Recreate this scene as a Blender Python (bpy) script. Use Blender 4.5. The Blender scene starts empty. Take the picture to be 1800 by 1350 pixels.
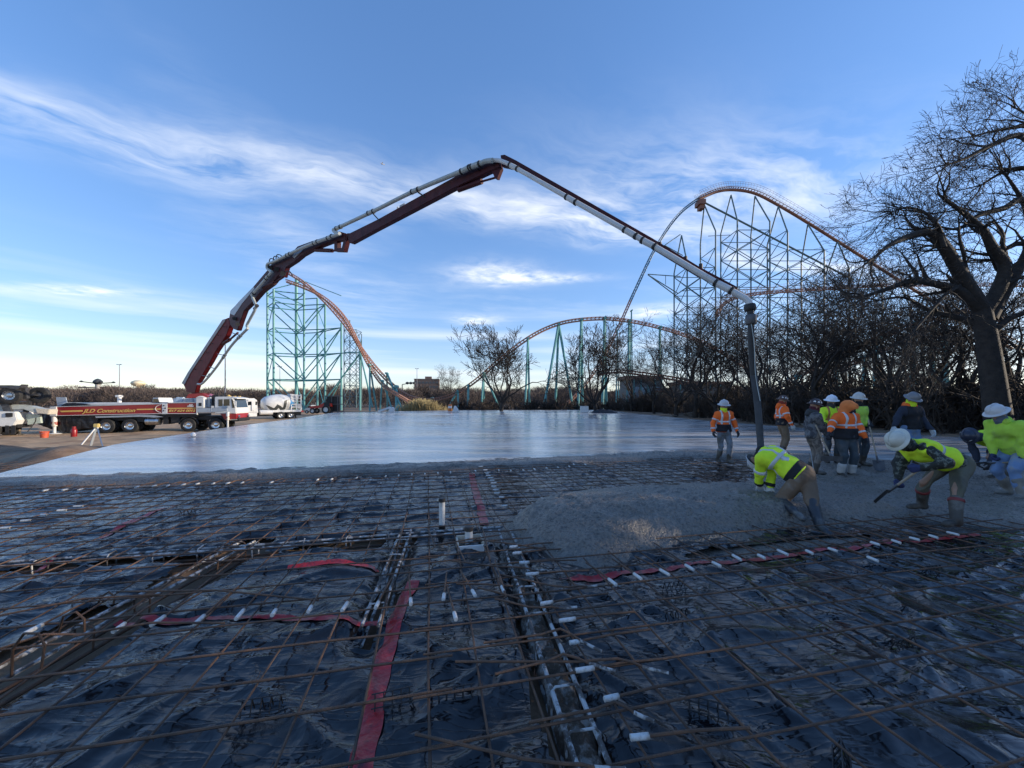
import bpy, bmesh, math, random
import numpy as np
from mathutils import Vector, Matrix, noise as mnoise
rad = math.radians
SC = bpy.context.scene
COL = SC.collection
random.seed(7)
RNG = np.random.default_rng(7)
# ------------------------------------------------------------------ camera
CAMH, FPX, HOR = 1.8, 676.0, 706.0
cd = bpy.data.cameras.new('camera'); cam = bpy.data.objects.new('camera', cd); COL.objects.link(cam)
cam.location = (0, 0, CAMH); cam.rotation_euler = (rad(90), 0, 0)
cd.sensor_width = 36.0; cd.lens = 36.0 * FPX / 1800.0
cd.shift_y = (HOR - 675.0) / 1800.0
cd.clip_start = 0.05; cd.clip_end = 8000
SC.camera = cam
# ------------------------------------------------------------------ sky, sun, exposure
SUN_AZ, SUN_EL = 86.0, 14.0        # degrees right of the view axis, degrees above the horizon
vs = SC.view_settings
vs.view_transform = 'Standard'; vs.look = 'None'; vs.exposure = 0.9; vs.gamma = 1.0; vs.use_curve_mapping = False
wd = bpy.data.worlds.new('World'); SC.world = wd; wd.use_nodes = True
def nmath(nt, op, a, b=None, c=None, clamp=False):
    n = nt.nodes.new('ShaderNodeMath'); n.operation = op; n.use_clamp = clamp
    for i, v in enumerate((a, b, c)):
        if v is None: continue
        if isinstance(v, (int, float)): n.inputs[i].default_value = v
        else: nt.links.new(v, n.inputs[i])
    return n.outputs[0]
def build_world():
    nt = wd.node_tree; nt.nodes.clear()
    out = nt.nodes.new('ShaderNodeOutputWorld'); bg = nt.nodes.new('ShaderNodeBackground')
    sky = nt.nodes.new('ShaderNodeTexSky'); sky.sky_type = 'NISHITA'; sky.sun_disc = False
    sky.sun_elevation = rad(SUN_EL); sky.sun_rotation = rad(SUN_AZ); sky.altitude = 150
    sky.air_density = 1.05; sky.dust_density = 0.15; sky.ozone_density = 1.8
    tc = nt.nodes.new('ShaderNodeTexCoord'); sp = nt.nodes.new('ShaderNodeSeparateXYZ')
    nt.links.new(tc.outputs['Generated'], sp.inputs[0])
    X, Y, Z = sp.outputs
    M = lambda *a, **k: nmath(nt, *a, **k)
    zc = M('MAXIMUM', Z, 0.045)
    U = M('DIVIDE', X, zc); V = M('DIVIDE', Y, zc)
    ex, ey = 0.94, 0.342
    du = M('SUBTRACT', U, -0.69); dv = M('SUBTRACT', V, 1.78)
    s = M('ADD', M('MULTIPLY', du, ex), M('MULTIPLY', dv, ey))
    n = M('SUBTRACT', M('MULTIPLY', dv, ex), M('MULTIPLY', du, ey))
    def comb(x, y, z=0.0):
        c = nt.nodes.new('ShaderNodeCombineXYZ')
        for i, v in enumerate((x, y, z)):
            if isinstance(v, (int, float)): c.inputs[i].default_value = v
            else: nt.links.new(v, c.inputs[i])
        return c.outputs[0]
    def fbm(vec, scale, detail=8, rough=0.6, dist=0.0):
        t = nt.nodes.new('ShaderNodeTexNoise'); t.inputs['Scale'].default_value = scale
        t.inputs['Detail'].default_value = detail; t.inputs['Roughness'].default_value = rough
        t.inputs['Distortion'].default_value = dist
        nt.links.new(vec, t.inputs['Vector']); return t.outputs['Fac']
    warp = M('MULTIPLY', M('SUBTRACT', fbm(comb(U, V), 1.3, 4, .55), 0.5), 0.6)
    nw = M('ADD', n, warp)
    def gauss(x, w): 
        q = M('DIVIDE', x, w); return M('POWER', 2.718, M('MULTIPLY', M('MULTIPLY', q, q), -1.0))
    streak = fbm(comb(M('MULTIPLY', s, 1.0), M('MULTIPLY', nw, 2.6), 3.3), 1.7, 10, .6, 0.0)
    st = M('SMOOTH_MAX', M('MULTIPLY', M('SUBTRACT', streak, 0.37), 3.1), 0.0, 0.1)
    band = M('MULTIPLY', gauss(nw, 0.18), .66)
    def blob(cu, cv, ru, rv):
        a = M('DIVIDE', M('SUBTRACT', U, cu), ru); b = M('DIVIDE', M('SUBTRACT', M('ADD', V, M('MULTIPLY', warp, .6)), cv), rv)
        return M('POWER', 2.718, M('MULTIPLY', M('ADD', M('MULTIPLY', a, a), M('MULTIPLY', b, b)), -1.0))
    m = M('ADD', band, M('MULTIPLY', blob(0.95, 1.85, 0.75, 0.38), .9))
    # thin cirrus everywhere, the same noise field all round the sky
    gen = M('MULTIPLY', M('SUBTRACT', fbm(comb(U, V, 9.1), 0.45, 5, .55), 0.53), 1.6)
    m = M('ADD', m, M('MAXIMUM', gen, 0.0))
    m = M('MULTIPLY', M('MINIMUM', m, 1.25), st)
    puff_n = M('MULTIPLY', M('SUBTRACT', fbm(comb(U, V, 5.0), 5.0, 8, .6, .3), 0.28), 2.4)
    pf = M('ADD', M('ADD', blob(-0.13, 3.05, 0.33, 0.26), blob(-0.42, 4.75, 0.28, 0.30)), M('ADD', blob(-3.95, 3.45, 0.45, 0.18), M('ADD', blob(1.55, 4.3, 0.25, .3), blob(0.3, 3.1, 0.35, .12))))
    m = M('ADD', m, M('MULTIPLY', pf, M('MAXIMUM', puff_n, 0.0)))
    # long low streaks near the horizon
    low = fbm(comb(M('MULTIPLY', M('DIVIDE', X, M('ADD', M('ABSOLUTE', Y), .4)), 1.2), M('MULTIPLY', Z, 22.0), 1.0), 1.0, 5, .5)
    lowm = M('MULTIPLY', M('MULTIPLY', M('MAXIMUM', M('SUBTRACT', low, 0.47), 0.0), 2.6), gauss(M('SUBTRACT', Z, 0.12), 0.09))
    zf = nt.nodes.new('ShaderNodeMapRange'); nt.links.new(Z, zf.inputs[0]); zf.inputs[1].default_value = .10; zf.inputs[2].default_value = .2
    m = M('ADD', M('MULTIPLY', m, zf.outputs[0]), lowm)
    m = M('MINIMUM', M('MAXIMUM', m, 0.0), 0.93)
    sat = nt.nodes.new('ShaderNodeHueSaturation'); sat.inputs['Saturation'].default_value = 1.30; sat.inputs['Value'].default_value = 1.46
    gm = nt.nodes.new('ShaderNodeGamma'); gm.inputs[1].default_value = .66; nt.links.new(sky.outputs[0], gm.inputs[0]); tn = nt.nodes.new('ShaderNodeMix'); tn.data_type = 'RGBA'; tn.blend_type = 'MULTIPLY'; tn.inputs['Factor'].default_value = 1.0; tn.inputs[7].default_value = (.86, .89, 1.09, 1); nt.links.new(gm.outputs[0], tn.inputs[6]); nt.links.new(tn.outputs[2], sat.inputs['Color'])
    mix = nt.nodes.new('ShaderNodeMix'); mix.data_type = 'RGBA'
    nt.links.new(m, mix.inputs['Factor']); nt.links.new(sat.outputs[0], mix.inputs[6])
    mix.inputs[7].default_value = (4.6, 4.75, 4.95, 1)
    nt.links.new(mix.outputs[2], bg.inputs['Color']); bg.inputs['Strength'].default_value = 0.138
    nt.links.new(bg.outputs[0], out.inputs[0])
build_world()
sl = bpy.data.lights.new('sun', 'SUN'); so = bpy.data.objects.new('sun', sl); COL.objects.link(so)
sl.energy = 3.2; sl.angle = rad(0.5); sl.color = (1.0, 0.86, 0.68)
_sd = Vector((math.sin(rad(SUN_AZ)) * math.cos(rad(SUN_EL)), math.cos(rad(SUN_AZ)) * math.cos(rad(SUN_EL)), math.sin(rad(SUN_EL))))
so.rotation_euler = (-_sd).to_track_quat('-Z', 'Y').to_euler(); so.location = (60, 40, 60)
# ------------------------------------------------------------------ helpers
def at(px, py, Y):                     # the point at depth Y seen at a pixel of the 1800 x 1350 photograph
    return Vector(((px - 900) / FPX * Y, Y, CAMH - (py - HOR) / FPX * Y))
def gp(px, py, z=0.0):                 # the point at height z seen at a pixel
    return at(px, py, (CAMH - z) * FPX / (py - HOR))
def tag(o, label=None, cat=None, group=None, kind=None):
    if label: o['label'] = label
    if cat: o['category'] = cat
    if group: o['group'] = group
    if kind: o['kind'] = kind
    return o
def empty(name, loc=(0, 0, 0), rz=0.0, label=None, cat=None, group=None):
    o = bpy.data.objects.new(name, None); COL.objects.link(o)
    o.location = loc; o.rotation_euler = (0, 0, rz); o.empty_display_size = 0.2
    return tag(o, label, cat, group)
def smooth(me, flag=True):
    me.polygons.foreach_set('use_smooth', np.full(len(me.polygons), flag, dtype=bool))
def link(name, me, mat=None, parent=None, sm=False):
    if mat is not None and not me.materials: me.materials.append(mat)
    if sm: smooth(me)
    o = bpy.data.objects.new(name, me); COL.objects.link(o)
    if parent is not None: o.parent = parent
    return o
def np_mesh(name, V, F):               # V (n,3); F (m,3) or (m,4)
    V = np.asarray(V, dtype=np.float32); F = np.asarray(F, dtype=np.int32)
    me = bpy.data.meshes.new(name); k = F.shape[1]
    me.vertices.add(len(V)); me.vertices.foreach_set('co', V.ravel())
    me.loops.add(F.size); me.loops.foreach_set('vertex_index', F.ravel())
    me.polygons.add(len(F)); me.polygons.foreach_set('loop_start', np.arange(0, F.size, k, dtype=np.int32))
    me.update(calc_edges=True); return me
def tubes_np(P0, P1, R0, R1, n=4):     # many straight tapered tubes as one quad mesh
    P0 = np.asarray(P0, float); P1 = np.asarray(P1, float); R0 = np.asarray(R0, float); R1 = np.asarray(R1, float)
    D = P1 - P0; L = np.linalg.norm(D, axis=1, keepdims=True); D = D / np.maximum(L, 1e-9)
    ref = np.where(np.abs(D[:, 2:3]) > 0.9, np.array([[1., 0, 0]]), np.array([[0, 0, 1.]]))
    A = np.cross(D, ref); A /= np.linalg.norm(A, axis=1, keepdims=True); B = np.cross(D, A)
    an = np.arange(n) * 2 * math.pi / n + math.pi / n
    ring = np.cos(an)[None, :, None] * A[:, None, :] + np.sin(an)[None, :, None] * B[:, None, :]
    V = np.concatenate([P0[:, None, :] + ring * R0[:, None, None], P1[:, None, :] + ring * R1[:, None, None]], axis=1)
    m = len(P0); base = (np.arange(m) * 2 * n)[:, None, None]
    i = np.arange(n); j = (i + 1) % n
    q = np.stack([i, j, n + j, n + i], axis=1)[None]
    return V.reshape(-1, 3), (base + q).reshape(-1, 4)
class MB:                              # collects boxes, bars, tubes, lathes into one mesh
    def __init__(s): s.v = []; s.f = []
    def _add(s, vs_, fs):
        b = len(s.v); s.v += [tuple(v) for v in vs_]; s.f += [tuple(b + i for i in f) for f in fs]; return s
    def box(s, c, size, rot=None, taper=1.0):
        hx, hy, hz = size[0] / 2, size[1] / 2, size[2] / 2
        P = [Vector((x * hx * (taper if z > 0 else 1), y * hy * (taper if z > 0 else 1), z * hz)) for z in (-1, 1) for x, y in ((-1, -1), (1, -1), (1, 1), (-1, 1))]
        if rot is not None: P = [rot @ p for p in P]
        P = [p + Vector(c) for p in P]
        return s._add(P, [(3, 2, 1, 0), (4, 5, 6, 7), (0, 1, 5, 4), (1, 2, 6, 5), (2, 3, 7, 6), (3, 0, 4, 7)])
    def box2(s, a, b): 
        a = Vector(a); b = Vector(b); return s.box((a + b) / 2, [abs(b[i] - a[i]) for i in range(3)])
    def prism(s, pts, axis, lo, hi):   # 2D outline extruded along an axis ('x','y','z')
        n = len(pts)
        def mk(p, h): return {'x': (h, p[0], p[1]), 'y': (p[0], h, p[1]), 'z': (p[0], p[1], h)}[axis]
        P = [mk(p, lo) for p in pts] + [mk(p, hi) for p in pts]
        F = [tuple(range(n))[::-1], tuple(range(n, 2 * n))] + [(i, (i + 1) % n, n + (i + 1) % n, n + i) for i in range(n)]
        return s._add(P, F)
    def frame(s, d):
        d = Vector(d).normalized(); ref = Vector((0, 0, 1)) if abs(d.z) < 0.9 else Vector((1, 0, 0))
        a = d.cross(ref).normalized(); return d, a, d.cross(a)
    def cyl(s, a, b, r0, r1=None, n=12, cap=True):
        a = Vector(a); b = Vector(b); r1 = r0 if r1 is None else r1
        d, u, w = s.frame(b - a)
        P = [p + (u * math.cos(t) + w * math.sin(t)) * r for p, r in ((a, r0), (b, r1)) for t in [2 * math.pi * i / n for i in range(n)]]
        F = [(i, (i + 1) % n, n + (i + 1) % n, n + i) for i in range(n)]
        if cap: F += [tuple(range(n))[::-1], tuple(range(n, 2 * n))]
        return s._add(P, F)
    def bar(s, a, b, w, h):            # rectangular bar between two points, h measured upwards
        a = Vector(a); b = Vector(b); d = (b - a).normalized()
        up = Vector((0, 0, 1)) if abs(d.z) < 0.95 else Vector((0, 1, 0))
        u = d.cross(up).normalized() * w / 2; v = u.cross(d).normalized() * h / 2
        P = [p + x * u + y * v for p in (a, b) for x, y in ((-1, -1), (1, -1), (1, 1), (-1, 1))]
        return s._add(P, [(3, 2, 1, 0), (4, 5, 6, 7), (0, 1, 5, 4), (1, 2, 6, 5), (2, 3, 7, 6), (3, 0, 4, 7)])
    def tube(s, pts, r, n=8, cap=True):
        pts = [Vector(p) for p in pts]; rs = r if isinstance(r, (list, tuple)) else [r] * len(pts)
        T = []
        for i in range(len(pts)):
            a = pts[max(i - 1, 0)]; b = pts[min(i + 1, len(pts) - 1)]; T.append((b - a).normalized())
        ref = Vector((0, 0, 1)) if abs(T[0].z) < 0.9 else Vector((1, 0, 0))
        u = T[0].cross(ref).normalized(); P = []
        for i, p in enumerate(pts):
            u = (u - T[i] * u.dot(T[i])).normalized(); w = T[i].cross(u)
            P += [p + (u * math.cos(2 * math.pi * k / n) + w * math.sin(2 * math.pi * k / n)) * rs[i] for k in range(n)]
        F = [(i * n + k, i * n + (k + 1) % n, (i + 1) * n + (k + 1) % n, (i + 1) * n + k) for i in range(len(pts) - 1) for k in range(n)]
        if cap: F += [tuple(range(n))[::-1], tuple(range((len(pts) - 1) * n, len(pts) * n))]
        return s._add(P, F)
    def lathe(s, prof, c, axis=(0, 0, 1), n=20, cap=True):   # prof [(radius, height)]
        d, u, w = s.frame(axis); c = Vector(c)
        P = [c + d * h + (u * math.cos(2 * math.pi * k / n) + w * math.sin(2 * math.pi * k / n)) * r for r, h in prof for k in range(n)]
        F = [(i * n + k, i * n + (k + 1) % n, (i + 1) * n + (k + 1) % n, (i + 1) * n + k) for i in range(len(prof) - 1) for k in range(n)]
        if cap: F += [tuple(range(n))[::-1], tuple(range((len(prof) - 1) * n, len(prof) * n))]
        return s._add(P, F)
    def build(s, name, mat, parent=None, sm=False, bevel=0.0):
        me = bpy.data.meshes.new(name); me.from_pydata(s.v, [], s.f); me.update()
        bm = bmesh.new(); bm.from_mesh(me); bmesh.ops.recalc_face_normals(bm, faces=bm.faces)
        if bevel: bmesh.ops.bevel(bm, geom=[e for e in bm.edges if e.calc_face_angle(0) > 0.6], offset=bevel, segments=2, affect='EDGES', clamp_overlap=True)
        bm.to_mesh(me); bm.free()
        if sm:
            smooth(me)
            try: me.set_sharp_from_angle(angle=rad(40))
            except Exception: pass
        return link(name, me, mat, parent)
def copy_tree(o, parent=None, kids=None):
    c = o.copy(); COL.objects.link(c)
    if parent is not None: c.parent = parent
    for ch in KIDS(o): copy_tree(ch, c)
    return c
def KIDS(o): return [q for q in bpy.data.objects if q.parent == o]
# ------------------------------------------------------------------ materials
MATS = {}
def pm(name, col, rough=0.6, metal=0.0, var=0.15, scale=6.0, bump=0.0, bscale=30.0, spec=0.5, coat=0.0, col2=None, c2scale=2.0, c2lo=.5, c2hi=.62, rvar=0.0, trans=0.0):
    if name in MATS: return MATS[name]
    m = bpy.data.materials.new(name); m.use_nodes = True; nt = m.node_tree; b = nt.nodes['Principled BSDF']
    L = nt.links.new; N = nt.nodes.new
    b.inputs['Roughness'].default_value = rough; b.inputs['Metallic'].default_value = metal
    b.inputs['Specular IOR Level'].default_value = spec; b.inputs['Coat Weight'].default_value = coat
    tc = N('ShaderNodeTexCoord')
    no = N('ShaderNodeTexNoise'); no.inputs['Scale'].default_value = scale; no.inputs['Detail'].default_value = 6
    L(tc.outputs['Object'], no.inputs['Vector'])
    mx = N('ShaderNodeMix'); mx.data_type = 'RGBA'
    mx.inputs[6].default_value = (*[c * (1 - var) for c in col], 1); mx.inputs[7].default_value = (*[min(1, c * (1 + var)) for c in col], 1)
    mr = N('ShaderNodeMapRange'); mr.inputs[1].default_value = .3; mr.inputs[2].default_value = .7
    L(no.outputs['Fac'], mr.inputs[0]); L(mr.outputs[0], mx.inputs['Factor']); cur = mx.outputs[2]
    if col2 is not None:
        n2 = N('ShaderNodeTexNoise'); n2.inputs['Scale'].default_value = c2scale; n2.inputs['Detail'].default_value = 8; n2.inputs['Roughness'].default_value = .65
        L(tc.outputs['Object'], n2.inputs['Vector'])
        r2 = N('ShaderNodeMapRange'); r2.inputs[1].default_value = c2lo; r2.inputs[2].default_value = c2hi; L(n2.outputs['Fac'], r2.inputs[0])
        m2 = N('ShaderNodeMix'); m2.data_type = 'RGBA'; L(r2.outputs[0], m2.inputs['Factor']); L(cur, m2.inputs[6]); m2.inputs[7].default_value = (*col2, 1); cur = m2.outputs[2]
    L(cur, b.inputs['Base Color'])
    if rvar:
        r3 = N('ShaderNodeMapRange'); r3.inputs[1].default_value = .3; r3.inputs[2].default_value = .7; r3.inputs[3].default_value = max(rough - rvar, .02); r3.inputs[4].default_value = min(rough + rvar, 1)
        L(no.outputs['Fac'], r3.inputs[0]); L(r3.outputs[0], b.inputs['Roughness'])
    if bump:
        n3 = N('ShaderNodeTexNoise'); n3.inputs['Scale'].default_value = bscale; n3.inputs['Detail'].default_value = 5
        L(tc.outputs['Object'], n3.inputs['Vector'])
        bp = N('ShaderNodeBump'); bp.inputs['Strength'].default_value = 1.0; bp.inputs['Distance'].default_value = bump
        L(n3.outputs['Fac'], bp.inputs['Height']); L(bp.outputs[0], b.inputs['Normal'])
    if trans: b.inputs['Transmission Weight'].default_value = trans
    MATS[name] = m; return m
# ================================================================== the ground
TH = rad(12.0); UX, UY = math.cos(TH), math.sin(TH)          # the building's own axes: u along the rows, v away
def uv2(u, v): return (u * UX - v * UY, u * UY + v * UX)
def sstep(a, b, x): 
    t = np.clip((x - a) / (b - a), 0, 1); return t * t * (3 - 2 * t)
def vnoise(x, y, seed=0, octv=4, lac=2.0, gain=0.5):          # smooth value noise on arrays
    tot = np.zeros_like(x, dtype=float); amp = 1.0; nrm = 0.0
    for o in range(octv):
        xi = np.floor(x).astype(np.int64); yi = np.floor(y).astype(np.int64); fx = x - xi; fy = y - yi
        fx = fx * fx * (3 - 2 * fx); fy = fy * fy * (3 - 2 * fy)
        def h(a, b):
            q = (a * 374761393 + b * 668265263 + (seed + o * 17) * 2147483) & 0x7fffffff
            q = ((q ^ (q >> 13)) * 1274126177) & 0x7fffffff; q = q ^ (q >> 16)
            return (q & 0xffff) / 65535.0
        tot += amp * ((h(xi, yi) * (1 - fx) + h(xi + 1, yi) * fx) * (1 - fy) + (h(xi, yi + 1) * (1 - fx) + h(xi + 1, yi + 1) * fx) * fy)
        nrm += amp; amp *= gain; x = x * lac + 13.7; y = y * lac + 7.3
    return tot / nrm
def seg_dist(x, y, a, b):
    ax, ay = a; bx, by = b; dx, dy = bx - ax, by - ay; L2 = dx * dx + dy * dy
    t = np.clip(((x - ax) * dx + (y - ay) * dy) / L2, 0, 1)
    return np.hypot(x - ax - t * dx, y - ay - t * dy), t
def poly_sd(x, y, P):                                          # signed distance, positive inside
    d = np.full(x.shape, 1e9); ins = np.zeros(x.shape, bool); n = len(P)
    for i in range(n):
        a, b = P[i], P[(i + 1) % n]
        d = np.minimum(d, seg_dist(x, y, a, b)[0])
        c = ((a[1] > y) != (b[1] > y)) & (x < (b[0] - a[0]) * (y - a[1]) / (b[1] - a[1] + 1e-12) + a[0])
        ins ^= c
    return np.where(ins, d, -d)
SLAB_NEAR = [(-11.6, 8.4), (-8.0, 9.0), (-4.0, 9.95), (-.7, 11.0), (2.65, 11.94), (5.0, 12.8), (7.0, 13.1), (9.0, 12.2), (10.9, 10.9), (13.0, 10.0), (23.8, 9.0)]
SLAB_POLY = SLAB_NEAR + [(21.8, 16.0), (19.7, 20.0), (18.0, 25.5), (17.0, 33.0), (17.2, 46.0), (17.6, 66.0), (17.6, 78.0), (-12.0, 74.0), (-27.0, 58.0), (-24.2, 48.0), (-21.5, 39.0), (-18.5, 25.2), (-15.4, 14.9)]
SLAB_Z = 0.14
CAGES = [((0.62, 0.4), (-0.12, 5.45), .15), ((-1.13, 3.0), (-1.47, 5.3), .15), ((-3.36, 0.8), (-3.40, 5.0), .24), ((-9.5, 3.35), (-0.1, 5.42), .15)]
def trench(x, y):
    z = np.zeros(x.shape)
    for a, b, w in CAGES:
        d, t = seg_dist(x, y, a, b)
        z = np.maximum(z, sstep(w + .10, w - .06, d))
    return z
def ground_h(x, y):
    sd = poly_sd(x, y, SLAB_POLY)
    near = sstep(14, 11, np.abs(x)) * sstep(12.5, 10.5, y)
    left = sstep(0.3, 3.6, -sd) * sstep(-8, -12, x + 0 * y) * sstep(5.5, 12.0, y)
    far = sstep(0, 30, y - 85) 
    h = -0.05 - 0.55 * left - 0.25 * far * (1 - left)
    h = h + (vnoise(x * .35, y * .35, 3) - .5) * 0.25 * sstep(.5, 4, -sd) * (1 - near)
    h = h + (vnoise(x * 2.2, y * 2.2, 5, 3) - .5) * 0.07 * (1 - sstep(30, 60, np.hypot(x, y)))
    h = h - .08 * near
    h = h - 0.07 * trench(x, y)
    # brown spoil heap beside the slab at the left edge of the picture
    d, t = seg_dist(x, y, (-24, 17.6), (-14.6, 13.0))
    h = h + (0.42 + .35 * (vnoise(x * .9, y * .9, 8) - .5)) * np.exp(-(d / 1.15) ** 2) * sstep(-0.2, .9, -sd)
    return h
def gz(x, y): return float(ground_h(np.array([float(x)]), np.array([float(y)]))[0])
def nonuni(lo, hi, dl, dh, step, grow, far):
    a = list(np.arange(dl, dh + 1e-6, step)); s = step
    x = dh
    while x < hi: s = min(s * grow, far); x += s; a.append(x)
    s = step; x = dl
    while x > lo: s = min(s * grow, far); x -= s; a.insert(0, x)
    return np.array(a)
def grid_mesh(name, xs, ys, hfun, keep=None):
    X, Y = np.meshgrid(xs, ys); Z = hfun(X, Y)
    V = np.stack([X, Y, Z], -1).reshape(-1, 3); nx, ny = len(xs), len(ys)
    i = (np.arange(ny - 1)[:, None] * nx + np.arange(nx - 1)[None]).ravel()
    F = np.stack([i, i + 1, i + nx + 1, i + nx], 1)
    if keep is not None:
        k = keep(X, Y).ravel(); F = F[k[F].all(1)]
        used = np.unique(F); mp = np.full(len(V), -1); mp[used] = np.arange(len(used)); V = V[used]; F = mp[F]
    me = np_mesh(name, V, F); smooth(me); return me
def ground_mat():
    m = bpy.data.materials.new('soil'); m.use_nodes = True; nt = m.node_tree; b = nt.nodes['Principled BSDF']; L = nt.links.new; N = nt.nodes.new
    g = N('ShaderNodeNewGeometry')
    def noise(sc, det=7, ro=.6):
        t = N('ShaderNodeTexNoise'); t.inputs['Scale'].default_value = sc; t.inputs['Detail'].default_value = det; t.inputs['Roughness'].default_value = ro; L(g.outputs['Position'], t.inputs['Vector']); return t.outputs['Fac']
    r = N('ShaderNodeValToRGB'); e = r.color_ramp.elements
    e[0].position = .3; e[0].color = (.085, .045, .024, 1); e[1].position = .72; e[1].color = (.30, .19, .115, 1)
    e2 = e.new(.5); e2.color = (.18, .105, .058, 1)
    L(noise(1.4), r.inputs[0])
    r2 = N('ShaderNodeValToRGB'); r2.color_ramp.elements[0].position = .45; r2.color_ramp.elements[1].position = .62
    L(noise(.23, 5), r2.inputs[0])
    mx = N('ShaderNodeMix'); mx.data_type = 'RGBA'; L(r2.outputs[0], mx.inputs['Factor']); L(r.outputs[0], mx.inputs[6]); mx.inputs[7].default_value = (.28, .20, .13, 1)
    L(mx.outputs[2], b.inputs['Base Color']); b.inputs['Roughness'].default_value = .92
    bp = N('ShaderNodeBump'); bp.inputs['Distance'].default_value = .04; L(noise(9, 9, .7), bp.inputs['Height']); L(bp.outputs[0], b.inputs['Normal'])
    return m
M_SOIL = ground_mat()
xs = nonuni(-4000, 4000, -13, 13, .16, 1.09, 400); ys = nonuni(-60, 5000, .4, 16, .16, 1.06, 400)
tag(link('ground', grid_mesh('ground', xs, ys, ground_h), M_SOIL), kind='structure')
# ---- finished slab
def slab_mat():
    m = bpy.data.materials.new('wet_slab'); m.use_nodes = True; nt = m.node_tree; b = nt.nodes['Principled BSDF']; L = nt.links.new; N = nt.nodes.new
    g = N('ShaderNodeNewGeometry')
    mp = N('ShaderNodeMapping'); mp.inputs['Rotation'].default_value = (0, 0, -TH); mp.inputs['Scale'].default_value = (.35, 1.6, 1)
    L(g.outputs['Position'], mp.inputs['Vector'])
    def noise(sc, det, vec, ro=.6, di=0.):
        t = N('ShaderNodeTexNoise'); t.inputs['Scale'].default_value = sc; t.inputs['Detail'].default_value = det; t.inputs['Roughness'].default_value = ro; t.inputs['Distortion'].default_value = di; L(vec, t.inputs['Vector']); return t.outputs['Fac']
    n1 = noise(1.0, 8, mp.outputs[0], .65, .4); n2 = noise(.16, 4, g.outputs['Position'])
    r = N('ShaderNodeValToRGB'); e = r.color_ramp.elements; e[0].position = .3; e[0].color = (.24, .24, .24, 1); e[1].position = .7; e[1].color = (.62, .62, .615, 1)
    L(n1, r.inputs[0]); L(r.outputs[0], b.inputs['Base Color'])
    mr = N('ShaderNodeMapRange'); mr.inputs[1].default_value = .3; mr.inputs[2].default_value = .7; mr.inputs[3].default_value = .03; mr.inputs[4].default_value = .36
    ad = nmath(nt, 'ADD', nmath(nt, 'MULTIPLY', n1, .42), nmath(nt, 'MULTIPLY', n2, .58)); L(ad, mr.inputs[0]); L(mr.outputs[0], b.inputs['Roughness'])
    mp2 = N('ShaderNodeMapping'); mp2.inputs['Rotation'].default_value = (0, 0, -TH); mp2.inputs['Scale'].default_value = (.9, 7.0, 1); L(g.outputs['Position'], mp2.inputs['Vector'])
    h = nmath(nt, 'ADD', nmath(nt, 'MULTIPLY', noise(1.6, 9, mp2.outputs[0], .62, .3), .015), nmath(nt, 'MULTIPLY', noise(.35, 3, g.outputs['Position']), .010))
    # float and trowel sweeps: faint arcs
    wv = N('ShaderNodeTexWave'); wv.wave_type = 'RINGS'; wv.inputs['Scale'].default_value = .35; wv.inputs['Distortion'].default_value = 3.0; wv.inputs['Detail'].default_value = 3; L(g.outputs['Position'], wv.inputs['Vector'])
    h = nmath(nt, 'ADD', h, nmath(nt, 'MULTIPLY', wv.outputs['Fac'], .0014))
    bp = N('ShaderNodeBump'); bp.inputs['Distance'].default_value = 1.0; bp.inputs['Strength'].default_value = .45; L(h, bp.inputs['Height']); L(bp.outputs[0], b.inputs['Normal'])
    b.inputs['Specular IOR Level'].default_value = .6; b.inputs['Coat Weight'].default_value = .1; b.inputs['Coat Roughness'].default_value = .16; L(bp.outputs[0], b.inputs['Coat Normal'])
    return m
bm = bmesh.new()
top = [bm.verts.new((x, y, SLAB_Z)) for x, y in SLAB_POLY]; f = bm.faces.new(top)
bot = [bm.verts.new((x, y, -.25)) for x, y in SLAB_POLY]
for i in range(len(top)): bm.faces.new((top[i], bot[i], bot[(i + 1) % len(top)], top[(i + 1) % len(top)]))
bmesh.ops.recalc_face_normals(bm, faces=bm.faces); bmesh.ops.triangulate(bm, faces=[f])
me = bpy.data.meshes.new('slab'); bm.to_mesh(me); bm.free()
tag(link('slab', me, slab_mat()), kind='structure')
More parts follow.
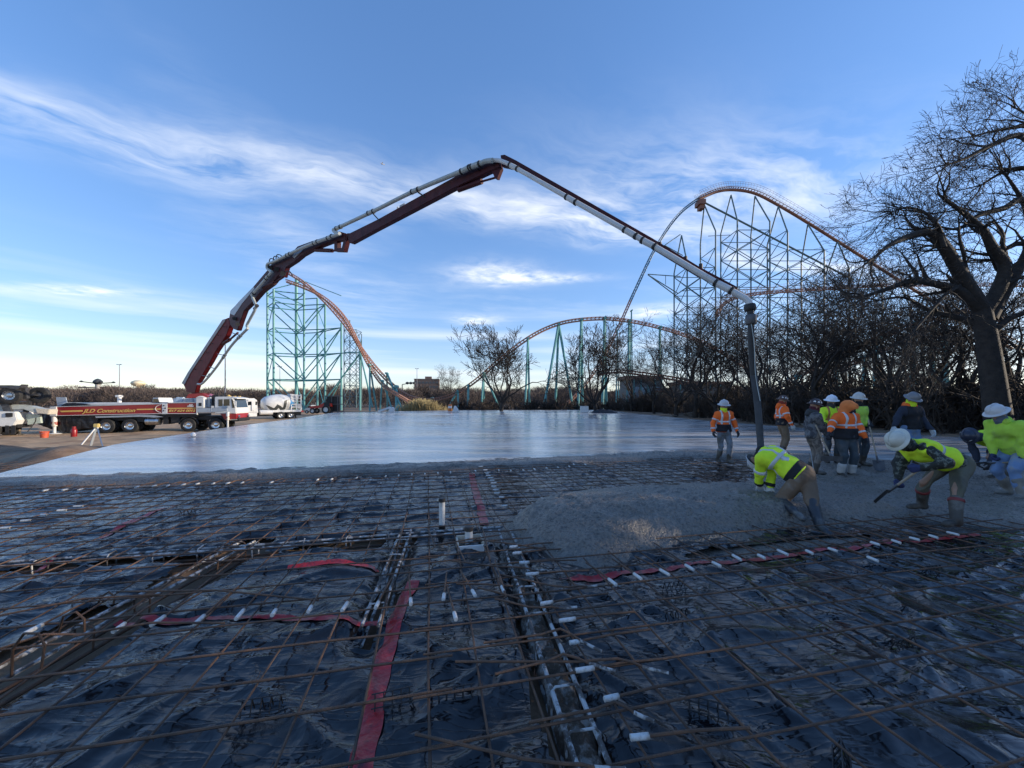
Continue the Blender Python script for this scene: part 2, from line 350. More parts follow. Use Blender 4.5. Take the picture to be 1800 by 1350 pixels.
# ---- fresh, unfinished concrete: the ragged edge strip, the pile and the part being raked
strip = [(-13.5, 7.95), (-11.6, 8.55)] + [(x, y + .7) for x, y in SLAB_NEAR[1:]] + [(23, 5.0), (12, 4.8), (9.5, 5.0), (7.4, 5.3), (6.5, 5.85), (4.6, 5.55), (3.4, 5.25), (1.95, 4.70), (.95, 4.15), (.5, 4.22), (.1, 4.7), (-.12, 5.4), (-.1, 6.0), (.35, 6.75), (1.25, 7.5), (2.65, 8.0), (4.4, 8.35), (5.6, 8.9), (6.6, 10.2), (6.8, 11.6), (5.2, 11.75), (2.7, 10.95), (-.7, 10.0), (-4.0, 8.95), (-8.0, 8.05), (-11.9, 7.35)]
def conc_h(x, y):
    wob = (vnoise(x * 1.3, y * 1.3, 21, 4) - .5) * .5
    sd = poly_sd(x, y, strip) + wob * .45
    h = -.06 + .19 * sstep(-.05, .45, sd)
    pile = np.exp(-(((x - 1.35) / 1.55) ** 2 + ((y - 5.75) / 1.0) ** 2)) * .25 + np.exp(-(((x - 3.6) / 1.8) ** 2 + ((y - 6.6) / 1.0) ** 2)) * .15
    h = h + pile * sstep(-.1, .8, sd)
    work = sstep(2.0, 4.5, x) * sstep(11.5, 9, y)
    lum = (vnoise(x * 2.2, y * 2.2, 33, 3) - .5) * .15 * work + (vnoise(x * .9 + y * .3, y * 3.0, 14, 3) - .5) * .12 * work
    grit = (vnoise(x * 9, y * 9, 41, 3, 2.1, .7) - .5) * .075 + (vnoise(x * 20, y * 20, 45, 2) - .5) * .04
    edge = sstep(11.9, 10.6, y - .22 * x - 9.2 + 11)  # the strip along the slab stays level with it
    sl_ = poly_sd(x, y, SLAB_POLY)
    rag = np.exp(-(sl_ / .30) ** 2) * (.012 + .09 * (vnoise(x * 2.6, y * 2.6, 71, 4) - .5)); under = -.12 * sstep(.15, .5, sl_)
    wet = sstep(.42, .6, vnoise(x * .8, y * .8, 72, 3))
    return h + rag + under + (lum + grit * (.45 + .55 * wet)) * sstep(-.05, .3, sd)
def conc_keep(x, y):
    sd = poly_sd(x, y, strip); sl_ = poly_sd(x, y, SLAB_POLY)
    return (sd > -.45) & (sl_ < .62)
xs = np.concatenate([np.arange(-13.6, -.4, .07), np.arange(-.4, 8.0, .032), np.arange(8.0, 15, .07), np.arange(15, 23.2, .2)])
ys = np.concatenate([np.arange(4.0, 8.2, .032), np.arange(8.2, 13.6, .06)])
M_FRESH = pm('fresh_concrete', (.155, .130, .104), .36, var=.5, scale=26, bump=.028, bscale=34, col2=(.23, .205, .178), c2scale=1.3, c2lo=.52, c2hi=.74, rvar=.2)
tag(link('wet_concrete', grid_mesh('wet_concrete', xs, ys, conc_h, conc_keep), M_FRESH), 'lumpy grey fresh concrete heaped and spread in front of the finished slab', 'concrete', kind='stuff')
def conc_z(x, y): return float(conc_h(np.array([float(x)]), np.array([float(y)]))[0])
# ---- black plastic vapour sheet with folds, slit open over the trenches
def plast_h(x, y):
    wx = (vnoise(x * .7, y * .7, 50, 2) - .5) * 1.6; wy = (vnoise(x * .7 + 9, y * .7, 51, 2) - .5) * 1.6
    h = (vnoise(x * .6, y * .6, 55, 2) - .5) * .05 + (vnoise(x * 1.7, y * 1.7, 59, 2) - .5) * .028
    for k, (an, sc_, amp) in enumerate(((.45, 3.6, .042), (1.35, 3.2, .038), (-.55, 4.2, .034), (2.2, 6.0, .015), (.1, 7.0, .012))):
        c_, s_ = math.cos(an), math.sin(an); al = (x * c_ + y * s_); ac = (y * c_ - x * s_)
        n_ = vnoise(al * .75 + wy + k * 7, ac * sc_ + wx * 2.0, 60 + k, 2, 2.0, .35); r_ = 1 - np.abs(2 * n_ - 1)
        mk = sstep(.42, .62, vnoise(x * .9 + k * 3.1, y * .9 - k, 80 + k, 2))
        h = h + amp * np.clip(r_, 0, 1) ** 4 * (.08 + .92 * mk)
    h = h - .02
    tr = trench(x, y)
    return h - .03 - .07 * tr + .0 * x
def plast_keep(x, y):
    wob = (vnoise(x * 1.7, y * 1.7, 61, 3) - .5)
    k = np.ones(x.shape, bool)
    for i, (a, b, w) in enumerate(CAGES):
        d, t = seg_dist(x, y, a, b)
        if i == 2: k &= ~(d + wob * .35 < .30)
        if i == 3: k &= ~((d + wob * .5 < .12) & (x < -1.7))
        if i == 0: k &= ~((d + wob * .3 < .12))
        if i == 1: k &= ~((d + wob * .3 < .05))
    # a tear showing soil below the pile
    k &= ~(((x - 3.6) / 1.5) ** 2 + ((y - 4.92 - .26 * (x - 3.6)) / .13) ** 2 + wob * 1.2 < 1)
    return k & (poly_sd(x, y, strip) < .35) & (y < 12.6) & (y < 8.1 + .25 * (x + 11.6) + 50 * (x > -11.4))
def plast_mat():
    m = bpy.data.materials.new('black_plastic'); m.use_nodes = True; nt = m.node_tree; b = nt.nodes['Principled BSDF']; L = nt.links.new; N = nt.nodes.new
    g = N('ShaderNodeNewGeometry')
    def noise(sc, det=7, ro=.6, di=0., vec=None):
        t = N('ShaderNodeTexNoise'); t.inputs['Scale'].default_value = sc; t.inputs['Detail'].default_value = det; t.inputs['Roughness'].default_value = ro; t.inputs['Distortion'].default_value = di; L(vec or g.outputs['Position'], t.inputs['Vector']); return t.outputs['Fac']
    r = N('ShaderNodeValToRGB'); e = r.color_ramp.elements; e[0].position = .545; e[0].color = (0, 0, 0, 1); e[1].position = .70; e[1].color = (1, 1, 1, 1)
    L(noise(1.5, 9, .68), r.inputs[0])
    dirt = nmath(nt, 'MULTIPLY', r.outputs[0], nmath(nt, 'MULTIPLY', noise(14, 6), .9))
    mx = N('ShaderNodeMix'); mx.data_type = 'RGBA'; L(dirt, mx.inputs['Factor']); mx.inputs[6].default_value = (.006, .0062, .008, 1); mx.inputs[7].default_value = (.10, .068, .045, 1)
    d2 = N('ShaderNodeMapRange'); d2.inputs[1].default_value = .5; d2.inputs[2].default_value = .75; L(noise(.9, 8, .7), d2.inputs[0])
    mx2 = N('ShaderNodeMix'); mx2.data_type = 'RGBA'; L(nmath(nt, 'MULTIPLY', d2.outputs[0], nmath(nt, 'MULTIPLY', noise(30, 4), .35)), mx2.inputs['Factor']); L(mx.outputs[2], mx2.inputs[6]); mx2.inputs[7].default_value = (.085, .085, .085, 1)
    L(mx2.outputs[2], b.inputs['Base Color'])
    mr = N('ShaderNodeMapRange'); mr.inputs[3].default_value = .07; mr.inputs[4].default_value = .22; mr.inputs[1].default_value = .35; mr.inputs[2].default_value = .65
    L(noise(3.0, 6), mr.inputs[0]); ro = nmath(nt, 'ADD', mr.outputs[0], nmath(nt, 'MULTIPLY', dirt, .5), clamp=True); L(ro, b.inputs['Roughness'])
    # fine crinkle: ridged, stretched noise
    def ridge(sc, di, sx, sy, rz):
        mp = N('ShaderNodeMapping'); mp.inputs['Scale'].default_value = (sx, sy, 1); mp.inputs['Rotation'].default_value = (0, 0, rz); L(g.outputs['Position'], mp.inputs['Vector'])
        v = noise(sc, 2, .4, di, mp.outputs[0]); a = nmath(nt, 'ABSOLUTE', nmath(nt, 'SUBTRACT', nmath(nt, 'MULTIPLY', v, 2.), 1.)); return nmath(nt, 'POWER', nmath(nt, 'SUBTRACT', 1., a), 9.0)
    wn = N('ShaderNodeTexNoise'); wn.inputs['Scale'].default_value = 2.2; wn.inputs['Detail'].default_value = 3; L(g.outputs['Position'], wn.inputs['Vector'])
    wm = N('ShaderNodeVectorMath'); wm.operation = 'MULTIPLY_ADD'; L(wn.outputs['Color'], wm.inputs[0]); wm.inputs[1].default_value = (.5, .5, 0); L(g.outputs['Position'], wm.inputs[2])
    def crease(sc, wid):
        vo = N('ShaderNodeTexVoronoi'); vo.feature = 'DISTANCE_TO_EDGE'; vo.inputs['Scale'].default_value = sc; L(wm.outputs[0], vo.inputs['Vector']); return nmath(nt, 'SUBTRACT', 1., nmath(nt, 'MINIMUM', nmath(nt, 'DIVIDE', vo.outputs['Distance'], wid), 1.))
    h = nmath(nt, 'ADD', nmath(nt, 'MULTIPLY', crease(2.3, .16), .012), nmath(nt, 'MULTIPLY', crease(5.5, .22), .0045))
    h = nmath(nt, 'MULTIPLY', h, nmath(nt, 'MULTIPLY', noise(1.3, 3), 1.7)); h = nmath(nt, 'ADD', h, nmath(nt, 'MULTIPLY', ridge(2.6, .5, .8, 4.5, -.9), .0025))
    bp = N('ShaderNodeBump'); bp.inputs['Distance'].default_value = 1.; bp.inputs['Strength'].default_value = .6; L(h, bp.inputs['Height']); L(bp.outputs[0], b.inputs['Normal'])
    b.inputs['Specular IOR Level'].default_value = .55
    return m
xs = np.concatenate([np.arange(-16, -6, .09), np.arange(-6, 6, .026), np.arange(6, 9.6, .06)])
ys = np.concatenate([np.arange(.5, 6.2, .026), np.arange(6.2, 12.7, .055)])
M_PLAS = plast_mat()
tag(link('plastic_sheet', grid_mesh('plastic_sheet', xs, ys, plast_h, plast_keep), M_PLAS), 'crumpled black plastic vapour sheet spread under the rebar in the foreground', 'plastic sheet')
def plz(x, y): return float(plast_h(np.array([float(x)]), np.array([float(y)]))[0])

# ---- gravel track beside the slab
xs = np.arange(-75, -9, .5); ys = np.concatenate([np.arange(9, 40, .5), np.arange(40, 82, 1.0)])
M_GRAV = pm('tan_gravel', (.42, .275, .155), .95, var=.3, scale=1.2, bump=.03, bscale=9, col2=(.24, .14, .075), c2scale=.5, c2lo=.52, c2hi=.66)
tag(link('gravel_track', grid_mesh('gravel_track', xs, ys, lambda x, y: ground_h(x, y) + .02, lambda x, y: (poly_sd(x, y, SLAB_POLY) < -1.3 + (vnoise(x * .7, y * .7, 77) - .5) * 1.6) & (seg_dist(x, y, (-24, 17.6), (-14.6, 13.0))[0] > 1.9 + (vnoise(x * .8, y * .8, 79) - .5)) & (y > 14.0 + 3.2 * (vnoise(x * .4, y * .4, 78)))), M_GRAV), kind='structure')
# ================================================================== rebar and everything lying on the plastic
def rebar_mat_(name, ang):
    m = bpy.data.materials.new(name); m.use_nodes = True; nt = m.node_tree; b = nt.nodes['Principled BSDF']; L = nt.links.new; N = nt.nodes.new
    g = N('ShaderNodeNewGeometry')
    t = N('ShaderNodeTexNoise'); t.inputs['Scale'].default_value = 5; t.inputs['Detail'].default_value = 8; t.inputs['Roughness'].default_value = .7; L(g.outputs['Position'], t.inputs['Vector'])
    r = N('ShaderNodeValToRGB'); e = r.color_ramp.elements; e[0].position = .32; e[0].color = (.045, .034, .028, 1); e[1].position = .72; e[1].color = (.27, .125, .06, 1); q = e.new(.52); q.color = (.125, .07, .043, 1)
    L(t.outputs['Fac'], r.inputs[0]); L(r.outputs[0], b.inputs['Base Color'])
    b.inputs['Roughness'].default_value = .62; b.inputs['Metallic'].default_value = .25
    mp = N('ShaderNodeMapping'); mp.inputs['Rotation'].default_value = (0, 0, -ang); L(g.outputs['Position'], mp.inputs['Vector'])
    w = N('ShaderNodeTexWave'); w.bands_direction = 'X'; w.inputs['Scale'].default_value = 38; L(mp.outputs[0], w.inputs['Vector'])
    bp = N('ShaderNodeBump'); bp.inputs['Distance'].default_value = .0018; L(w.outputs['Fac'], bp.inputs['Height']); L(bp.outputs[0], b.inputs['Normal'])
    return m
M_BARU = rebar_mat_('rusty_rebar_row', TH); M_BARV = rebar_mat_('rusty_rebar_column', TH + math.pi / 2)
M_SPLAT = pm('splattered_rebar', (.10, .085, .075), .7, var=.4, scale=12, bump=.004, bscale=60, col2=(.48, .47, .45), c2scale=11, c2lo=.47, c2hi=.55)
M_PVC = pm('white_pvc', (.62, .62, .60), .38, var=.06, scale=8, col2=(.34, .31, .27), c2scale=14, c2lo=.52, c2hi=.68)
M_BLACKRUB = pm('black_rubber', (.015, .015, .017), .5)
M_DARKCAP = pm('dark_cap', (.05, .04, .033), .6)
mat0 = empty('rebar_mat', (0, 0, 0), 0, 'wide grid of rusty reinforcing bars tied over the black plastic', 'rebar mat')
rr = random.Random(11)
def clip_bar(p0, p1, zb, step=.12):
    n = max(int(math.hypot(p1[0] - p0[0], p1[1] - p0[1]) / step), 2); t = np.linspace(0, 1, n + 1)
    x = p0[0] + (p1[0] - p0[0]) * t; y = p0[1] + (p1[1] - p0[1]) * t
    ok = (poly_sd(x, y, strip) < .22) & (y > .45) & (np.abs(x) < 1.5 * y + 1.5)
    runs = []; s = None
    for i, k in enumerate(list(ok) + [False]):
        if k and s is None: s = i
        if not k and s is not None:
            if i - s > 6: runs.append((s, i - 1))
            s = None
    return [[(float(x[a]), float(y[a])), (float(x[b]), float(y[b]))] for a, b in runs]
def bar_obj(a, b, z, mat, r=.0076, name='rebar', wob=.012):
    L = math.hypot(b[0] - a[0], b[1] - a[1]); n = max(int(L / .45), 2)
    ph = rr.uniform(0, 50); pts = []
    dx, dy = (b[0] - a[0]) / L, (b[1] - a[1]) / L
    for i in range(n + 1):
        t = i / n; o = wob * (mnoise.noise((ph + t * L * .6, 1.3, 0))) * 1.4; zz = .012 * mnoise.noise((ph + t * L * .9, 7.7, 3))
        pts.append((a[0] + (b[0] - a[0]) * t - dy * o, a[1] + (b[1] - a[1]) * t + dx * o, z + zz))
    return MB().tube(pts, r * rr.uniform(.92, 1.1), 6).build(name, mat, mat0, sm=True)
for k in range(-3, 33):                                   # rows
    v = 1.994 + .34 * k
    for (u0, u1) in ((-16, .18 - .1 * rr.random()), (-.02 - .12 * rr.random(), 12)):
        e = rr.uniform(-.035, .035)
        for a, b in clip_bar(uv2(u0, v - e), uv2(u1, v + e), .07): bar_obj(a, b, .072, M_BARU)
for k in range(-44, 34):                                  # columns
    u = -.034 + .345 * k; e = rr.uniform(-.05, .05)
    v0, v1 = 0.2, 14
    if -5 < k < 1:                                        # the two columns stop at the pipe stub
        parts = [(0.2, 3.55 + .2 * rr.random()), (4.3 + .4 * rr.random(), 14)] if k in (-1, -2, -3) else [(0.2, 14)]
    else: parts = [(0.2, 14)]
    for v0, v1 in parts:
        for a, b in clip_bar(uv2(u + e, v0), uv2(u - e, v1), .05): bar_obj(a, b, .052, M_BARV)
sd_ = MB().tube([(0, 0, 0), (.055, 0, 0), (.112, 0, 0)], [.0162, .0166, .0162], 10).build('sleeve', M_PVC, None, sm=True)
SLEEVE_ME = sd_.data; bpy.data.objects.remove(sd_)
def dowel(px, py, dirn, L, z=.085):
    g = gp(px, py, z)
    if dirn == 'v': d = Vector((-UY, UX, 0))
    else: d = Vector((UX, UY, 0))
    d = Matrix.Rotation(rr.uniform(-.16, .16), 3, 'Z') @ d
    o = MB().tube([(.02, 0, 0), (L * .5, 0, .004), (L, 0, -.012)], .0085, 6).build('dowel', M_BARV if dirn == 'v' else M_BARU, mat0, sm=True)
    o.location = g; o.rotation_euler = (0, rr.uniform(-.03, .03), math.atan2(d.y, d.x))
    s = link('sleeve', SLEEVE_ME, M_PVC, o); s.location = (-.05, 0, 0); s.scale = (rr.uniform(.75, 1.2), 1, 1)
for p in [(55, 1108), (208, 1104), (275, 1093), (350, 1090), (420, 1082), (482, 1076), (545, 1070), (605, 1068), (663, 1063), (722, 1057), (780, 1050), (800, 1083), (833, 1043), (884, 1036)]: dowel(*p, 'v', .55)
for p in [(1078, 1024), (1122, 1014), (1170, 1007), (1213, 998), (1260, 992), (1297, 981), (1338, 978), (1378, 972), (1422, 970), (1463, 966), (1535, 983), (1537, 955), (1575, 952), (1607, 947), (1640, 943), (1676, 938)]: dowel(*p, 'v', .5)
for p in [(903, 961), (909, 972), (921, 989), (933, 1009), (960, 1060), (994, 1090), (1013, 1128), (1025, 1177), (1076, 1226), (1125, 1295)]: dowel(*p, 'u', .6)
for p in [(845, 820), (853, 826), (857, 832), (858, 836), (862, 840), (865, 844.5), (867, 849), (868, 855), (871, 861), (873, 867), (882, 874), (887, 889)]: dowel(*p, 'u', .7)
for p in [(678, 837), (701, 836), (724, 834), (747, 833), (770, 831.5), (792, 830.5), (836, 828), (877, 826.5), (898, 827), (920, 826.5), (940, 825), (961, 823), (981, 821.5), (1001, 820), (1009, 816.5), (1029, 816.5),
          (80, 862), (114, 861), (141, 860.5), (173, 858.5), (241, 856), (271, 854), (296, 853.5), (322, 852), (347, 850.5), (375, 850), (400, 849.5), (426, 848.5), (477, 848), (558, 843.5), (583, 842.5), (627, 840)]: dowel(*p, 'v', .5)
for p in [(10, 928), (45, 915), (78, 905), (108, 897), (136, 890)]: dowel(*p, 'u', .7)
# tie wires at the nearer crossings
P0, P1 = [], []
for k in range(-3, 10):
    for j in range(-14, 14):
        x, y = uv2(-.034 + .345 * j, 1.994 + .34 * k)
        if y < .8 or y > 5 or abs(x) > 1.4 * y or poly_sd(np.array([x]), np.array([y]), strip)[0] > -.1 or rr.random() < .45: continue
        for q in range(2):
            a = rr.uniform(0, 6.3); p = Vector((x, y, .062))
            h = Vector((math.cos(a) * .016, math.sin(a) * .016, .018)); P0.append(p - h); P1.append(p + h)
        a = rr.uniform(0, 6.3); P0.append(p + h); P1.append(p + h + Vector((math.cos(a) * .03, math.sin(a) * .03, rr.uniform(.0, .03))))
V, F = tubes_np(P0, P1, np.full(len(P0), .0022), np.full(len(P0), .0018), 3)
tag(link('tie_wire', np_mesh('tie_wire', V, F), M_BARU, mat0), kind='stuff')
# ---- beam cages in the trenches
def cage(a, b, w, zt, zb, stir, label, mats, n_top=2):
    A = Vector((*a, 0)); B = Vector((*b, 0)); d = (B - A).normalized(); s = Vector((d.y, -d.x, 0)); L = (B - A).length
    root = empty('rebar_cage', A, 0, label, 'rebar cage')
    for sx in (-1, 1):
        for zz, m in ((zt, mats[0]), (zb, mats[1])):
            pts = []
            for i in range(13):
                t = i / 12 * L
                pts.append(d * t + s * sx * (w + .012 * mnoise.noise((t * .9 + sx * 9, zz * 40, 5))) + Vector((0, 0, zz - .016 + .018 * mnoise.noise((t * .8, sx * 5, zz * 9)))))
            MB().tube(pts, .0155, 8).build('long_bar', m, root, sm=True)
    t = rr.uniform(.1, .3)
    while t < L - .05:
        c = d * t; j = d * rr.uniform(-.05, .05); wo = w + .016; top = zt + .008 + rr.uniform(-.005, .03)
        pts = [c - s * wo * .9 + Vector((0, 0, zb - .01)), c - s * wo + Vector((0, 0, top - .03)), c - s * (wo - .03) + j * .5 + Vector((0, 0, top)), c + s * (wo - .03) + j + Vector((0, 0, top)), c + s * wo + j + Vector((0, 0, top - .03)), c + s * wo * .9 + j + Vector((0, 0, zb - .01))]
        MB().tube(pts, .0075, 6).build('stirrup', mats[2], root, sm=True)
        t += stir * rr.uniform(.75, 1.3)
    return root
cage((.60, .5), (-.10, 5.35), .082, .035, -.14, .42, 'concrete splattered bar cage running from the bottom edge to the capped pipes', (M_SPLAT, M_SPLAT, M_SPLAT))
cage((-1.13, 3.05), (-1.47, 5.35), .065, .03, -.12, .45, 'short bar cage in a trench beside the red tape left of the pipes', (M_SPLAT, M_SPLAT, M_SPLAT))
cage((-3.36, .9), (-3.40, 4.95), .08, .02, -.14, .6, 'splattered bar cage in the brown trench at the left', (M_SPLAT, M_BARV, M_BARV))
cage((-9.3, 3.4), (-.15, 5.40), .07, .035, -.10, .5, 'bar cage crossing the foreground from the left edge to the pipes', (M_SPLAT, M_BARU, M_SPLAT))
# grey muck between the bars of the splattered cage
def muck(a, b, w, z, name, label):
    n, k = 260, 13; V = []; F = []
    for i in range(n + 1):
        t = i / n; c = Vector((*a, 0)).lerp(Vector((*b, 0)), t); d = (Vector((*b, 0)) - Vector((*a, 0))).normalized(); s = Vector((d.y, -d.x, 0))
        for j in range(k):
            q = j / (k - 1) * 2 - 1; wv = w * (1 + .35 * mnoise.noise((t * 14, j, 2)))
            p = c + s * q * wv; p.z = z - .05 * q * q * q * q * q * q - .012 * (q * q) + .055 * mnoise.noise((p.x * 7, p.y * 7, 1)) + .035 * mnoise.noise((p.x * 22, p.y * 22, 4)) + .015 * mnoise.noise((p.x * 50, p.y * 50, 8)); V.append(p)
    for i in range(n):
        for j in range(k - 1): F.append((i * k + j, i * k + j + 1, (i + 1) * k + j + 1, (i + 1) * k + j))
    me = bpy.data.meshes.new(name); me.from_pydata(V, [], F); me.update(); smooth(me)
    return tag(link(name, me, pm('muck', (.105, .075, .052), .9, var=.5, scale=9, bump=.03, bscale=40, col2=(.30, .28, .25), c2scale=9, c2lo=.50, c2hi=.6)), label, 'concrete', kind='stuff')
muck((.62, .5), (-.08, 5.0), .10, -.05, 'concrete_spill', 'dried grey concrete spill between the bars of the near cage')
# bent hooked bars laid over the central cage, their ends white with slurry
hooks = [((800, 1163), (1085, 1163), (1175, 1183)), ((930, 1270), (1080, 1240), (1150, 1268)), ((730, 1290), (990, 1350), (1100, 1352)), ((880, 1010), (1000, 1036), (1062, 1028)), ((850, 1130), (985, 1110), (1058, 1145)), ((870, 1185), (990, 1155), (1083, 1180)), ((790, 985), (905, 1000), (962, 1003)), ((870, 1052), (950, 1072), (1014, 1067))]
for i, (p, q, r_) in enumerate(hooks):
    A = gp(*p, .09); B = gp(*q, .10); C = gp(*r_, .085)
    pts = [A.lerp(B, t) for t in (0, .4, .75)] + [B.lerp(C, .0) + Vector((0, 0, .02)), B.lerp(C, .3) + Vector((0, 0, .018)), B.lerp(C, .55)]
    MB().tube(pts, .008, 6).build('hooked_bar', M_BARU, mat0, sm=True)
    MB().tube([B.lerp(C, .5) + Vector((0, 0, .004)), B.lerp(C, .75), C], .0105, 8).build('splattered_tip', M_SPLAT, mat0, sm=True)
for pts in ([(20, 1190), (22, 1150), (40, 1128), (62, 1128), (72, 1145), (66, 1180)], [(100, 1120), (112, 1085), (135, 1078), (150, 1090), (150, 1112)], [(172, 1062), (178, 1048), (195, 1038), (208, 1048), (205, 1062)]):
    MB().tube([gp(px, 1215 - (1350 - 1215) * 0 if False else py, 0) for px, py in []] or [gp(pts[0][0], pts[0][1], 0) + Vector(((px - pts[0][0]) * .0042, 0, (pts[0][1] - py) * .0046)) for px, py in pts], .008, 6).build('hooked_bar', M_BARU, mat0, sm=True)
for a, b in (((280, 1045), (0, 1082)), ((395, 1095), (130, 1118)), ((560, 1055), (205, 1040)), ((150, 1115), (0, 1140))):
    A = gp(*a, .08); B = gp(*b, .09); m_ = A.lerp(B, .5) + Vector((0, 0, .05)); MB().tube([A, A.lerp(m_, .6), m_, m_.lerp(B, .5), B], .008, 6).build('hooked_bar', M_BARU, mat0, sm=True)
# loose offcuts round the pipes
for a, b in (((752, 929), (765, 960)), ((772, 957), (880, 940)), ((690, 998), (810, 983)), ((802, 955), (818, 988)), ((848, 928), (862, 985)), ((802, 1026), (902, 1030)), ((840, 1033), (912, 1052)), ((880, 935), (930, 930)), ((835, 948), (960, 965)), ((700, 960), (716, 900)), ((870, 985), (890, 1050))):
    A = gp(*a, .10); B = gp(*b, .09); MB().tube([A, A.lerp(B, .5) + Vector((0, 0, .006)), B], .008, 6).build('loose_bar', M_BARV, mat0, sm=True)
CHL = ['nearest the right row of white sleeves', 'right of the lowest white sleeve by the cage', 'near the right edge under the long bars', 'at the bottom edge right of the cage', 'just right of the broad red tape', 'left of the broad red tape near the bottom', 'below the first one right of the cage', 'far left in the distant rebar grid', 'alone in the middle of the right plastic', 'between the red tape and the near cage']
# rebar chairs under the mat
def chair(px, py, rz, i):
    g = gp(px, py, .02); mb = MB()
    for k in range(5):
        x = (k - 2) * .05; mb.cyl((x, -.035, -.05), (x, 0, .03), .004, n=5); mb.cyl((x, .035, -.05), (x, 0, .03), .004, n=5)
    mb.cyl((-.12, 0, .03), (.12, 0, .03), .004, n=5); mb.cyl((-.12, .035, -.03), (.12, .035, -.03), .004, n=5); mb.cyl((-.12, -.035, -.03), (.12, -.035, -.03), .004, n=5)
    o = mb.build('rebar_chair', M_BLACKRUB); o.location = g + Vector((0, 0, .0)); o.rotation_euler = (0, 0, rz)
    tag(o, 'small black wire chair ' + CHL[i], 'rebar chair', 'rebar chairs on the plastic')
for i, p in enumerate([(1185, 1028, .2), (1245, 1240, -.4), (1640, 999, .2), (1480, 1335, .9), (690, 1222, .3), (460, 1235, .25), (1190, 1078, .3), (330, 900, .2), (1590, 1130, .3), (800, 1215, .2)]): chair(*p, i)
# ---- capped pipes and the form box
def stand_pipe(px, py, r, h, capm, label, low=False):
    g = gp(px, py, 0.0); root = empty('stand_pipe', g, 0, label, 'pipe')
    MB().lathe([(r, -.08), (r, h)], (0, 0, 0), n=20).build('pipe_body', M_PVC, root, sm=True)
    MB().lathe([(r * 1.02, h - .002), (r * 1.14, h), (r * 1.14, h + .045), (r * .9, h + .055)], (0, 0, 0), n=20).build('cap', capm, root, sm=True)
    if low: MB().lathe([(r * .9, -.1), (r * 1.12, -.06), (r * 1.12, .06), (r * 1.0, .065)], (0, 0, 0), n=20).build('coupling', M_BLACKRUB, root, sm=True)
stand_pipe(777, 930, .042, .385, M_BLACKRUB, 'taller white drain pipe with a black cap standing in the rebar', True)
stand_pipe(824, 957, .050, .175, M_DARKCAP, 'shorter white pipe with a brown cap inside the form box')
g = gp(826, 963, -.02); bx = empty('form_box', g, TH, 'small pale wooden form box around the shorter pipe', 'form box')
M_BOARD = pm('pale_board', (.52, .47, .38), .8, var=.2, scale=14, bump=.003, bscale=40); M_WHB = pm('white_board', (.68, .67, .63), .6, var=.1)
for c, s_, m_ in (((0, -.14, .03), (.32, .025, .10), M_WHB), ((0, .14, .05), (.32, .022, .13), M_BOARD), ((-.155, 0, .05), (.022, .26, .11), M_BOARD), ((.155, 0, .045), (.022, .26, .12), M_BOARD)): MB().box(c, s_).build('board', m_, bx, bevel=.003)
# ---- red seam tape
M_TAPE = pm('red_tape', (.43, .022, .027), .3, var=.4, scale=9, bump=.012, bscale=18, col2=(.05, .02, .024), c2scale=9, c2lo=.50, c2hi=.66)
def tape(px, w, label):
    pts = [gp(*p, .0) for p in px]; fine = []
    for i in range(len(pts) - 1):
        n = max(int((pts[i + 1] - pts[i]).length / .03), 2); fine += [pts[i].lerp(pts[i + 1], k / n) for k in range(n)]
    fine.append(pts[-1]); V = []; F = []; k = 5
    for i, p in enumerate(fine):
        d = (fine[min(i + 1, len(fine) - 1)] - fine[max(i - 1, 0)]).normalized(); s = Vector((d.y, -d.x, 0))
        for j in range(k):
            q = p + s * (j / (k - 1) - .5) * w * (1 + .35 * mnoise.noise((i * .12, j * .8, 3))); V.append((q.x, q.y, .011 + .004 * mnoise.noise((q.x * 20, q.y * 20, 0))))
    for i in range(len(fine) - 1):
        for j in range(k - 1): F.append((i * k + j, i * k + j + 1, (i + 1) * k + j + 1, (i + 1) * k + j))
    A_ = np.array(V); A_[:, 2] += plast_h(A_[:, 0], A_[:, 1]); V = A_.tolist()
    me = bpy.data.meshes.new('seam_tape'); me.from_pydata(V, [], F); me.update(); smooth(me)
    tag(link('seam_tape', me, M_TAPE), label, 'tape')
tape([(632, 1380), (645, 1290), (657, 1225), (674, 1158), (693, 1088), (712, 1040), (728, 1018)], .125, 'broad red tape running from the bottom edge up to the short bar cage')
tape([(205, 1080), (280, 1084), (350, 1081), (480, 1079), (600, 1087), (664, 1083)], .065, 'red tape strip across the plastic behind the left row of white sleeves')
tape([(505, 998), (580, 990), (640, 991), (664, 994)], .07, 'short red tape strip just in front of the crossing bar cage')
tape([(829, 832), (838, 870), (852, 917)], .14, 'faded red tape strip leading from the slab edge to the pipes')
tape([(985, 1022), (1060, 1012), (1150, 997), (1280, 985), (1420, 968), (1560, 956), (1720, 938)], .075, 'long red tape strip behind the right row of white sleeves')
tape([(62, 996), (78, 985), (95, 976)], .06, 'scrap of red tape at the left edge near the crossing cage')
tape([(175, 942), (240, 912), (310, 886)], .09, 'faded red tape strip far left under the rebar grid')
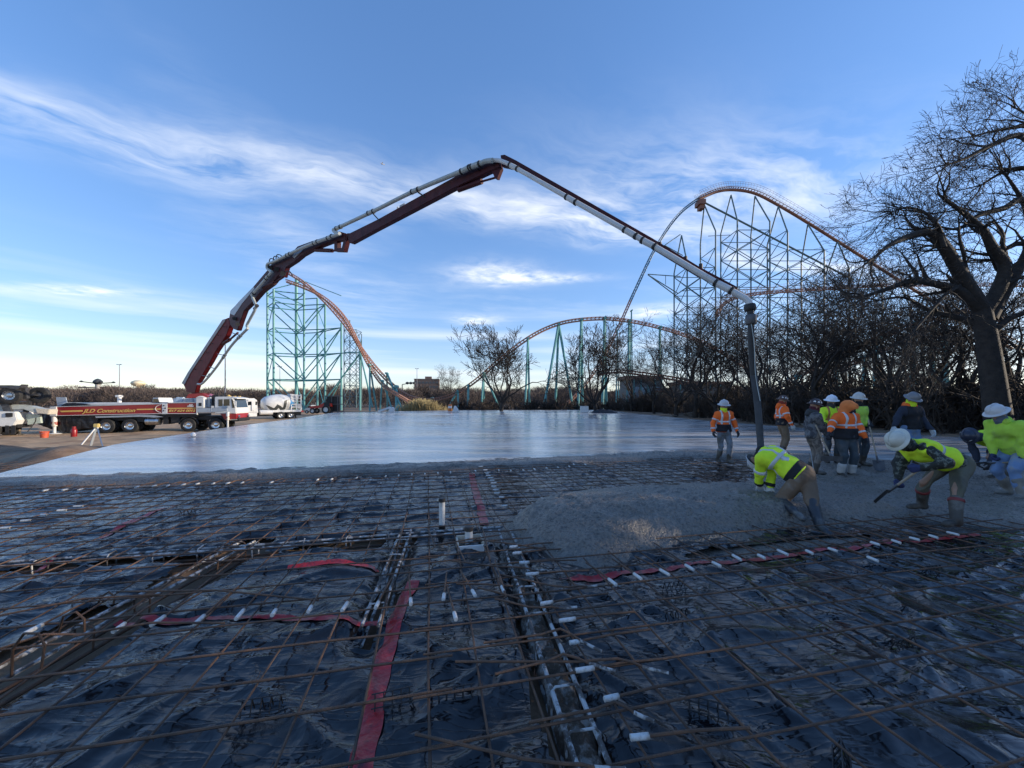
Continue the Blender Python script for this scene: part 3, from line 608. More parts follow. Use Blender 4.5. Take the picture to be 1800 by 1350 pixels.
# ================================================================== background: coaster, woods, far things
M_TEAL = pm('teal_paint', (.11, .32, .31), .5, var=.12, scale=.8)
M_TEALD = pm('grey_teal_paint', (.085, .15, .165), .5, var=.12, scale=.8)  # darker, greyer teal for the lattice towers
M_ORANGE = pm('orange_track_paint', (.37, .18, .115), .5, var=.15, scale=.6)
M_BLUETRK = pm('blue_track_paint', (.05, .13, .19), .5, var=.12, scale=.6)
M_RUSTSHADE = pm('rust_and_shaded_orange_paint', (.22, .092, .058), .55, var=.2, scale=.5)  # rusty low tracks; on the lift hill, orange with its shade painted in
def spline(P, n=10):
    P = [Vector(p) for p in P]; out = []
    for i in range(len(P) - 1):
        a, b, c, d = P[max(i - 1, 0)], P[i], P[i + 1], P[min(i + 2, len(P) - 1)]
        for k in range(n):
            t = k / n; out.append(.5 * ((2 * b) + (c - a) * t + (2 * a - 5 * b + 4 * c - d) * t * t + (3 * b - a - 3 * c + d) * t ** 3))
    out.append(P[-1]); return out
def track(px, mat, label, side=Vector((0, 1, 0)), g=.58, rr_=.10, sp=.2, n=8, rail=False):
    C = spline([at(*p) for p in px], n); root = empty('coaster_track', C[0], 0, label, 'coaster track'); o = C[0]
    T = [(C[min(i + 1, len(C) - 1)] - C[max(i - 1, 0)]).normalized() for i in range(len(C))]
    S = [(side - t * side.dot(t)).normalized() for t in T]; U = [s.cross(t) for s, t in zip(S, T)]
    U = [u if u.z > -.2 else -u for u in U]
    for sg in (-1, 1): MB().tube([c - o + s * g * sg for c, s in zip(C, S)], rr_, 6, cap=True).build('rail', mat, root, sm=True)
    MB().tube([c - o - u * .6 for c, u in zip(C, U)], sp, 8).build('spine', mat, root, sm=True)
    P0, P1 = [], []; acc = 0
    for i in range(1, len(C)):
        L = (C[i] - C[i - 1]).length; k = max(int(L / 1.3), 1)
        for j in range(k):
            t = j / k; c = C[i - 1].lerp(C[i], t) - o; s = S[i]; u = U[i]
            P0 += [c - s * g, c - u * .6, c - u * .6]; P1 += [c + s * g, c - s * g, c + s * g]
    V, F = tubes_np(P0, P1, np.full(len(P0), .075), np.full(len(P0), .075), 4)
    tag(link('crosstie', np_mesh('crosstie', V, F), mat, root), kind='stuff')
    if rail:
        for sg in (-1, 1):
            P0, P1 = [], []
            for i in range(len(C) - 1):
                a = C[i] - o + S[i] * sg * 1.5; b = C[i + 1] - o + S[i + 1] * sg * 1.5
                P0 += [a + U[i] * .9, a + U[i] * 1.5, a, a]; P1 += [b + U[i + 1] * .9, b + U[i + 1] * 1.5, a + U[i] * 1.5, b]
            V, F = tubes_np(P0, P1, np.full(len(P0), .032), np.full(len(P0), .032), 4)
            link('handrail', np_mesh('handrail', V, F), M_RUSTSHADE, root)
    return root
track([(492, 470, 106), (515, 482, 104), (540, 499, 102), (575, 531, 100), (612, 574, 98), (636, 611, 97), (662, 645, 96), (690, 674, 95), (716, 693, 94), (745, 700.5, 93), (780, 697, 92), (810, 684, 92), (840, 663, 92), (880, 628, 93), (925, 594, 94), (965, 573, 95), (1005, 562, 96), (1060, 558, 98), (1110, 563, 99), (1160, 574, 100), (1205, 588, 101), (1260, 612, 102), (1320, 650, 103)], M_ORANGE, 'orange coaster track dropping from the left tower and arching over the middle')
track([(505, 492, 100), (535, 503, 99), (562, 516, 98), (588, 536, 97), (610, 562, 96), (626, 592, 95.5), (640, 620, 95), (655, 648, 95), (675, 675, 94), (700, 692, 90), (720, 704, 86)], M_ORANGE, 'second orange coaster track curving down just below the first at the left tower')
track([(975, 716, 112), (1000, 704, 114), (1030, 671, 116), (1052, 638, 118), (1072, 602, 120), (1090, 565, 122), (1107, 527, 123)], M_ORANGE, 'straight orange foot of the steep coaster drop')
track([(1107, 527, 123), (1125, 488, 124), (1143, 450, 125), (1160, 420, 126), (1180, 390, 127), (1200, 368, 128), (1228, 347, 129)], M_BLUETRK, 'dark blue upper part of the steep coaster drop')
track([(1228, 347, 129), (1260, 334, 130), (1292, 331, 131), (1330, 338, 131), (1375, 361, 131), (1430, 394, 131), (1500, 438, 131), (1560, 476, 131), (1620, 514, 131), (1700, 562, 131), (1780, 610, 131)], M_RUSTSHADE, 'orange lift hill coloured rust brown for shade, with handrails sloping down behind the oak', g=.9, sp=.45, rail=True)
track([(1262, 556, 118), (1266, 540, 117), (1280, 527, 116), (1300, 520, 115), (1335, 514, 114), (1400, 509, 113), (1480, 504, 113), (1560, 500, 113), (1680, 499, 113), (1800, 500, 113), (1900, 503, 113)], M_ORANGE, 'orange level coaster track with brake platforms behind the bare trees', rail=True)
track([(1320, 700, 75), (1380, 672, 74), (1440, 638, 73), (1500, 610, 72), (1560, 585, 72), (1620, 562, 72), (1665, 549, 72), (1705, 545, 72), (1760, 560, 72)], M_RUSTSHADE, 'rust coloured track climbing to the right behind the bare trees')
track([(1400, 680, 80), (1460, 652, 79), (1530, 622, 78), (1600, 590, 77), (1665, 556, 76), (1740, 580, 76), (1820, 620, 76)], M_RUSTSHADE, 'lower rust track below the climbing one behind the trees')
track([(1050, 655, 88), (1085, 650, 88), (1130, 655, 87), (1190, 664, 86), (1250, 676, 85), (1330, 682, 84)], M_RUSTSHADE, 'low rust track winding behind the middle trees')
track([(1150, 683, 80), (1220, 684, 80), (1300, 690, 80)], M_RUSTSHADE, 'lowest rust track near the ground behind the middle trees')
def zof(py, Y): return CAMH - (py - HOR) / FPX * Y
def strut(root, a, b, r, name, mat=M_TEAL): 
    o = root.location; return MB().cyl(Vector(a) - o, Vector(b) - o, r, n=8).build(name, mat, root, sm=True)
# ---- left tower
GZ = -.45
lt = empty('support_tower', at(470, 706, 105) - Vector((0, 0, 2.2)), 0, 'tall teal braced tower under the coaster drop behind the mixer truck', 'coaster support'); lt.location.z = GZ
cols = {'A': (470, 105, 512), 'B': (481, 100, 508), 'C': (521, 108.6, 489), 'D': (534.5, 103, 494), 'E': (558, 107, 525), 'F': (571.5, 102, 532), 'G': (600, 100, 568), 'H': (633, 98, 614)}
base = {}; topz = {}
for k, (px, Y, pt) in cols.items():
    base[k] = Vector(((px - 900) / FPX * Y, Y, 0)); topz[k] = zof(pt, Y)
    strut(lt, base[k] + Vector((0, 0, GZ)), base[k] + Vector((0, 0, topz[k])), .42 if k == 'C' else .27, 'column')
def nd(k, z): return base[k] + Vector((0, 0, z))
rings = [7.6, 14.4, 21.0, 27.6, 30.6]
def beam(a, b, z, z2=None, r=.14, n='beam'):
    if z <= topz[a] + .5 and (z2 or z) <= topz[b] + .5: strut(lt, nd(a, z), nd(b, z2 if z2 is not None else z), r, n)
for z in rings:
    for a, b in (('A', 'C'), ('B', 'D'), ('A', 'B'), ('C', 'D'), ('C', 'E'), ('D', 'F'), ('E', 'F'), ('E', 'G'), ('F', 'G')): beam(a, b, z)
for i, z in enumerate(rings[:-1] + [0.9]):
    lo = ([GZ] + rings)[i] if i < 4 else GZ
    hi = rings[i] if i < 4 else 7.6
    if i == 4: continue
    for a, b in (('A', 'C'), ('B', 'D')): beam(a, b, hi, lo, .15, 'brace')
    for a, b in (('C', 'E'), ('D', 'F'), ('E', 'G'), ('F', 'G')): 
        if hi <= topz[b] + .5: beam(a, b, lo, hi, .14, 'brace')
    beam('A', 'B', lo, hi, .1, 'brace') if i % 2 else beam('A', 'B', hi, lo, .1, 'brace')
    beam('C', 'D', hi, lo, .12, 'brace'); beam('E', 'F', hi, lo, .1, 'brace')
beam('A', 'C', 30.6, 27.6, .13, 'brace'); beam('B', 'D', 30.6, 27.6, .13, 'brace'); beam('G', 'H', 14.4, None, .14)
strut(lt, nd('G', GZ + 0.2) - Vector((6, 0, 0)), nd('H', 14.2), .17, 'brace'); strut(lt, nd('E', GZ), nd('H', 14.0), .15, 'brace')
strut(lt, nd('H', 14.2), at(655, 716, 95), .2, 'brace'); strut(lt, nd('D', topz['D']), nd('F', topz['F']), .13, 'beam'); strut(lt, nd('B', topz['B']), nd('D', topz['D']), .12, 'beam'); strut(lt, nd('C', topz['C']), at(600, 520, 100), .1, 'beam')
# ---- slim lattice tower behind
def lattice(px0, px1, ptop, Y, d, label, tops=None, r=.2, pan=6.5, mat=M_TEALD, rb=.1, apx=None):
    x0 = (px0 - 900) / FPX * Y; x1 = (px1 - 900) / FPX * Y; root = empty('support_tower', ((x0 + x1) / 2, Y, GZ), 0, label, 'coaster support')
    C = [(x0, Y - d / 2), (x1, Y - d / 2), (x1, Y + d / 2), (x0, Y + d / 2)]
    zl, zr = (zof(ptop[0], Y), zof(ptop[1], Y)); tap = 11 if apx else 0
    Zt = [zl - tap, zr - tap, zr - tap, zl - tap]
    for c, z in zip(C, Zt): strut(root, (*c, GZ), (*c, z), r, 'column', mat)
    if apx:
        for (i, j), px, pt in (((0, 3), apx[0], ptop[0]), ((1, 2), apx[1], ptop[1])):
            ap = at(px, pt, Y)
            for q in (i, j): strut(root, (*C[q], Zt[q]), ap, r * .9, 'column', mat)
    P0, P1 = [], []; z = GZ; o = root.location; k = 0
    while z < max(Zt) - 1:
        z2 = z + pan
        for i, j in ((0, 1), (1, 2), (2, 3), (3, 0)):
            lim = min(Zt[i], Zt[j]) if (i, j) in ((0, 1), (2, 3)) else Zt[i]
            if z2 <= lim + 1:
                a, b = Vector((*C[i], z)), Vector((*C[j], z)); a2, b2 = Vector((*C[i], z2)), Vector((*C[j], z2))
                if mat is M_TEALD or k % 2: P0 += [a - o]; P1 += [b2 - o]
                P0 += [b - o, a2 - o]; P1 += [a2 - o, b2 - o]
        z = z2; k += 1
    if P0:
        V, F = tubes_np(P0, P1, np.full(len(P0), rb), np.full(len(P0), rb), 5); link('bracing', np_mesh('bracing', V, F), mat, root)
    return root
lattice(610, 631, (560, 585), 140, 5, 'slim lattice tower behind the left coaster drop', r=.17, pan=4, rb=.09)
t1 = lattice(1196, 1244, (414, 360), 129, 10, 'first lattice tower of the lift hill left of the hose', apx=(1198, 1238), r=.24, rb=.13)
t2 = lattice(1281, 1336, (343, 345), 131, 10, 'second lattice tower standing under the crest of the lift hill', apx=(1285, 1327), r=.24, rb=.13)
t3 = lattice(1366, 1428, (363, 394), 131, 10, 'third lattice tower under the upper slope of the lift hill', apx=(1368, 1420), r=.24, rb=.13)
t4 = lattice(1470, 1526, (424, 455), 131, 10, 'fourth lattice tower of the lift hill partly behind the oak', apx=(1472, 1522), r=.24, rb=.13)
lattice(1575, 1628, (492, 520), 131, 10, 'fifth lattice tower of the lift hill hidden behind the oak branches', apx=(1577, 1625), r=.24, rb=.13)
for a, b, r in (((1240, 357, 131), (1500, 492, 131), .3), ((1250, 506, 129), (1196, 512, 129), .12), ((1250, 505, 131), (1366, 505, 131), .12), ((1245, 415, 129), (1285, 413, 131), .1), ((1250, 523, 129), (1400, 523, 131), .12)): strut(t1, at(*a), at(*b), r, 'beam', M_TEALD)
for a, b, r in (((1139, 482, 125), (1196, 486, 129), .16), ((1139, 483, 125), (1192, 516, 129), .16), ((1139, 483, 125), (1196, 526, 129), .16), ((1170, 430, 126), (1196, 412, 129), .14), ((1168, 431, 126), (1200, 449, 129), .14), ((1170, 500, 127), (1170, 484, 127), .1)): strut(t1, at(*a), at(*b), r, 'brace', M_TEALD)
MB().box((0, 0, 0), (2.2, 3.4, 1.6)).box((0.2, 0, -1.4), (1.4, 2.4, 1.4)).build('service_platform', M_RUSTSHADE, t1).location = at(1231, 358, 129) - t1.location
# ---- supports of the camelback and the low parts
def aframe(px, py, Y, feet, r, label):
    ap = at(px, py, Y); root = empty('track_support', (ap.x, Y, GZ + .1), 0, label, 'coaster support')
    for fx, fy in feet:
        strut(root, ((fx - 900) / FPX * fy, fy, GZ), ap, r, 'leg')
    strut(root, ap - Vector((0, .9, .2)), ap + Vector((0, .9, -.2)), r * 1.1, 'head_beam'); return root
for i, a in enumerate([(928, 594, 94, [(923, 91), (931, 97)], .24, 'slim paired teal support under the left shoulder of the arch'), (982, 569, 95.5, [(955, 93), (976, 98), (1008, 96)], .3, 'three legged teal support standing left of the arch crest'), (1022, 561, 96.5, [(1016, 93), (1024, 100)], .33, 'paired teal support just left of the arch crest'), (1063, 558, 98, [(1059, 94), (1066, 102)], .36, 'paired teal support under the arch crest'), (1106, 563, 99, [(1104, 95), (1108, 103)], .34, 'paired teal support right of the arch crest'), (1160, 574, 100, [(1158, 97), (1163, 103)], .3, 'teal support right of the arch behind the first trees'),
        (823, 676, 92, [(823, 91), (822, 94)], .25, 'short teal post under the foot of the arch'), (850, 654, 92, [(846, 90), (851, 94), (880, 92)], .22, 'raked teal support left of the spreading tree'), (760, 699, 93, [(760, 92), (758, 94)], .3, 'very short teal post beside the reeds'),
        (805, 686, 92, [(805, 91), (785, 92)], .24, 'short braced teal post at the low point of the track'), (650, 640, 95, [(650, 93), (662, 96)], .22, 'raked teal support near the red machine'), (672, 668, 94, [(668, 94), (690, 93)], .2, 'short raked teal support near the white machine'), (697, 678, 94.5, [(697, 92), (699, 96)], .34, 'thick teal post at the foot of the left drop'), (680, 655, 95.4, [(708, 92), (681, 96)], .22, 'long raked teal leg at the foot of the left drop'),
        (1110, 545, 122, [(1106, 118), (1112, 126)], .2, 'tall thin support under the steep drop'), (1085, 580, 121, [(1083, 118), (1088, 124)], .2, 'thin support low under the steep drop')]): aframe(*a)
for i, (px, py, Y) in enumerate([(1400, 660, 73.5), (1470, 622, 72.5), (1540, 594, 72), (1605, 567, 72), (1662, 549, 72), (1520, 626, 78), (1640, 572, 76), (1730, 553, 72), (1350, 684, 75)]):
    aframe(px, py, Y, [(px - 3, Y - 2), (px + 4, Y + 2)], .34, 'weathered teal post number of the track behind the right woods'.replace(' number', '') if False else ['teal support under the low end of the climbing track', 'teal support under the middle of the climbing track', 'teal support under the upper part of the climbing track', 'teal support just left of the climbing track top', 'thick teal support at the top of the climbing track', 'teal support under the lower of the two climbing tracks', 'teal support beside the oak under the lower track', 'teal support behind the oak trunk', 'short teal support at the far end of the climbing track'][i])
M_SHED = pm('shed_wall', (.17, .16, .15), .8, var=.2); M_SHEDR = pm('rust_roof', (.24, .12, .075), .7, var=.25)
for i, (px0, px1, pt, Y, lab) in enumerate([(1095, 1155, 662, 84, 'low teal framed service building left of the first dark trees'), (1185, 1270, 672, 78, 'low teal framed station building behind the dark trees'), (1560, 1640, 690, 60, 'small grey shed behind the thicket')]):
    a = at(px0, pt, Y); b = at(px1, pt, Y); w = b.x - a.x; h = a.z - GZ; root = empty('service_building', ((a.x + b.x) / 2, Y, GZ), 0, lab, 'building')
    MB().box((0, 0, h * .45), (w, 5, h * .9)).build('wall', M_SHED, root); MB().box((0, 0, h * .95), (w + .8, 6, h * .1)).build('roof', M_SHEDR, root)
    for k in range(6): strut(root, root.location + Vector((-w / 2 + w * k / 5, -2.9, 0)), root.location + Vector((-w / 2 + w * k / 5, -2.9, h * .9)), .12, 'post')
    for k in range(5): 
        MB().box((-w / 2 + w * (k + .5) / 5, -2.55, h * .5), (w / 8, .12, h * .4)).build('window', pm('pale_pane', (.30, .38, .42), .25), root)
# ---- bare trees
def grow(seed, H, r0, lean=(0, 0), spread=1.0, fork=.3, dens=1.0, maxl=5, wander=.22, up=.06, limb_n=6, twist=1.0, Lf=(.62, .52, .42, .28, .17), minr=.006, KD=(0, 6, 5, 4, 0, 0), limbs=None):
    R = random.Random(seed); segs = [[] for _ in range(maxl + 1)]
    def rdir(d, ang):
        ax = d.orthogonal().normalized(); ax = Matrix.Rotation(R.uniform(0, 6.283), 3, d) @ ax
        return (Matrix.Rotation(ang, 3, ax) @ d).normalized()
    def branch(p, d, L, r, lv):
        n = max(3, int(L / (.55 if lv < 2 else .34 if lv < 4 else .2))) if lv else 6
        n = min(n, 11); st = L / n; kids = KD[lv] * dens
        r1 = r * (.72 if lv == 0 else .3)
        for i in range(n):
            t0, t1 = i / n, (i + 1) / n
            w = wander * twist * (1.0 if lv else .35)
            d = (d + Vector((R.gauss(0, w), R.gauss(0, w), R.gauss(0, w * .7) + up * (1 if lv else 0)))).normalized()
            q = p + d * st; ra = r + (r1 - r) * t0; rb = r + (r1 - r) * t1
            segs[min(lv, maxl)].append((p, q, max(ra, minr), max(rb, minr * .7)))
            if lv and lv < maxl and t1 > (.3 if lv < 3 else .15):
                k = kids / n; k = int(k) + (1 if R.random() < k % 1 else 0)
                for _ in range(k):
                    a = R.uniform(.45, 1.05); cl = H * Lf[min(lv, 4)] * R.uniform(.5, 1.1) * (1.15 - .55 * t1)
                    branch(q, rdir(d, a), cl * .55, max(rb * R.uniform(.45, .7), minr), lv + 1)
            p = q
        if lv == 0:
            for k in range(limb_n):
                a = k / limb_n * 6.283 + R.uniform(-.4, .4); el = R.uniform(.25, .95) / spread ** .5
                dd = Vector((math.cos(a) * math.cos(el), math.sin(a) * math.cos(el), math.sin(el)))
                branch(p - d * R.uniform(0, st * 2.0), (dd * spread + d * .35).normalized(), H * Lf[0] * R.uniform(.75, 1.1), r1 * R.uniform(.45, .75), 1)
        elif lv < maxl:
            for _ in range(2): branch(p, rdir(d, R.uniform(.2, .5)), L * .45, max(r1, minr), lv + 1)
    if limbs:
        for k, (P, ra, rb) in enumerate(limbs):
            C = spline(P, 4); m = len(C) - 1
            for i in range(m):
                r_a = ra + (rb - ra) * i / m; r_b = ra + (rb - ra) * (i + 1) / m; segs[0 if k == 0 else 1].append((C[i], C[i + 1], r_a, r_b))
                if k and i > m * .12:
                    d = (C[i + 1] - C[i]).normalized(); kk = KD[1] * dens / m * 2.0; kk = int(kk) + (1 if R.random() < kk % 1 else 0)
                    for _ in range(kk): branch(C[i + 1], rdir(d, R.uniform(.4, 1.0)), H * Lf[1] * R.uniform(.5, 1.1) * (1.15 - .5 * i / m) * .55, max(r_b * R.uniform(.4, .65), minr), 2)
            if k:
                for _ in range(3): branch(C[-1], rdir(d, R.uniform(.15, .5)), H * .2, rb, 2)
        return segs
    d0 = Vector((lean[0], lean[1], 1)).normalized()
    branch(Vector((0, 0, -.3)), d0, H * fork, r0, 0)
    return segs
M_BARK = pm('dark_bark', (.033, .027, .023), .9, var=.35, scale=4, bump=.03, bscale=14)
M_BARK2 = pm('brown_bark', (.060, .046, .036), .9, var=.35, scale=3)
def seg_mesh(name, S, n):
    if not S: return None
    P0 = np.array([s[0] for s in S]); P1 = np.array([s[1] for s in S]); R0 = np.array([s[2] for s in S]); R1 = np.array([s[3] for s in S])
    V, F = tubes_np(P0, P1, R0, R1, n); me = np_mesh(name, V, F); smooth(me); return me
def tree_meshes(segs):
    tr = seg_mesh('trunk', segs[0], 9); V, F = [], []; off = 0
    for lv in range(1, len(segs)):
        if not segs[lv]: continue
        S = segs[lv]; a, b = tubes_np(np.array([s[0] for s in S]), np.array([s[1] for s in S]), np.array([s[2] for s in S]), np.array([s[3] for s in S]), 6 if lv == 1 else 4 if lv == 2 else 3)
        V.append(a)
        if lv >= 0: F.append(b + off)
        off += len(a)
    cr = np_mesh('crown', np.concatenate(V), np.concatenate(F)); smooth(cr); return tr, cr
def plant_tree(ms, loc, rz, sc, label, mat=M_BARK, group='bare trees'):
    root = empty('bare_tree', loc, rz, label, 'tree', group); root.scale = (sc, sc, sc)
    for nm, me in zip(('trunk', 'crown'), ms): link(nm, me, mat, root)
    return root
TV = [tree_meshes(grow(100 + i, 10, .26, spread=sp_, fork=fk, limb_n=ln, dens=1.0, maxl=4, wander=.24, minr=mr_, KD=kd)) for i, (sp_, fk, ln, mr_, kd) in enumerate([(1.0, .22, 6, .013, (0, 6, 5, 3.5, 0, 0)), (.75, .3, 6, .013, (0, 6, 5, 3.5, 0, 0)), (1.3, .2, 7, .013, (0, 6, 5, 3.5, 0, 0)), (.65, .36, 5, .013, (0, 6, 5, 3.5, 0, 0)), (1.25, .17, 8, .022, (0, 6, 6, 4, 0, 0))])]
def limbpx(pts, b, Y0, Y1): return [at(px, py, Y0 + (Y1 - Y0) * k / max(len(pts) - 1, 1)) - b for k, (px, py) in enumerate(pts)]
ob = at(1757, 752, 19.0); ob.z = -.15
OL = [(limbpx([(1760, 782), (1752, 720), (1744, 660), (1735, 600), (1724, 540)], ob, 19, 19), .54, .36),
      (limbpx([(1727, 545), (1700, 503), (1682, 470), (1658, 431), (1639, 409), (1600, 415), (1562, 432), (1535, 455)], ob, 19, 17.5), .35, .06), (limbpx([(1728, 550), (1690, 514), (1648, 500), (1602, 494), (1560, 508), (1522, 520)], ob, 19, 18.2), .28, .055), (limbpx([(1735, 580), (1690, 560), (1634, 546), (1590, 523), (1545, 528)], ob, 19, 20.5), .18, .04),
      (limbpx([(1727, 550), (1753, 512), (1767, 468), (1745, 436), (1728, 405), (1695, 375), (1660, 350)], ob, 19, 18.5), .34, .06), (limbpx([(1740, 560), (1765, 515), (1792, 470), (1810, 420), (1800, 360), (1770, 310)], ob, 19, 20), .28, .05), (limbpx([(1738, 590), (1775, 560), (1815, 545), (1850, 520)], ob, 19, 18), .18, .05), (limbpx([(1660, 435), (1640, 385), (1600, 365), (1570, 372)], ob, 18, 18.6), .10, .03), (limbpx([(1690, 500), (1660, 520), (1625, 560), (1600, 590)], ob, 18.8, 17.4), .10, .03)]
oak = tree_meshes(grow(15, 8.0, .5, wander=.24, up=.02, minr=.0085, Lf=(.5, .5, .42, .30, .18), KD=(0, 4.2, 3.6, 2.6, 1.0, 0), limbs=OL))
plant_tree(oak, ob, 0, 1.0, 'huge spreading bare oak at the right edge of the picture')
ob2 = at(1862, 752, 19.5); ob2.z = -.15
OL = [(limbpx([(1862, 782), (1860, 600), (1856, 420), (1850, 260)], ob2, 19.5, 19.5), .5, .22), (limbpx([(1856, 400), (1800, 352), (1765, 366), (1721, 378), (1685, 402), (1650, 398)], ob2, 19.5, 18.5), .20, .04), (limbpx([(1852, 300), (1800, 240), (1750, 252), (1700, 277), (1670, 288)], ob2, 19.5, 18.8), .18, .04), (limbpx([(1850, 285), (1820, 225), (1780, 225), (1740, 232), (1710, 240)], ob2, 19.5, 19), .13, .03), (limbpx([(1850, 290), (1830, 240), (1808, 205), (1785, 190)], ob2, 19.5, 20), .12, .03), (limbpx([(1858, 480), (1800, 428), (1745, 448), (1695, 440)], ob2, 19.5, 20.3), .18, .04), (limbpx([(1857, 360), (1815, 300), (1770, 300), (1725, 325)], ob2, 19.5, 20.5), .16, .04)]
oak2 = tree_meshes(grow(23, 8, .42, wander=.24, up=.02, minr=.0085, Lf=(.5, .48, .42, .30, .18), KD=(0, 3.6, 3.4, 2.4, 1.0, 0), limbs=OL))
plant_tree(oak2, ob2, 0, 1.0, 'second big oak whose branches reach in from beyond the right edge')
tl = [(880, 69, 1.5, 4, 'wide bare tree left of the arch supports'), (1047, 62, 1.4, 4, 'wide bare tree behind the black tarp heap'), (1188, 47, 1.14, 0, 'dark bare tree at the left end of the right woods'), (1150, 60, .95, 1, 'thin bare tree behind the left end of the woods'), (1222, 44, 1.22, 1, 'dark double trunk tree left of the hose'), (1262, 40, 1.16, 2, 'leaning dark tree just left of the hose'), (1325, 38, 1.12, 3, 'bare tree right behind the hose'), (1390, 34, 1.05, 0, 'bare tree above the brown hard hat worker'), (1428, 30, 1.12, 1, 'tall bare tree above the camouflage worker'), (1500, 29, .95, 2, 'bare tree above the hooded worker'), (1560, 27, .98, 3, 'bare tree between the hooded worker and the black vest'), (1625, 25, .95, 0, 'bare tree above the black vest worker'), (1690, 24, .9, 1, 'bare tree left of the oak trunk'), (1300, 52, 1.1, 0, 'bare tree farther back behind the hose'), (1450, 44, 1.15, 3, 'bare tree deep in the woods behind the workers'), (1580, 40, 1.15, 1, 'bare tree deep in the woods left of the oak'), (1690, 36, 1.2, 2, 'bare tree deep in the woods behind the oak'), (1780, 30, 1.15, 3, 'bare tree deep in the woods right of the oak'), (793, 150, 1.5, 1, 'pale distant bare tree right of the brick building'), (1240, 62, 1.2, 2, 'bare tree deep behind the double trunk tree'), (1350, 60, 1.25, 1, 'bare tree far back right of the hose'), (1400, 50, 1.2, 2, 'bare tree far back above the brown hard hat'), (1530, 38, 1.15, 0, 'bare tree second row right of the hooded worker'), (1640, 33, 1.15, 3, 'bare tree second row left of the oak trunk'), (1480, 62, 1.4, 1, 'tall bare tree in the last row of the woods'), (1110, 72, 1.1, 3, 'small bare tree at the end of the woods left of the dark ones')]
for i, (px, Y, sc, v, lab) in enumerate(tl):
    x = (px - 900) / FPX * Y; plant_tree(TV[v], (x, Y, gz(x, Y) - .05), i * 1.7 + .4, sc, lab, M_BARK if i != 18 else M_BARK2)
# ---- thicket along the right and far brush: one mass
def bush_template(seed, n=9, h=1.0, thick=1.0):
    R = random.Random(seed); P0, P1, R0, R1 = [], [], [], []
    for i in range(n):
        a = R.uniform(0, 6.283); q = R.uniform(0, .35); p = Vector((math.cos(a) * q, math.sin(a) * q, 0)); d = Vector((R.gauss(0, .3), R.gauss(0, .3), 1)).normalized(); L = h * R.uniform(.55, 1.0)
        for k in range(4):
            d = (d + Vector((R.gauss(0, .22), R.gauss(0, .22), .05))).normalized(); e = p + d * L / 4; r = .012 * thick * (1 - k * .2)
            P0.append(p); P1.append(e); R0.append(r); R1.append(r * .8)
            for _ in range(3):
                f = p.lerp(e, R.random()); dd = (d * .7 + Vector((R.gauss(0, .7), R.gauss(0, .7), R.gauss(.2, .5)))).normalized(); g_ = f + dd * L * R.uniform(.12, .3); P0.append(f); P1.append(g_); R0.append(.006 * thick); R1.append(.003 * thick)
                for _ in range(1):
                    f2 = f.lerp(g_, R.uniform(.3, 1)); d2 = (dd + Vector((R.gauss(0, .7), R.gauss(0, .7), R.gauss(.1, .5)))).normalized(); P0.append(f2); P1.append(f2 + d2 * L * R.uniform(.06, .16)); R0.append(.0042 * thick); R1.append(.002 * thick)
            p = e
    return tubes_np(P0, P1, R0, R1, 3)
def brush(name, label, spots, mat, thick=1.0, seeds=(1, 2, 3, 4), n=9):
    T = [bush_template(s, n=n, thick=thick) for s in seeds]; V, F = [], []; off = 0; R = random.Random(5)
    for (x, y, z, h, w) in spots:
        tv, tf = T[R.randrange(len(T))]; a = R.uniform(0, 6.283); c, s = math.cos(a), math.sin(a)
        v = np.stack([(tv[:, 0] * c - tv[:, 1] * s) * w + x, (tv[:, 0] * s + tv[:, 1] * c) * w + y, tv[:, 2] * h + z], 1)
        V.append(v); F.append(tf + off); off += len(v)
    return tag(link(name, np_mesh(name, np.concatenate(V), np.concatenate(F)), mat), label, 'brush', kind='stuff')
R = random.Random(3); sp_ = []
edge = [(27, -16), (27.5, 4), (28.0, 12), (26.0, 19.5), (22.5, 26), (20.5, 36), (21.5, 50), (22, 68), (20, 80)]
for i in range(330):
    k = R.random() * (len(edge) - 1); a = int(k); t = k - a; x = edge[a][0] * (1 - t) + edge[a + 1][0] * t; y = edge[a][1] * (1 - t) + edge[a + 1][1] * t
    o = abs(R.gauss(0, 1)) * 6.0; x += o + R.uniform(-.6, .6) + .8; h = R.uniform(1.8, 4.0) + min(o, 8) * .18; sp_.append((x, y, -.25, h, h * R.uniform(.9, 1.4)))
spd = []
M_TWIG = pm('brush_twigs', (.058, .045, .036), .95, var=.4, scale=.7)
brush('thicket', 'dense dark leafless thicket behind the workers along the right woods', sp_, M_TWIG, 1.35)
sp_ = [(R.uniform(-24, 30), R.uniform(80, 96), -.4, R.uniform(1.2, 3.2), R.uniform(2.5, 4.5)) for i in range(120)]
sp_ = [s for s in sp_ if not (-27 < s[0] < -16 and s[1] < 92)]
brush('far_brush', 'low dark brush along the far edge of the slab', sp_, pm('far_twigs', (.055, .043, .035), .95, var=.4, scale=.3), 3.0)
for i in range(104): x = R.uniform(25, 44); h = R.uniform(8, 12.5); spd.append((x, R.uniform(-16, 11.5), -.25, h, h * R.uniform(.7, 1.0)))  # tall brush out of view, added to block the sun from the foreground
for i in range(36):
    k = R.random() * (len(edge) - 1); a = int(k); t = k - a; x = edge[a][0] * (1 - t) + edge[a + 1][0] * t + R.uniform(5, 22); y = edge[a][1] * (1 - t) + edge[a + 1][1] * t; h = R.uniform(3.5, 6.0) if y > 12 else R.uniform(8, 12); spd.append((x, y, -.25, h, h * R.uniform(.8, 1.2)))  # woods filler; the ones out of view are made tall to hold off the sun
brush('deep_thicket_sunscreen', 'tangled leafless undergrowth behind the thicket, with tall unseen brush added to block the sun', spd, M_TWIG, 1.5)
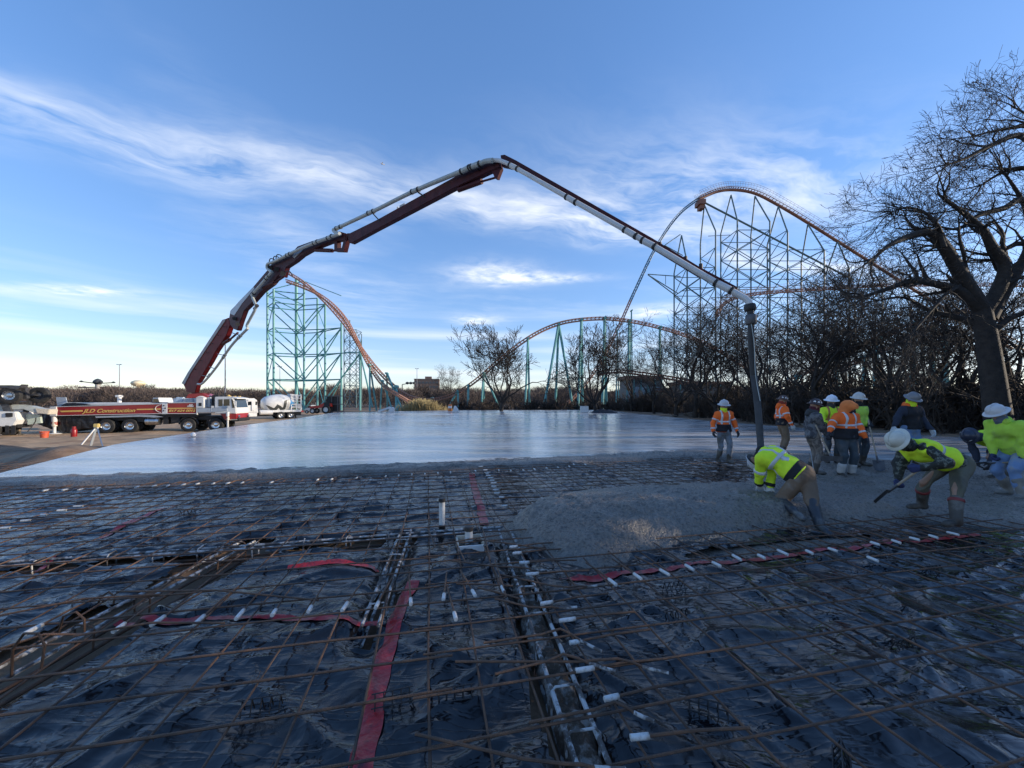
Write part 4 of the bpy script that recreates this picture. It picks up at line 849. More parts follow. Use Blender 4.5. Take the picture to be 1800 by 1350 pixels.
def fuzz_trees(name, label, spots, mat, per, lw):
    G = np.random.default_rng(12); V = []
    for (x, y, z, h, w) in spots:
        n = per; th = G.uniform(0, 6.283, n); u = G.uniform(0, 1, n) ** .6; rr2 = np.sqrt(G.uniform(0, 1, n)) * w * .5 * np.sin(np.clip(u, .05, 1) * 2.6) ** .7
        p = np.stack([x + rr2 * np.cos(th), y + rr2 * np.sin(th), z + u * h * .93], 1); d = np.stack([np.cos(th) * .55 * G.uniform(0, 1.3, n), np.sin(th) * .55, G.uniform(.4, 1.2, n)], 1) + G.normal(0, .3, (n, 3)); d /= np.linalg.norm(d, axis=1, keepdims=True)
        L = G.uniform(.10, .22, n)[:, None] * h; sd = np.cross(d, G.normal(size=(n, 3))); sd /= np.linalg.norm(sd, axis=1, keepdims=True); ww = G.uniform(.6, 1.3, n)[:, None] * lw
        V.append(np.stack([p - sd * ww, p + sd * ww, p + d * L], 1).reshape(-1, 3))
    V = np.concatenate(V); return tag(link(name, np_mesh(name, V, np.arange(len(V)).reshape(-1, 3)), mat), label, 'brush', kind='stuff')
sp_ = []
for i in range(620):
    Y = R.uniform(150, 300); x = R.uniform(-1.45, .5) * Y; h = 7.2 + R.gauss(0, 1.0) + (Y - 150) * .018 + 2.4 * mnoise.noise((x * .02, Y * .02, 0)); sp_.append((x, Y, -.8, max(h, 4), R.uniform(7, 12)))
for i in range(60): sp_.append((R.uniform(60, 380), R.uniform(160, 260), -.8, R.uniform(7, 11), R.uniform(8, 12)))
fuzz_trees('treeline', 'brown leafless woods along the horizon behind the trucks and coaster', sp_, pm('horizon_twigs', (.105, .080, .068), .95, var=.35, scale=.05), 620, .09)
# ---- reeds
P0, P1, R0, R1 = [], [], [], []
for i in range(900):
    px = R.gauss(742, 19); Y = R.uniform(76, 82); b = Vector(((px - 900) / FPX * Y, Y, -.3)); h = R.uniform(1.2, 2.6) * math.exp(-((px - 742) / 42) ** 2); d = Vector((R.gauss(0, .25), R.gauss(0, .2), 1)); P0.append(b); P1.append(b + d * h); R0.append(.05); R1.append(.035)
    if i % 2: P0.append(b + d * h); P1.append(b + d * (h + .35) + Vector((R.gauss(0, .1), 0, 0))); R0.append(.07); R1.append(.02)
V, F = tubes_np(P0, P1, np.array(R0), np.array(R1), 3)
tag(link('reeds', np_mesh('reeds', V, F), pm('dry_reed', (.34, .27, .13), .9, var=.35, scale=.6)), 'tall dry tan reeds growing at the far edge of the slab', 'reeds', kind='stuff')
# ---- far landmarks
M_CREAM = pm('cream_paint', (.72, .62, .42), .6, var=.06); M_DKSTEEL = pm('dark_steel', (.045, .05, .055), .6, var=.2); M_POLE = pm('grey_pole', (.22, .23, .25), .5)
Y = 400; c = at(243, 674, Y); wt = empty('water_tower', (c.x, Y, -1), 0, 'cream lens shaped water tower above the far woods', 'water tower'); h = c.z + 1
MB().lathe([(.5, h - 3.6), (3, h - 3.1), (5.4, h - 1.4), (6.0, h), (5.5, h + 1.6), (3, h + 3), (.5, h + 3.5)], (0, 0, 0), n=28).build('tank', M_CREAM, wt, sm=True)
MB().lathe([(1.6, 0), (1.3, h - 3.3)], (0, 0, 0), n=14).build('stem', M_CREAM, wt, sm=True)
for k in range(6): a = k * 1.047; MB().cyl((5 * math.cos(a), 5 * math.sin(a), 0), (5 * math.cos(a), 5 * math.sin(a), h - 1), .18, n=6).build('leg', M_CREAM, wt)
Y = 250; c = at(172, 671, Y); sr = empty('saucer_ride', (c.x, Y, -1), 0, 'dark saucer topped tower ride above the woods at the left', 'ride'); h = c.z + 1
MB().lathe([(1.5, 0), (1.3, h)], (0, 0, 0), n=12).build('mast', pm('mast_paint', (.38, .36, .33), .6), sr, sm=True)
MB().lathe([(.3, h - 2.4), (1.7, h - 1.6), (2.4, h - .4), (2.3, h + .4), (1.3, h + 1.5), (.3, h + 2.0)], (0, 0, 0), n=20).build('hub', M_DKSTEEL, sr, sm=True)
for k in range(8):
    a = k * .785 + .2; ca, sa = math.cos(a), math.sin(a); zz = (h - .2) if k % 2 else (h - 4.0); L = 7.2 if k % 2 else 9.5
    ar = MB().bar((1.5 * ca, 1.5 * sa, h - 1 if k % 2 else h - 3.6), (L * ca, L * sa, zz), .6, .6).build('arm', M_DKSTEEL, sr)
    MB().lathe([(.2, -.45), (.9, -.2), (1.1, 0), (.8, .35), (.2, .7)], (L * ca, L * sa, zz), n=12).build('gondola', M_DKSTEEL, sr, sm=True)
for px, pt, Y, lab, r in ((210, 641, 170, 'tall light pole left of the water tower', .16), (396, 596, 120, 'tall light pole behind the pump truck cab', .16), (733, 648, 230, 'tall light pole beside the brick building', .17), (492, 645, 190, 'light pole seen through the left coaster tower', .14)):
    c = at(px, pt, Y); root = empty('light_pole', (c.x, Y, -1), 0, lab, 'light pole'); h = c.z + 1
    MB().cyl((0, 0, 0), (0, 0, h), r * 1.4, r * .8, n=8).build('pole', M_POLE, root, sm=True); MB().bar((-.9, 0, h), (.9, 0, h), .18, .18).build('crossarm', M_POLE, root)
    for s_ in (-1, 1): MB().box((s_ * .8, -.1, h + .1), (.6, .5, .22)).build('lamp', M_POLE, root)
Y = 300; a = at(730, 668, Y); b = at(772, 668, Y); w = b.x - a.x; bb = empty('brick_building', ((a.x + b.x) / 2, Y, -1), .15, 'far brick office block above the woods', 'building'); h = a.z + 1
M_BRK = pm('far_brick', (.20, .135, .105), .85, var=.12); M_PANE = pm('dark_pane', (.10, .11, .12), .2)
MB().box((0, 0, h / 2), (w, 12, h)).build('wall', M_BRK, bb); MB().box((0, 0, h + .3), (w + .4, 12.4, .6)).build('parapet', pm('far_parapet', (.17, .13, .11), .8), bb); MB().box((1, 0, h + 1.6), (5, 5, 2)).build('plant_room', M_BRK, bb)
for fl in range(3):
    for k in range(7): MB().box((-w / 2 + w * (k + .5) / 7, -6.05, h - 2.2 - fl * 3.3), (w / 7 * .62, .2, 1.5)).build('window', M_PANE, bb)
Y = 110; root = empty('signal_gantry', at(707, 712, Y), 0, 'dark gantry arm with three round lamps left of the brick building', 'gantry'); o = root.location
strut(root, (o.x, Y, -.5), at(707, 676, Y), .12, 'post', M_DKSTEEL); strut(root, at(707, 676, Y), at(733, 671, Y), .1, 'arm', M_DKSTEEL)
for px in (716, 722, 728): MB().lathe([(.05, -.4), (.45, -.2), (.45, .2), (.05, .4)], at(px, 673.4, Y) - o, n=10).build('lamp', M_DKSTEEL, root, sm=True)
c = at(672, 288, 900); pl = empty('airplane', c, .5, 'tiny white airplane high in the sky left of the boom apex', 'airplane'); M_WHITE = pm('white_paint', (.74, .74, .73), .35, var=.04)
MB().lathe([(.1, -5), (.8, -4), (.9, 0), (.7, 3), (.15, 5.5)], (0, 0, 0), axis=(1, 0, -.25), n=10).build('fuselage', M_WHITE, pl, sm=True); MB().box((-.3, 0, .8), (1.6, 11, .2)).build('wing', M_WHITE, pl); MB().box((4.6, 0, -.6), (1, 4, .15)).build('tailplane', M_WHITE, pl); MB().box((4.8, 0, .5), (1.2, .15, 1.8)).build('tail_fin', M_WHITE, pl)
# ================================================================== vehicles
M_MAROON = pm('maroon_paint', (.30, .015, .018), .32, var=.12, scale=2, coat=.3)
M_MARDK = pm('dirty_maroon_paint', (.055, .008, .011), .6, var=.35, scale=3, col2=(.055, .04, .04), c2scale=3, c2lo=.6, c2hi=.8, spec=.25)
M_TRUCKW = pm('truck_white', (.66, .66, .64), .4, var=.08, scale=3, col2=(.45, .42, .38), c2scale=2.5, c2lo=.58, c2hi=.8)
M_GREYP = pm('grey_panel', (.36, .40, .44), .45, var=.1, scale=3)
M_GOLD = pm('gold_lettering', (.72, .47, .12), .45, var=.05); M_LETW = pm('white_lettering', (.75, .74, .72), .45, var=.03)
M_TYRE = pm('tyre_rubber', (.018, .018, .018), .8, var=.3, scale=9, col2=(.06, .055, .048), c2scale=4, c2lo=.5, c2hi=.7)
M_CHROME = pm('chrome', (.62, .63, .65), .18, metal=1.0, var=.08); M_ALU = pm('brushed_aluminium', (.5, .51, .52), .32, metal=1.0, var=.1)
M_CHASS = pm('chassis_black', (.016, .016, .017), .6, var=.3, col2=(.05, .045, .04), c2scale=3, c2lo=.55, c2hi=.75)
M_GLASS = pm('dark_glass', (.012, .016, .018), .06, var=.05, spec=.8)
M_TARP = pm('black_tarp', (.016, .018, .024), .36, var=.3, scale=5, bump=.05, bscale=6)
M_PIPE = pm('grey_green_pipe', (.40, .43, .41), .4, var=.15, scale=4, col2=(.22, .21, .19), c2scale=4, c2lo=.6, c2hi=.75)
M_PIPEW = pm('white_pipe', (.58, .58, .57), .35, var=.08, scale=3, col2=(.40, .38, .35), c2scale=5, c2lo=.62, c2hi=.75)
M_REDB = pm('red_plastic', (.48, .035, .025), .4, var=.15); M_STEELD = pm('worn_steel', (.10, .10, .105), .5, metal=.6, var=.3)
def inplane(P0, P1):                      # pixel -> point on the vertical plane through two ground points
    P0 = Vector(P0); P1 = Vector(P1); d = P1 - P0
    def f(px, py):
        k = (px - 900) / FPX; t = (k * P0.y - P0.x) / (d.x - k * d.y); Y = P0.y + t * d.y
        return Vector((P0.x + t * d.x, Y, CAMH - (py - HOR) / FPX * Y))
    return f
class Rig:                                # a vehicle whose near side lies on such a plane; local x forwards along it, y towards the camera is negative
    def __init__(s, root_name, P0, P1, z, label, cat):
        s.f = inplane(P0, P1); d = (Vector(P1) - Vector(P0)).normalized(); s.rz = math.atan2(d.y, d.x)
        s.o = Vector((P0[0], P0[1], z)); s.root = empty(root_name, s.o, s.rz, label, cat); s.inv = Matrix.Rotation(-s.rz, 3, 'Z')
    def L(s, px, py): p = s.inv @ (s.f(px, py) - s.o); return p          # local point, y = 0 on the near side
    def box(s, name, mat, a, b, y0, y1, bev=.02, parent=None):
        p = s.L(*a); q = s.L(*b); mb = MB().box2((p.x, y0, p.z), (q.x, y1, q.z)); return mb.build(name, mat, parent or s.root, bevel=bev)
    def prism(s, name, mat, pts, y0, y1, bev=.0, parent=None):
        P = [s.L(*p) for p in pts]; return MB().prism([(p.x, p.z) for p in P], 'y', y0, y1).build(name, mat, parent or s.root, bevel=bev)
def wheel(parent, c, r, w, rim=M_CHROME, dual=False, side=-1):
    mb = MB(); p = [(r * .56, -w / 2), (r * .80, -w * .52), (r * .95, -w * .47), (r, -w * .33), (r, w * .33), (r * .95, w * .47), (r * .80, w * .52), (r * .56, w / 2)]
    mb.lathe(p, (0, 0, 0), axis=(0, 1, 0), n=28, cap=False); o = mb.build('wheel', M_TYRE, parent, sm=True); o.location = c
    q = [(r * .57, -w * .48), (r * .54, -w * .40), (r * .50, -w * .22), (r * .30, -w * .16), (r * .26, -w * .30), (r * .14, -w * .34), (r * .01, -w * .36)]
    if side > 0: q = [(a, -h) for a, h in q]
    MB().lathe(q, (0, 0, 0), axis=(0, 1, 0), n=24, cap=False).build('rim', rim, o, sm=True)
    mb = MB()
    for k in range(10):
        a = k * .628; mb.cyl((math.cos(a) * r * .37, side * w * .2, math.sin(a) * r * .37), (math.cos(a) * r * .37, side * w * .26, math.sin(a) * r * .37), r * .035, n=6)
    mb.build('wheel_nuts', rim, o)
    return o
def text_obj(parent, body, x, y, z, size, mat, shear=0.0, width=None, name='lettering', space=1.0):
    cu = bpy.data.curves.new('t', 'FONT'); cu.body = body; cu.size = size; cu.shear = shear; cu.extrude = .004; cu.space_character = space; cu.offset = .008
    to = bpy.data.objects.new('t', cu); COL.objects.link(to); dg = bpy.context.evaluated_depsgraph_get(); dg.update()
    me = bpy.data.meshes.new_from_object(to.evaluated_get(dg)); bpy.data.objects.remove(to)
    me.materials.clear(); o = link(name, me, mat, parent); xs_ = [v.co.x for v in me.vertices]
    sx = width / (max(xs_) - min(xs_)) if width else 1.0
    o.scale = (sx, 1, 1); o.rotation_euler = (math.pi / 2, 0, 0); o.location = (x, y, z); return o
# ------------------------------------------------------------------ concrete pump truck
TZ = -.62
T = Rig('pump_truck', (-34.36, 28.5, 0), (-22.46, 31.5, 0), TZ, 'maroon and white concrete pump truck with its long boom raised over the slab', 'pump truck'); RT = T.root
W = 2.5
def panel(px0, px1, yt, yb, name):                                        # maroon outrigger panel framed white
    T.prism(name, M_MAROON, [(px0, yt[0]), (px1, yt[1]), (px1, yb[1]), (px0, yb[0])], .02, .30)
    for k, (y, dy) in enumerate(((yt, -.35), (yb, .35))): T.prism('trim', M_TRUCKW, [(px0, y[0] - .45), (px1, y[1] - .45), (px1, y[1] + .45), (px0, y[0] + .45)], -.01, .32)
panel(100, 284.5, (715, 709.8), (730.5, 727.0), 'outrigger_panel'); panel(294, 344.5, (708.3, 707.6), (727, 727), 'side_panel')
T.prism('stripe', M_GOLD, [(104, 722), (145, 720.8), (145, 723.6), (108, 724.6)], .012, .03); T.prism('stripe', M_GOLD, [(240, 718.8), (282, 718.0), (282, 720), (240, 720.8)], .012, .03); T.prism('stripe', M_GOLD, [(295, 717), (344, 716.6), (344, 718.2), (295, 718.8)], .012, .03)
a = T.L(146, 725.6); b = T.L(240, 722.5)
text_obj(RT, 'JLD Construction', a.x, .005, a.z, .40, M_GOLD, .42, b.x - a.x, 'company_lettering').rotation_euler = (math.pi / 2, -.012, 0)
a = T.L(296, 723.8); b = T.L(343, 723.8); text_obj(RT, '817 624 0012', a.x, .005, a.z, .24, M_GOLD, .35, b.x - a.x, 'phone_lettering')
a = T.L(331, 712.6); b = T.L(341, 712.6); text_obj(RT, 'JLD', a.x + .05, .005, a.z, .12, M_LETW, .3, (b.x - a.x) * .7, 'small_lettering'); a = T.L(329, 715); text_obj(RT, 'PUMPING', a.x, .005, a.z, .12, M_LETW, .3, b.x - a.x, 'small_lettering')
# white arc decal
P = [T.L(284.5 - 11.5 * math.cos(t) , 718.2 + 6.8 * math.sin(t)) for t in np.linspace(-1.4, 1.4, 15)]; MB().tube([(p.x, .005, p.z) for p in P], .022, 5).build('arc_decal', M_TRUCKW, RT)
T.box('clevis', M_TRUCKW, (284.5, 709), (294, 728), .0, .4); T.box('outrigger_box', M_TRUCKW, (88, 714.5), (100, 731.5), -.05, .55)
for k, (px, y) in enumerate(((288, 713), (290.5, 717.5), (287.5, 722))): p = T.L(px, y); MB().cyl((p.x, -.03, p.z), (p.x, .02, p.z), .05, n=10).build('pin', M_CHASS, RT)
def jack(px, yt, ys, yf, r, y=.15):
    a = T.L(px, yt); b = T.L(px, ys); c = T.L(px, yf); c.z = max(c.z, 0.02)
    MB().cyl((a.x, y, a.z), (a.x, y, b.z), r, n=14).build('jack_cylinder', M_TRUCKW, RT, sm=True); MB().cyl((a.x, y, b.z), (a.x, y, .06), r * .6, n=12).build('jack_rod', M_TRUCKW, RT, sm=True)
    MB().lathe([(r * 2.6, 0), (r * 2.6, .04), (r, .09)], (a.x, y, .0), n=16).build('jack_foot', M_TRUCKW, RT, sm=True)
    h = b.z; MB().cyl((a.x, y, h - .02), (a.x, y, h + .32), r * 1.06, n=14, cap=False).build('warning_band', pm('red_band', (.28, .03, .02), .5, col2=(.6, .58, .5), c2scale=4, c2lo=.48, c2hi=.52), RT)
jack(92.5, 731, 749, 768, .15); jack(401.5, 724, 738, 750, .11, -.12)
# chassis, deck, tanks
T.box('chassis_rail', M_CHASS, (120, 733), (406, 738), .5, 2.0, .03); T.box('under_deck', M_CHASS, (160, 728.5), (346, 733), .25, 2.3, .03); T.box('deck', M_TRUCKW, (100, 707.5), (345, 712), .5, 2.35, .03)
T.prism('fender_rail', M_GREYP, [(166, 732), (250, 729), (270, 730), (285, 733), (270, 734), (245, 732.5), (168, 734.6)], .05, .5)
p = T.L(253, 741); q = T.L(277, 741); MB().cyl((p.x, .35, p.z), (q.x, .35, q.z), .29, n=20).build('fuel_tank', M_ALU, RT, sm=True)
for s_ in (.2, .8): x = p.x + (q.x - p.x) * s_; MB().cyl((x - .03, .35, p.z), (x + .03, .35, p.z), .305, n=20).build('tank_strap', M_CHROME, RT, sm=True)
for i, (a, b) in enumerate((((282, 733), (292, 746)), ((296, 733), (312, 744)), ((236, 733), (250, 742)))): T.box('under_box', M_CHASS, a, b, .3, 1.2)
T.box('top_hatch', M_CHASS, (259, 706.8), (277, 708.4), .5, 1.4); T.box('top_box', M_TRUCKW, (300, 700), (345, 708), .3, 2.2); T.box('blue_wrap', pm('pale_blue_sheet', (.42, .52, .62), .4, bump=.03, bscale=5), (304, 698), (320, 706.5), .2, .8, .08)
T.box('grey_box', M_GREYP, (321, 700.5), (337, 707), .12, .3); T.box('control_cabinet', M_TRUCKW, (345, 698.5), (358.5, 717), -.04, .7); T.prism('cabinet_roof', M_TRUCKW, [(344.5, 699), (351, 696), (359, 699)], -.06, .72); T.box('cabinet_vent', M_CHASS, (349.5, 708), (355, 714), -.06, .0); T.box('cabinet_post', M_TRUCKW, (345, 717), (347, 729), -.02, .2)
T.box('stack_black', M_CHASS, (366, 694), (377, 713), .6, 1.6); T.box('stack_grey', M_GREYP, (359.5, 698), (365, 716), .4, 1.4)
for px in (368, 372, 380, 386): p = T.L(px, 695); MB().cyl((p.x, 1.0, p.z - .5), (p.x, 1.0, p.z + .25), .05, n=8).build('hose_stub', M_CHASS, RT, sm=True)
T.box('step_panel', M_GREYP, (347, 717.5), (373, 725), -.02, .5); T.prism('cab_fender', M_GREYP, [(374, 716.5), (399, 714.5), (399.5, 722), (374, 724.5)], -.04, .5); T.box('step_white', M_TRUCKW, (371, 713.5), (375, 724), -.03, .4)
# cab
cabp = [(377, 697.5), (402, 697), (409.5, 699), (414.5, 716), (415.5, 727), (377, 727)]
T.prism('cab', M_TRUCKW, cabp, -.0, W, .05); T.prism('cab_visor', M_TRUCKW, [(405, 697.3), (416, 699.5), (416, 701), (405, 700)], .05, W - .05)
T.prism('side_window', M_GLASS, [(384, 702), (403.5, 701.5), (403.8, 713), (384, 714)], -.012, .03); T.box('window_post', M_TRUCKW, (391.6, 701.5), (393, 714.2), -.02, .03, 0)
T.prism('quarter_glass', M_GLASS, [(406.5, 701.5), (409, 702), (413, 716.5), (408.5, 717)], -.014, .02)
p0 = T.L(409.6, 701); p1 = T.L(413.9, 716.5); MB()._add([(p0.x + .03, .15, p0.z), (p0.x + .03, W - .15, p0.z), (p1.x + .03, W - .15, p1.z), (p1.x + .03, .15, p1.z)], [(0, 1, 2, 3)]).build('windscreen', M_GLASS, RT)
T.prism('lower_cab', M_MAROON, [(386, 727), (415, 727), (415, 737), (394, 738), (390, 731)], .02, W - .02, .03); T.box('bumper', M_CHASS, (405, 735), (418.5, 741), .1, W - .1, .05); T.box('bumper_trim', M_CHROME, (396, 737), (417, 738.6), .02, .14)
for y in (.35, W - .35): p = T.L(416, 732); MB().cyl((p.x, y, p.z), (p.x + .08, y, p.z), .11, n=14).build('headlight', M_CHROME, RT, sm=True)
T.box('mirror', M_TRUCKW, (414.5, 705), (417, 714), -.22, -.12); p = T.L(415.5, 706); MB().cyl((p.x - .3, .02, p.z), (p.x, -.17, p.z), .02, n=6).build('mirror_arm', M_CHASS, RT)
T.box('door_handle', M_CHASS, (385, 717.5), (388, 718.5), -.02, .02, 0); p = T.L(392, 696.5); MB().lathe([(.03, -.02), (.1, .0), (.1, .1), (.03, .14)], (p.x, 1, p.z), n=12).build('beacon', M_GOLD, RT, sm=True)
for k in range(3): p = T.L(398 + 4 * k, 697); MB().box((p.x, .6 + .5 * k, p.z + .03), (.16, .1, .07)).build('marker_lamp', M_GOLD, RT)
# wheels, both sides, the axles' own heights
for px in (183.5, 225, 328.5, 377):
    p = T.L(px, 746)
    wheel(RT, (p.x, .30, .54), .54, .34, M_CHROME, side=-1); wheel(RT, (p.x, W - .3, .54), .54, .34, M_CHROME, side=1)
    if px < 300: wheel(RT, (p.x, .68, .54), .54, .3, M_STEELD, side=-1); wheel(RT, (p.x, W - .68, .54), .54, .3, M_STEELD, side=1)
    MB().cyl((p.x, .3, .54), (p.x, W - .3, .54), .08, n=10).build('axle', M_CHASS, RT, sm=True)
    if px > 300:
        pts = [(p.x + math.cos(t) * .66, p.z * 0 + .54 + math.sin(t) * .66) for t in np.linspace(.1, 3.04, 12)]; MB().tube([(x, .28, z) for x, z in pts], .06, 6).build('wheel_arch', M_CHASS, RT, sm=True)
# rear tarp over hopper
def drape(name, rig, px0, px1, yt, yb, y0, y1, seed, parent):
    V, F = [], []; nx, nz = 26, 14
    for i in range(nx + 1):
        for j in range(nz + 1):
            s, t = i / nx, j / nz; p = rig.L(px0 + (px1 - px0) * s, yt(s) + (yb(s) - yt(s)) * t)
            n_ = mnoise.noise((s * 7 + seed, t * 1.2, 0)); q = mnoise.noise((s * 16 + seed, t * 3 + s * 2, 5))
            V.append((p.x, y0 - .10 * n_ - .05 * q - .12 * t * (1 - t), p.z)); 
    m = len(V); V += [(x, y1, z) for x, y, z in V]
    k = nz + 1
    for i in range(nx):
        for j in range(nz): F.append((i * k + j, i * k + j + 1, (i + 1) * k + j + 1, (i + 1) * k + j)); F.append((m + i * k + j, m + (i + 1) * k + j, m + (i + 1) * k + j + 1, m + i * k + j + 1))
    for j in range(nz):
        for i in (0, nx): F.append((i * k + j, i * k + j + 1, m + i * k + j + 1, m + i * k + j))
    for i in range(nx):
        for j in (0, nz): F.append((i * k + j, (i + 1) * k + j, m + (i + 1) * k + j, m + i * k + j))
    me = bpy.data.meshes.new(name); me.from_pydata(V, [], F); me.update()
    bm = bmesh.new(); bm.from_mesh(me); bmesh.ops.recalc_face_normals(bm, faces=bm.faces); bm.to_mesh(me); bm.free(); smooth(me); return link(name, me, M_TARP, parent)
drape('tarp', T, 97, 166, lambda s: 730.0, lambda s: 758 + 2.5 * math.sin(s * 7) - 4 * s * s, .25, 2.1, 3, RT)
drape('hopper_tarp', T, 50, 96, lambda s: 722 + 8 * (1 - s) ** 2, lambda s: 742 + 18 * s ** .7, .5, 2.0, 8, RT)
T.prism('top_tarp', M_TARP, [(97, 714), (106, 708.5), (122, 708), (138, 709.5), (150, 711.5), (150, 713)], .4, 1.6, .1)
T.prism('rear_plate', M_GREYP, [(77, 698), (94.5, 698), (98.5, 714.5), (79.5, 716)], 1.0, 1.06); T.box('boom_rest', M_TRUCKW, (190, 695), (194, 709), .9, 1.2); T.box('boom_rest_head', M_TRUCKW, (188, 694), (195, 698), .8, 1.3)
# turret and boom: the boom's own vertical plane runs from the turret to the hose over the fresh concrete
B0 = T.f(343, 690); BM = Rig('boom_frame', (B0.x - .0, B0.y + 1.2, 0), (at(1320, 525, 8.3).x, 8.3, 0), 0, None, None); bpy.data.objects.remove(BM.root)
T.prism('turret_base', M_MAROON, [(319, 700), (324, 692), (350, 691), (361, 697), (361, 701)], .5, 2.0, .05); p = T.L(338, 692); MB().lathe([(.75, -.6), (.75, -.25), (.6, -.2), (.6, .1)], (p.x, 1.25, p.z), n=24).build('slew_ring', M_MARDK, RT, sm=True)
bmx = RT.matrix_basis.inverted() if False else (Matrix.Translation(RT.location) @ Matrix.Rotation(RT.rotation_euler.z, 4, 'Z')).inverted()
BR = Matrix.Rotation(BM.rz, 4, 'Z'); BT = bmx @ Matrix.Translation(BM.o) @ BR       # boom plane frame -> truck frame
def bpart(mb, name, mat, parent, sm=False, bevel=0.0):
    o = mb.build(name, mat, None, sm=sm, bevel=bevel); o.data.transform(BT); o.parent = parent; return o
def bpoly(pts, y0, y1):
    if y1 - y0 > .1: k = .52; y0, y1 = y0 * k, y1 * k
    else: y0, y1 = (y0 + .13 if y0 < -.28 else y0 + .11), (y1 + .13 if y0 < -.28 else y1 + .11)
    return MB().prism([(BM.L(*p).x, BM.L(*p).z) for p in pts], 'y', y0, y1)
_bn = Vector((-math.sin(BM.rz), math.cos(BM.rz), 0)); _bq = Vector((math.cos(BM.rz), math.sin(BM.rz), 0))
def bpt(px, py, y):
    y = y * .75; f = inplane(BM.o + _bn * y, BM.o + _bn * y + _bq * 20); p = BM.inv @ (f(px, py) - BM.o); return Vector((p.x, y, p.z))
def bpipe(px, y, r, name, mat, parent, coup=()):
    P = spline([bpt(a, b, y) for a, b in px], 4); o = bpart(MB().tube(P, r, 12), name, mat, parent, sm=True)
    for a, b, c_, d_ in coup:
        A = bpt(a, b, y); B = bpt(c_, d_, y); d = (B - A).normalized(); bpart(MB().cyl(A - d * .14, A + d * .14, r * 1.16, n=14), 'coupling', mat, o, sm=True)
        for q in (-.19, .19): bpart(MB().cyl(A + d * (q - .028), A + d * (q + .028), r * 1.3, n=14), 'clamp', M_CHASS, o, sm=True)
    return o
s1 = bpart(bpoly([(325, 674), (336, 655), (398, 562), (405, 559), (409, 570), (402, 590), (383, 618), (374, 635), (352, 672), (346, 690), (333, 690)], -.30, .30), 'boom_section', pm('matt_maroon_paint', (.13, .011, .013), .65, var=.3, scale=2, spec=.15), RT, bevel=.03)
bpart(bpoly([(324.0, 674), (335.0, 655), (396.5, 563), (401, 561.5), (401, 565), (392, 578), (340, 655), (329, 676)], -.335, -.30), 'side_stripe', pm('dusty_grey_white', (.36, .355, .35), .7, spec=.15, var=.2, scale=2), s1)
for y in np.linspace(.06, .92, 7): bpart(MB().cyl(bpt(329 + 70 * y, 670 - 104 * y, -.33), bpt(329 + 70 * y, 670 - 104 * y, -.31), .05, n=8), 'pin', M_CHASS, s1)
bpipe([(348, 675), (357, 673), (380, 646), (405, 610), (421, 592), (436, 577)], -.5, .085, 'delivery_pipe', M_PIPE, s1, [(394, 626, 400, 618), (421, 592, 425, 588), (368, 660, 372, 655)])
for a, b in (((382, 622), (396, 625)), ((368, 645), (378, 648)), ((355, 660), (366, 662)), ((408, 585), (423, 590))): bpart(MB().cyl(bpt(*a, -.3), bpt(*b, -.5), .03, n=6), 'bracket', M_STEELD, s1)
bpart(MB().cyl(bpt(378, 612, 0), bpt(404, 597, 0), .12, n=12).cyl(bpt(404, 597, 0), bpt(418, 585, 0), .07, n=10), 'hydraulic_cylinder', M_MARDK, s1, sm=True)
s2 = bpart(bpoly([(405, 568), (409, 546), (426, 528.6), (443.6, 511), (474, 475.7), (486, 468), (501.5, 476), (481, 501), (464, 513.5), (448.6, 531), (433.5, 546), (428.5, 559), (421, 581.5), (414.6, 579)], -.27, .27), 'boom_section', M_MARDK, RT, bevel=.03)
bpart(bpoly([(409, 552), (410, 547), (426, 529), (450, 505), (452, 508), (430, 534), (416, 555)], -.285, -.27), 'side_stripe', M_GREYP, s2)
bpipe([(436, 577), (434, 572), (440, 560), (450, 540), (447, 530), (444, 518), (455, 505), (478, 478)], -.45, .085, 'delivery_pipe', M_PIPE, s2, [(450, 540, 446, 546), (444, 518, 450, 511), (470, 487, 474, 482)])
bpart(MB().cyl(bpt(463, 506, -.1), bpt(483, 497, -.1), .12, n=12).cyl(bpt(483, 497, -.1), bpt(498, 487, -.1), .06, n=10), 'hydraulic_cylinder', M_MARDK, s2, sm=True)
for a in ((475, 470), (486, 473), (497, 481), (418, 570), (412, 560)): bpart(MB().cyl(bpt(*a, -.36), bpt(*a, .36), .13, n=14), 'hinge_pin', M_CHASS, s2, sm=True)
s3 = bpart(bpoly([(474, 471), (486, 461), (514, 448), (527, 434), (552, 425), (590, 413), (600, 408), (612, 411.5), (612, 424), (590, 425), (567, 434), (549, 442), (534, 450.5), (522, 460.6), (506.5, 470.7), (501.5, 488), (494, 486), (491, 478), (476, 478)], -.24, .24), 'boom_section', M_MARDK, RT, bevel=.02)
bpart(bpoly([(518, 452), (530, 438), (541, 436), (532, 446), (522, 455)], -.252, -.24), 'side_stripe', M_GREYP, s3)
bpipe([(478, 478), (470, 472), (471, 464), (482, 460), (510, 446), (540, 432), (588, 414), (597, 411)], -.42, .085, 'delivery_pipe', M_PIPE, s3, [(507, 447.5, 512, 445), (555, 426, 560, 424), (580, 417, 584, 415)])
bpart(bpoly([(591, 413), (596, 413), (596.5, 441), (591, 442)], -.2, .2), 'linkage', M_MARDK, s3); bpart(bpoly([(610, 414), (615, 413), (607.5, 443), (603, 442)], -.2, .2), 'linkage', M_MARDK, s3); bpart(bpoly([(592, 437), (606, 437), (607, 443), (591, 442.5)], -.19, .19), 'linkage', M_MARDK, s3)
bpart(MB().cyl(bpt(555, 439.5, 0), bpt(584, 440.5, 0), .10, n=12).cyl(bpt(584, 440.5, 0), bpt(597, 440.5, 0), .05, n=10), 'hydraulic_cylinder', M_MARDK, s3, sm=True)
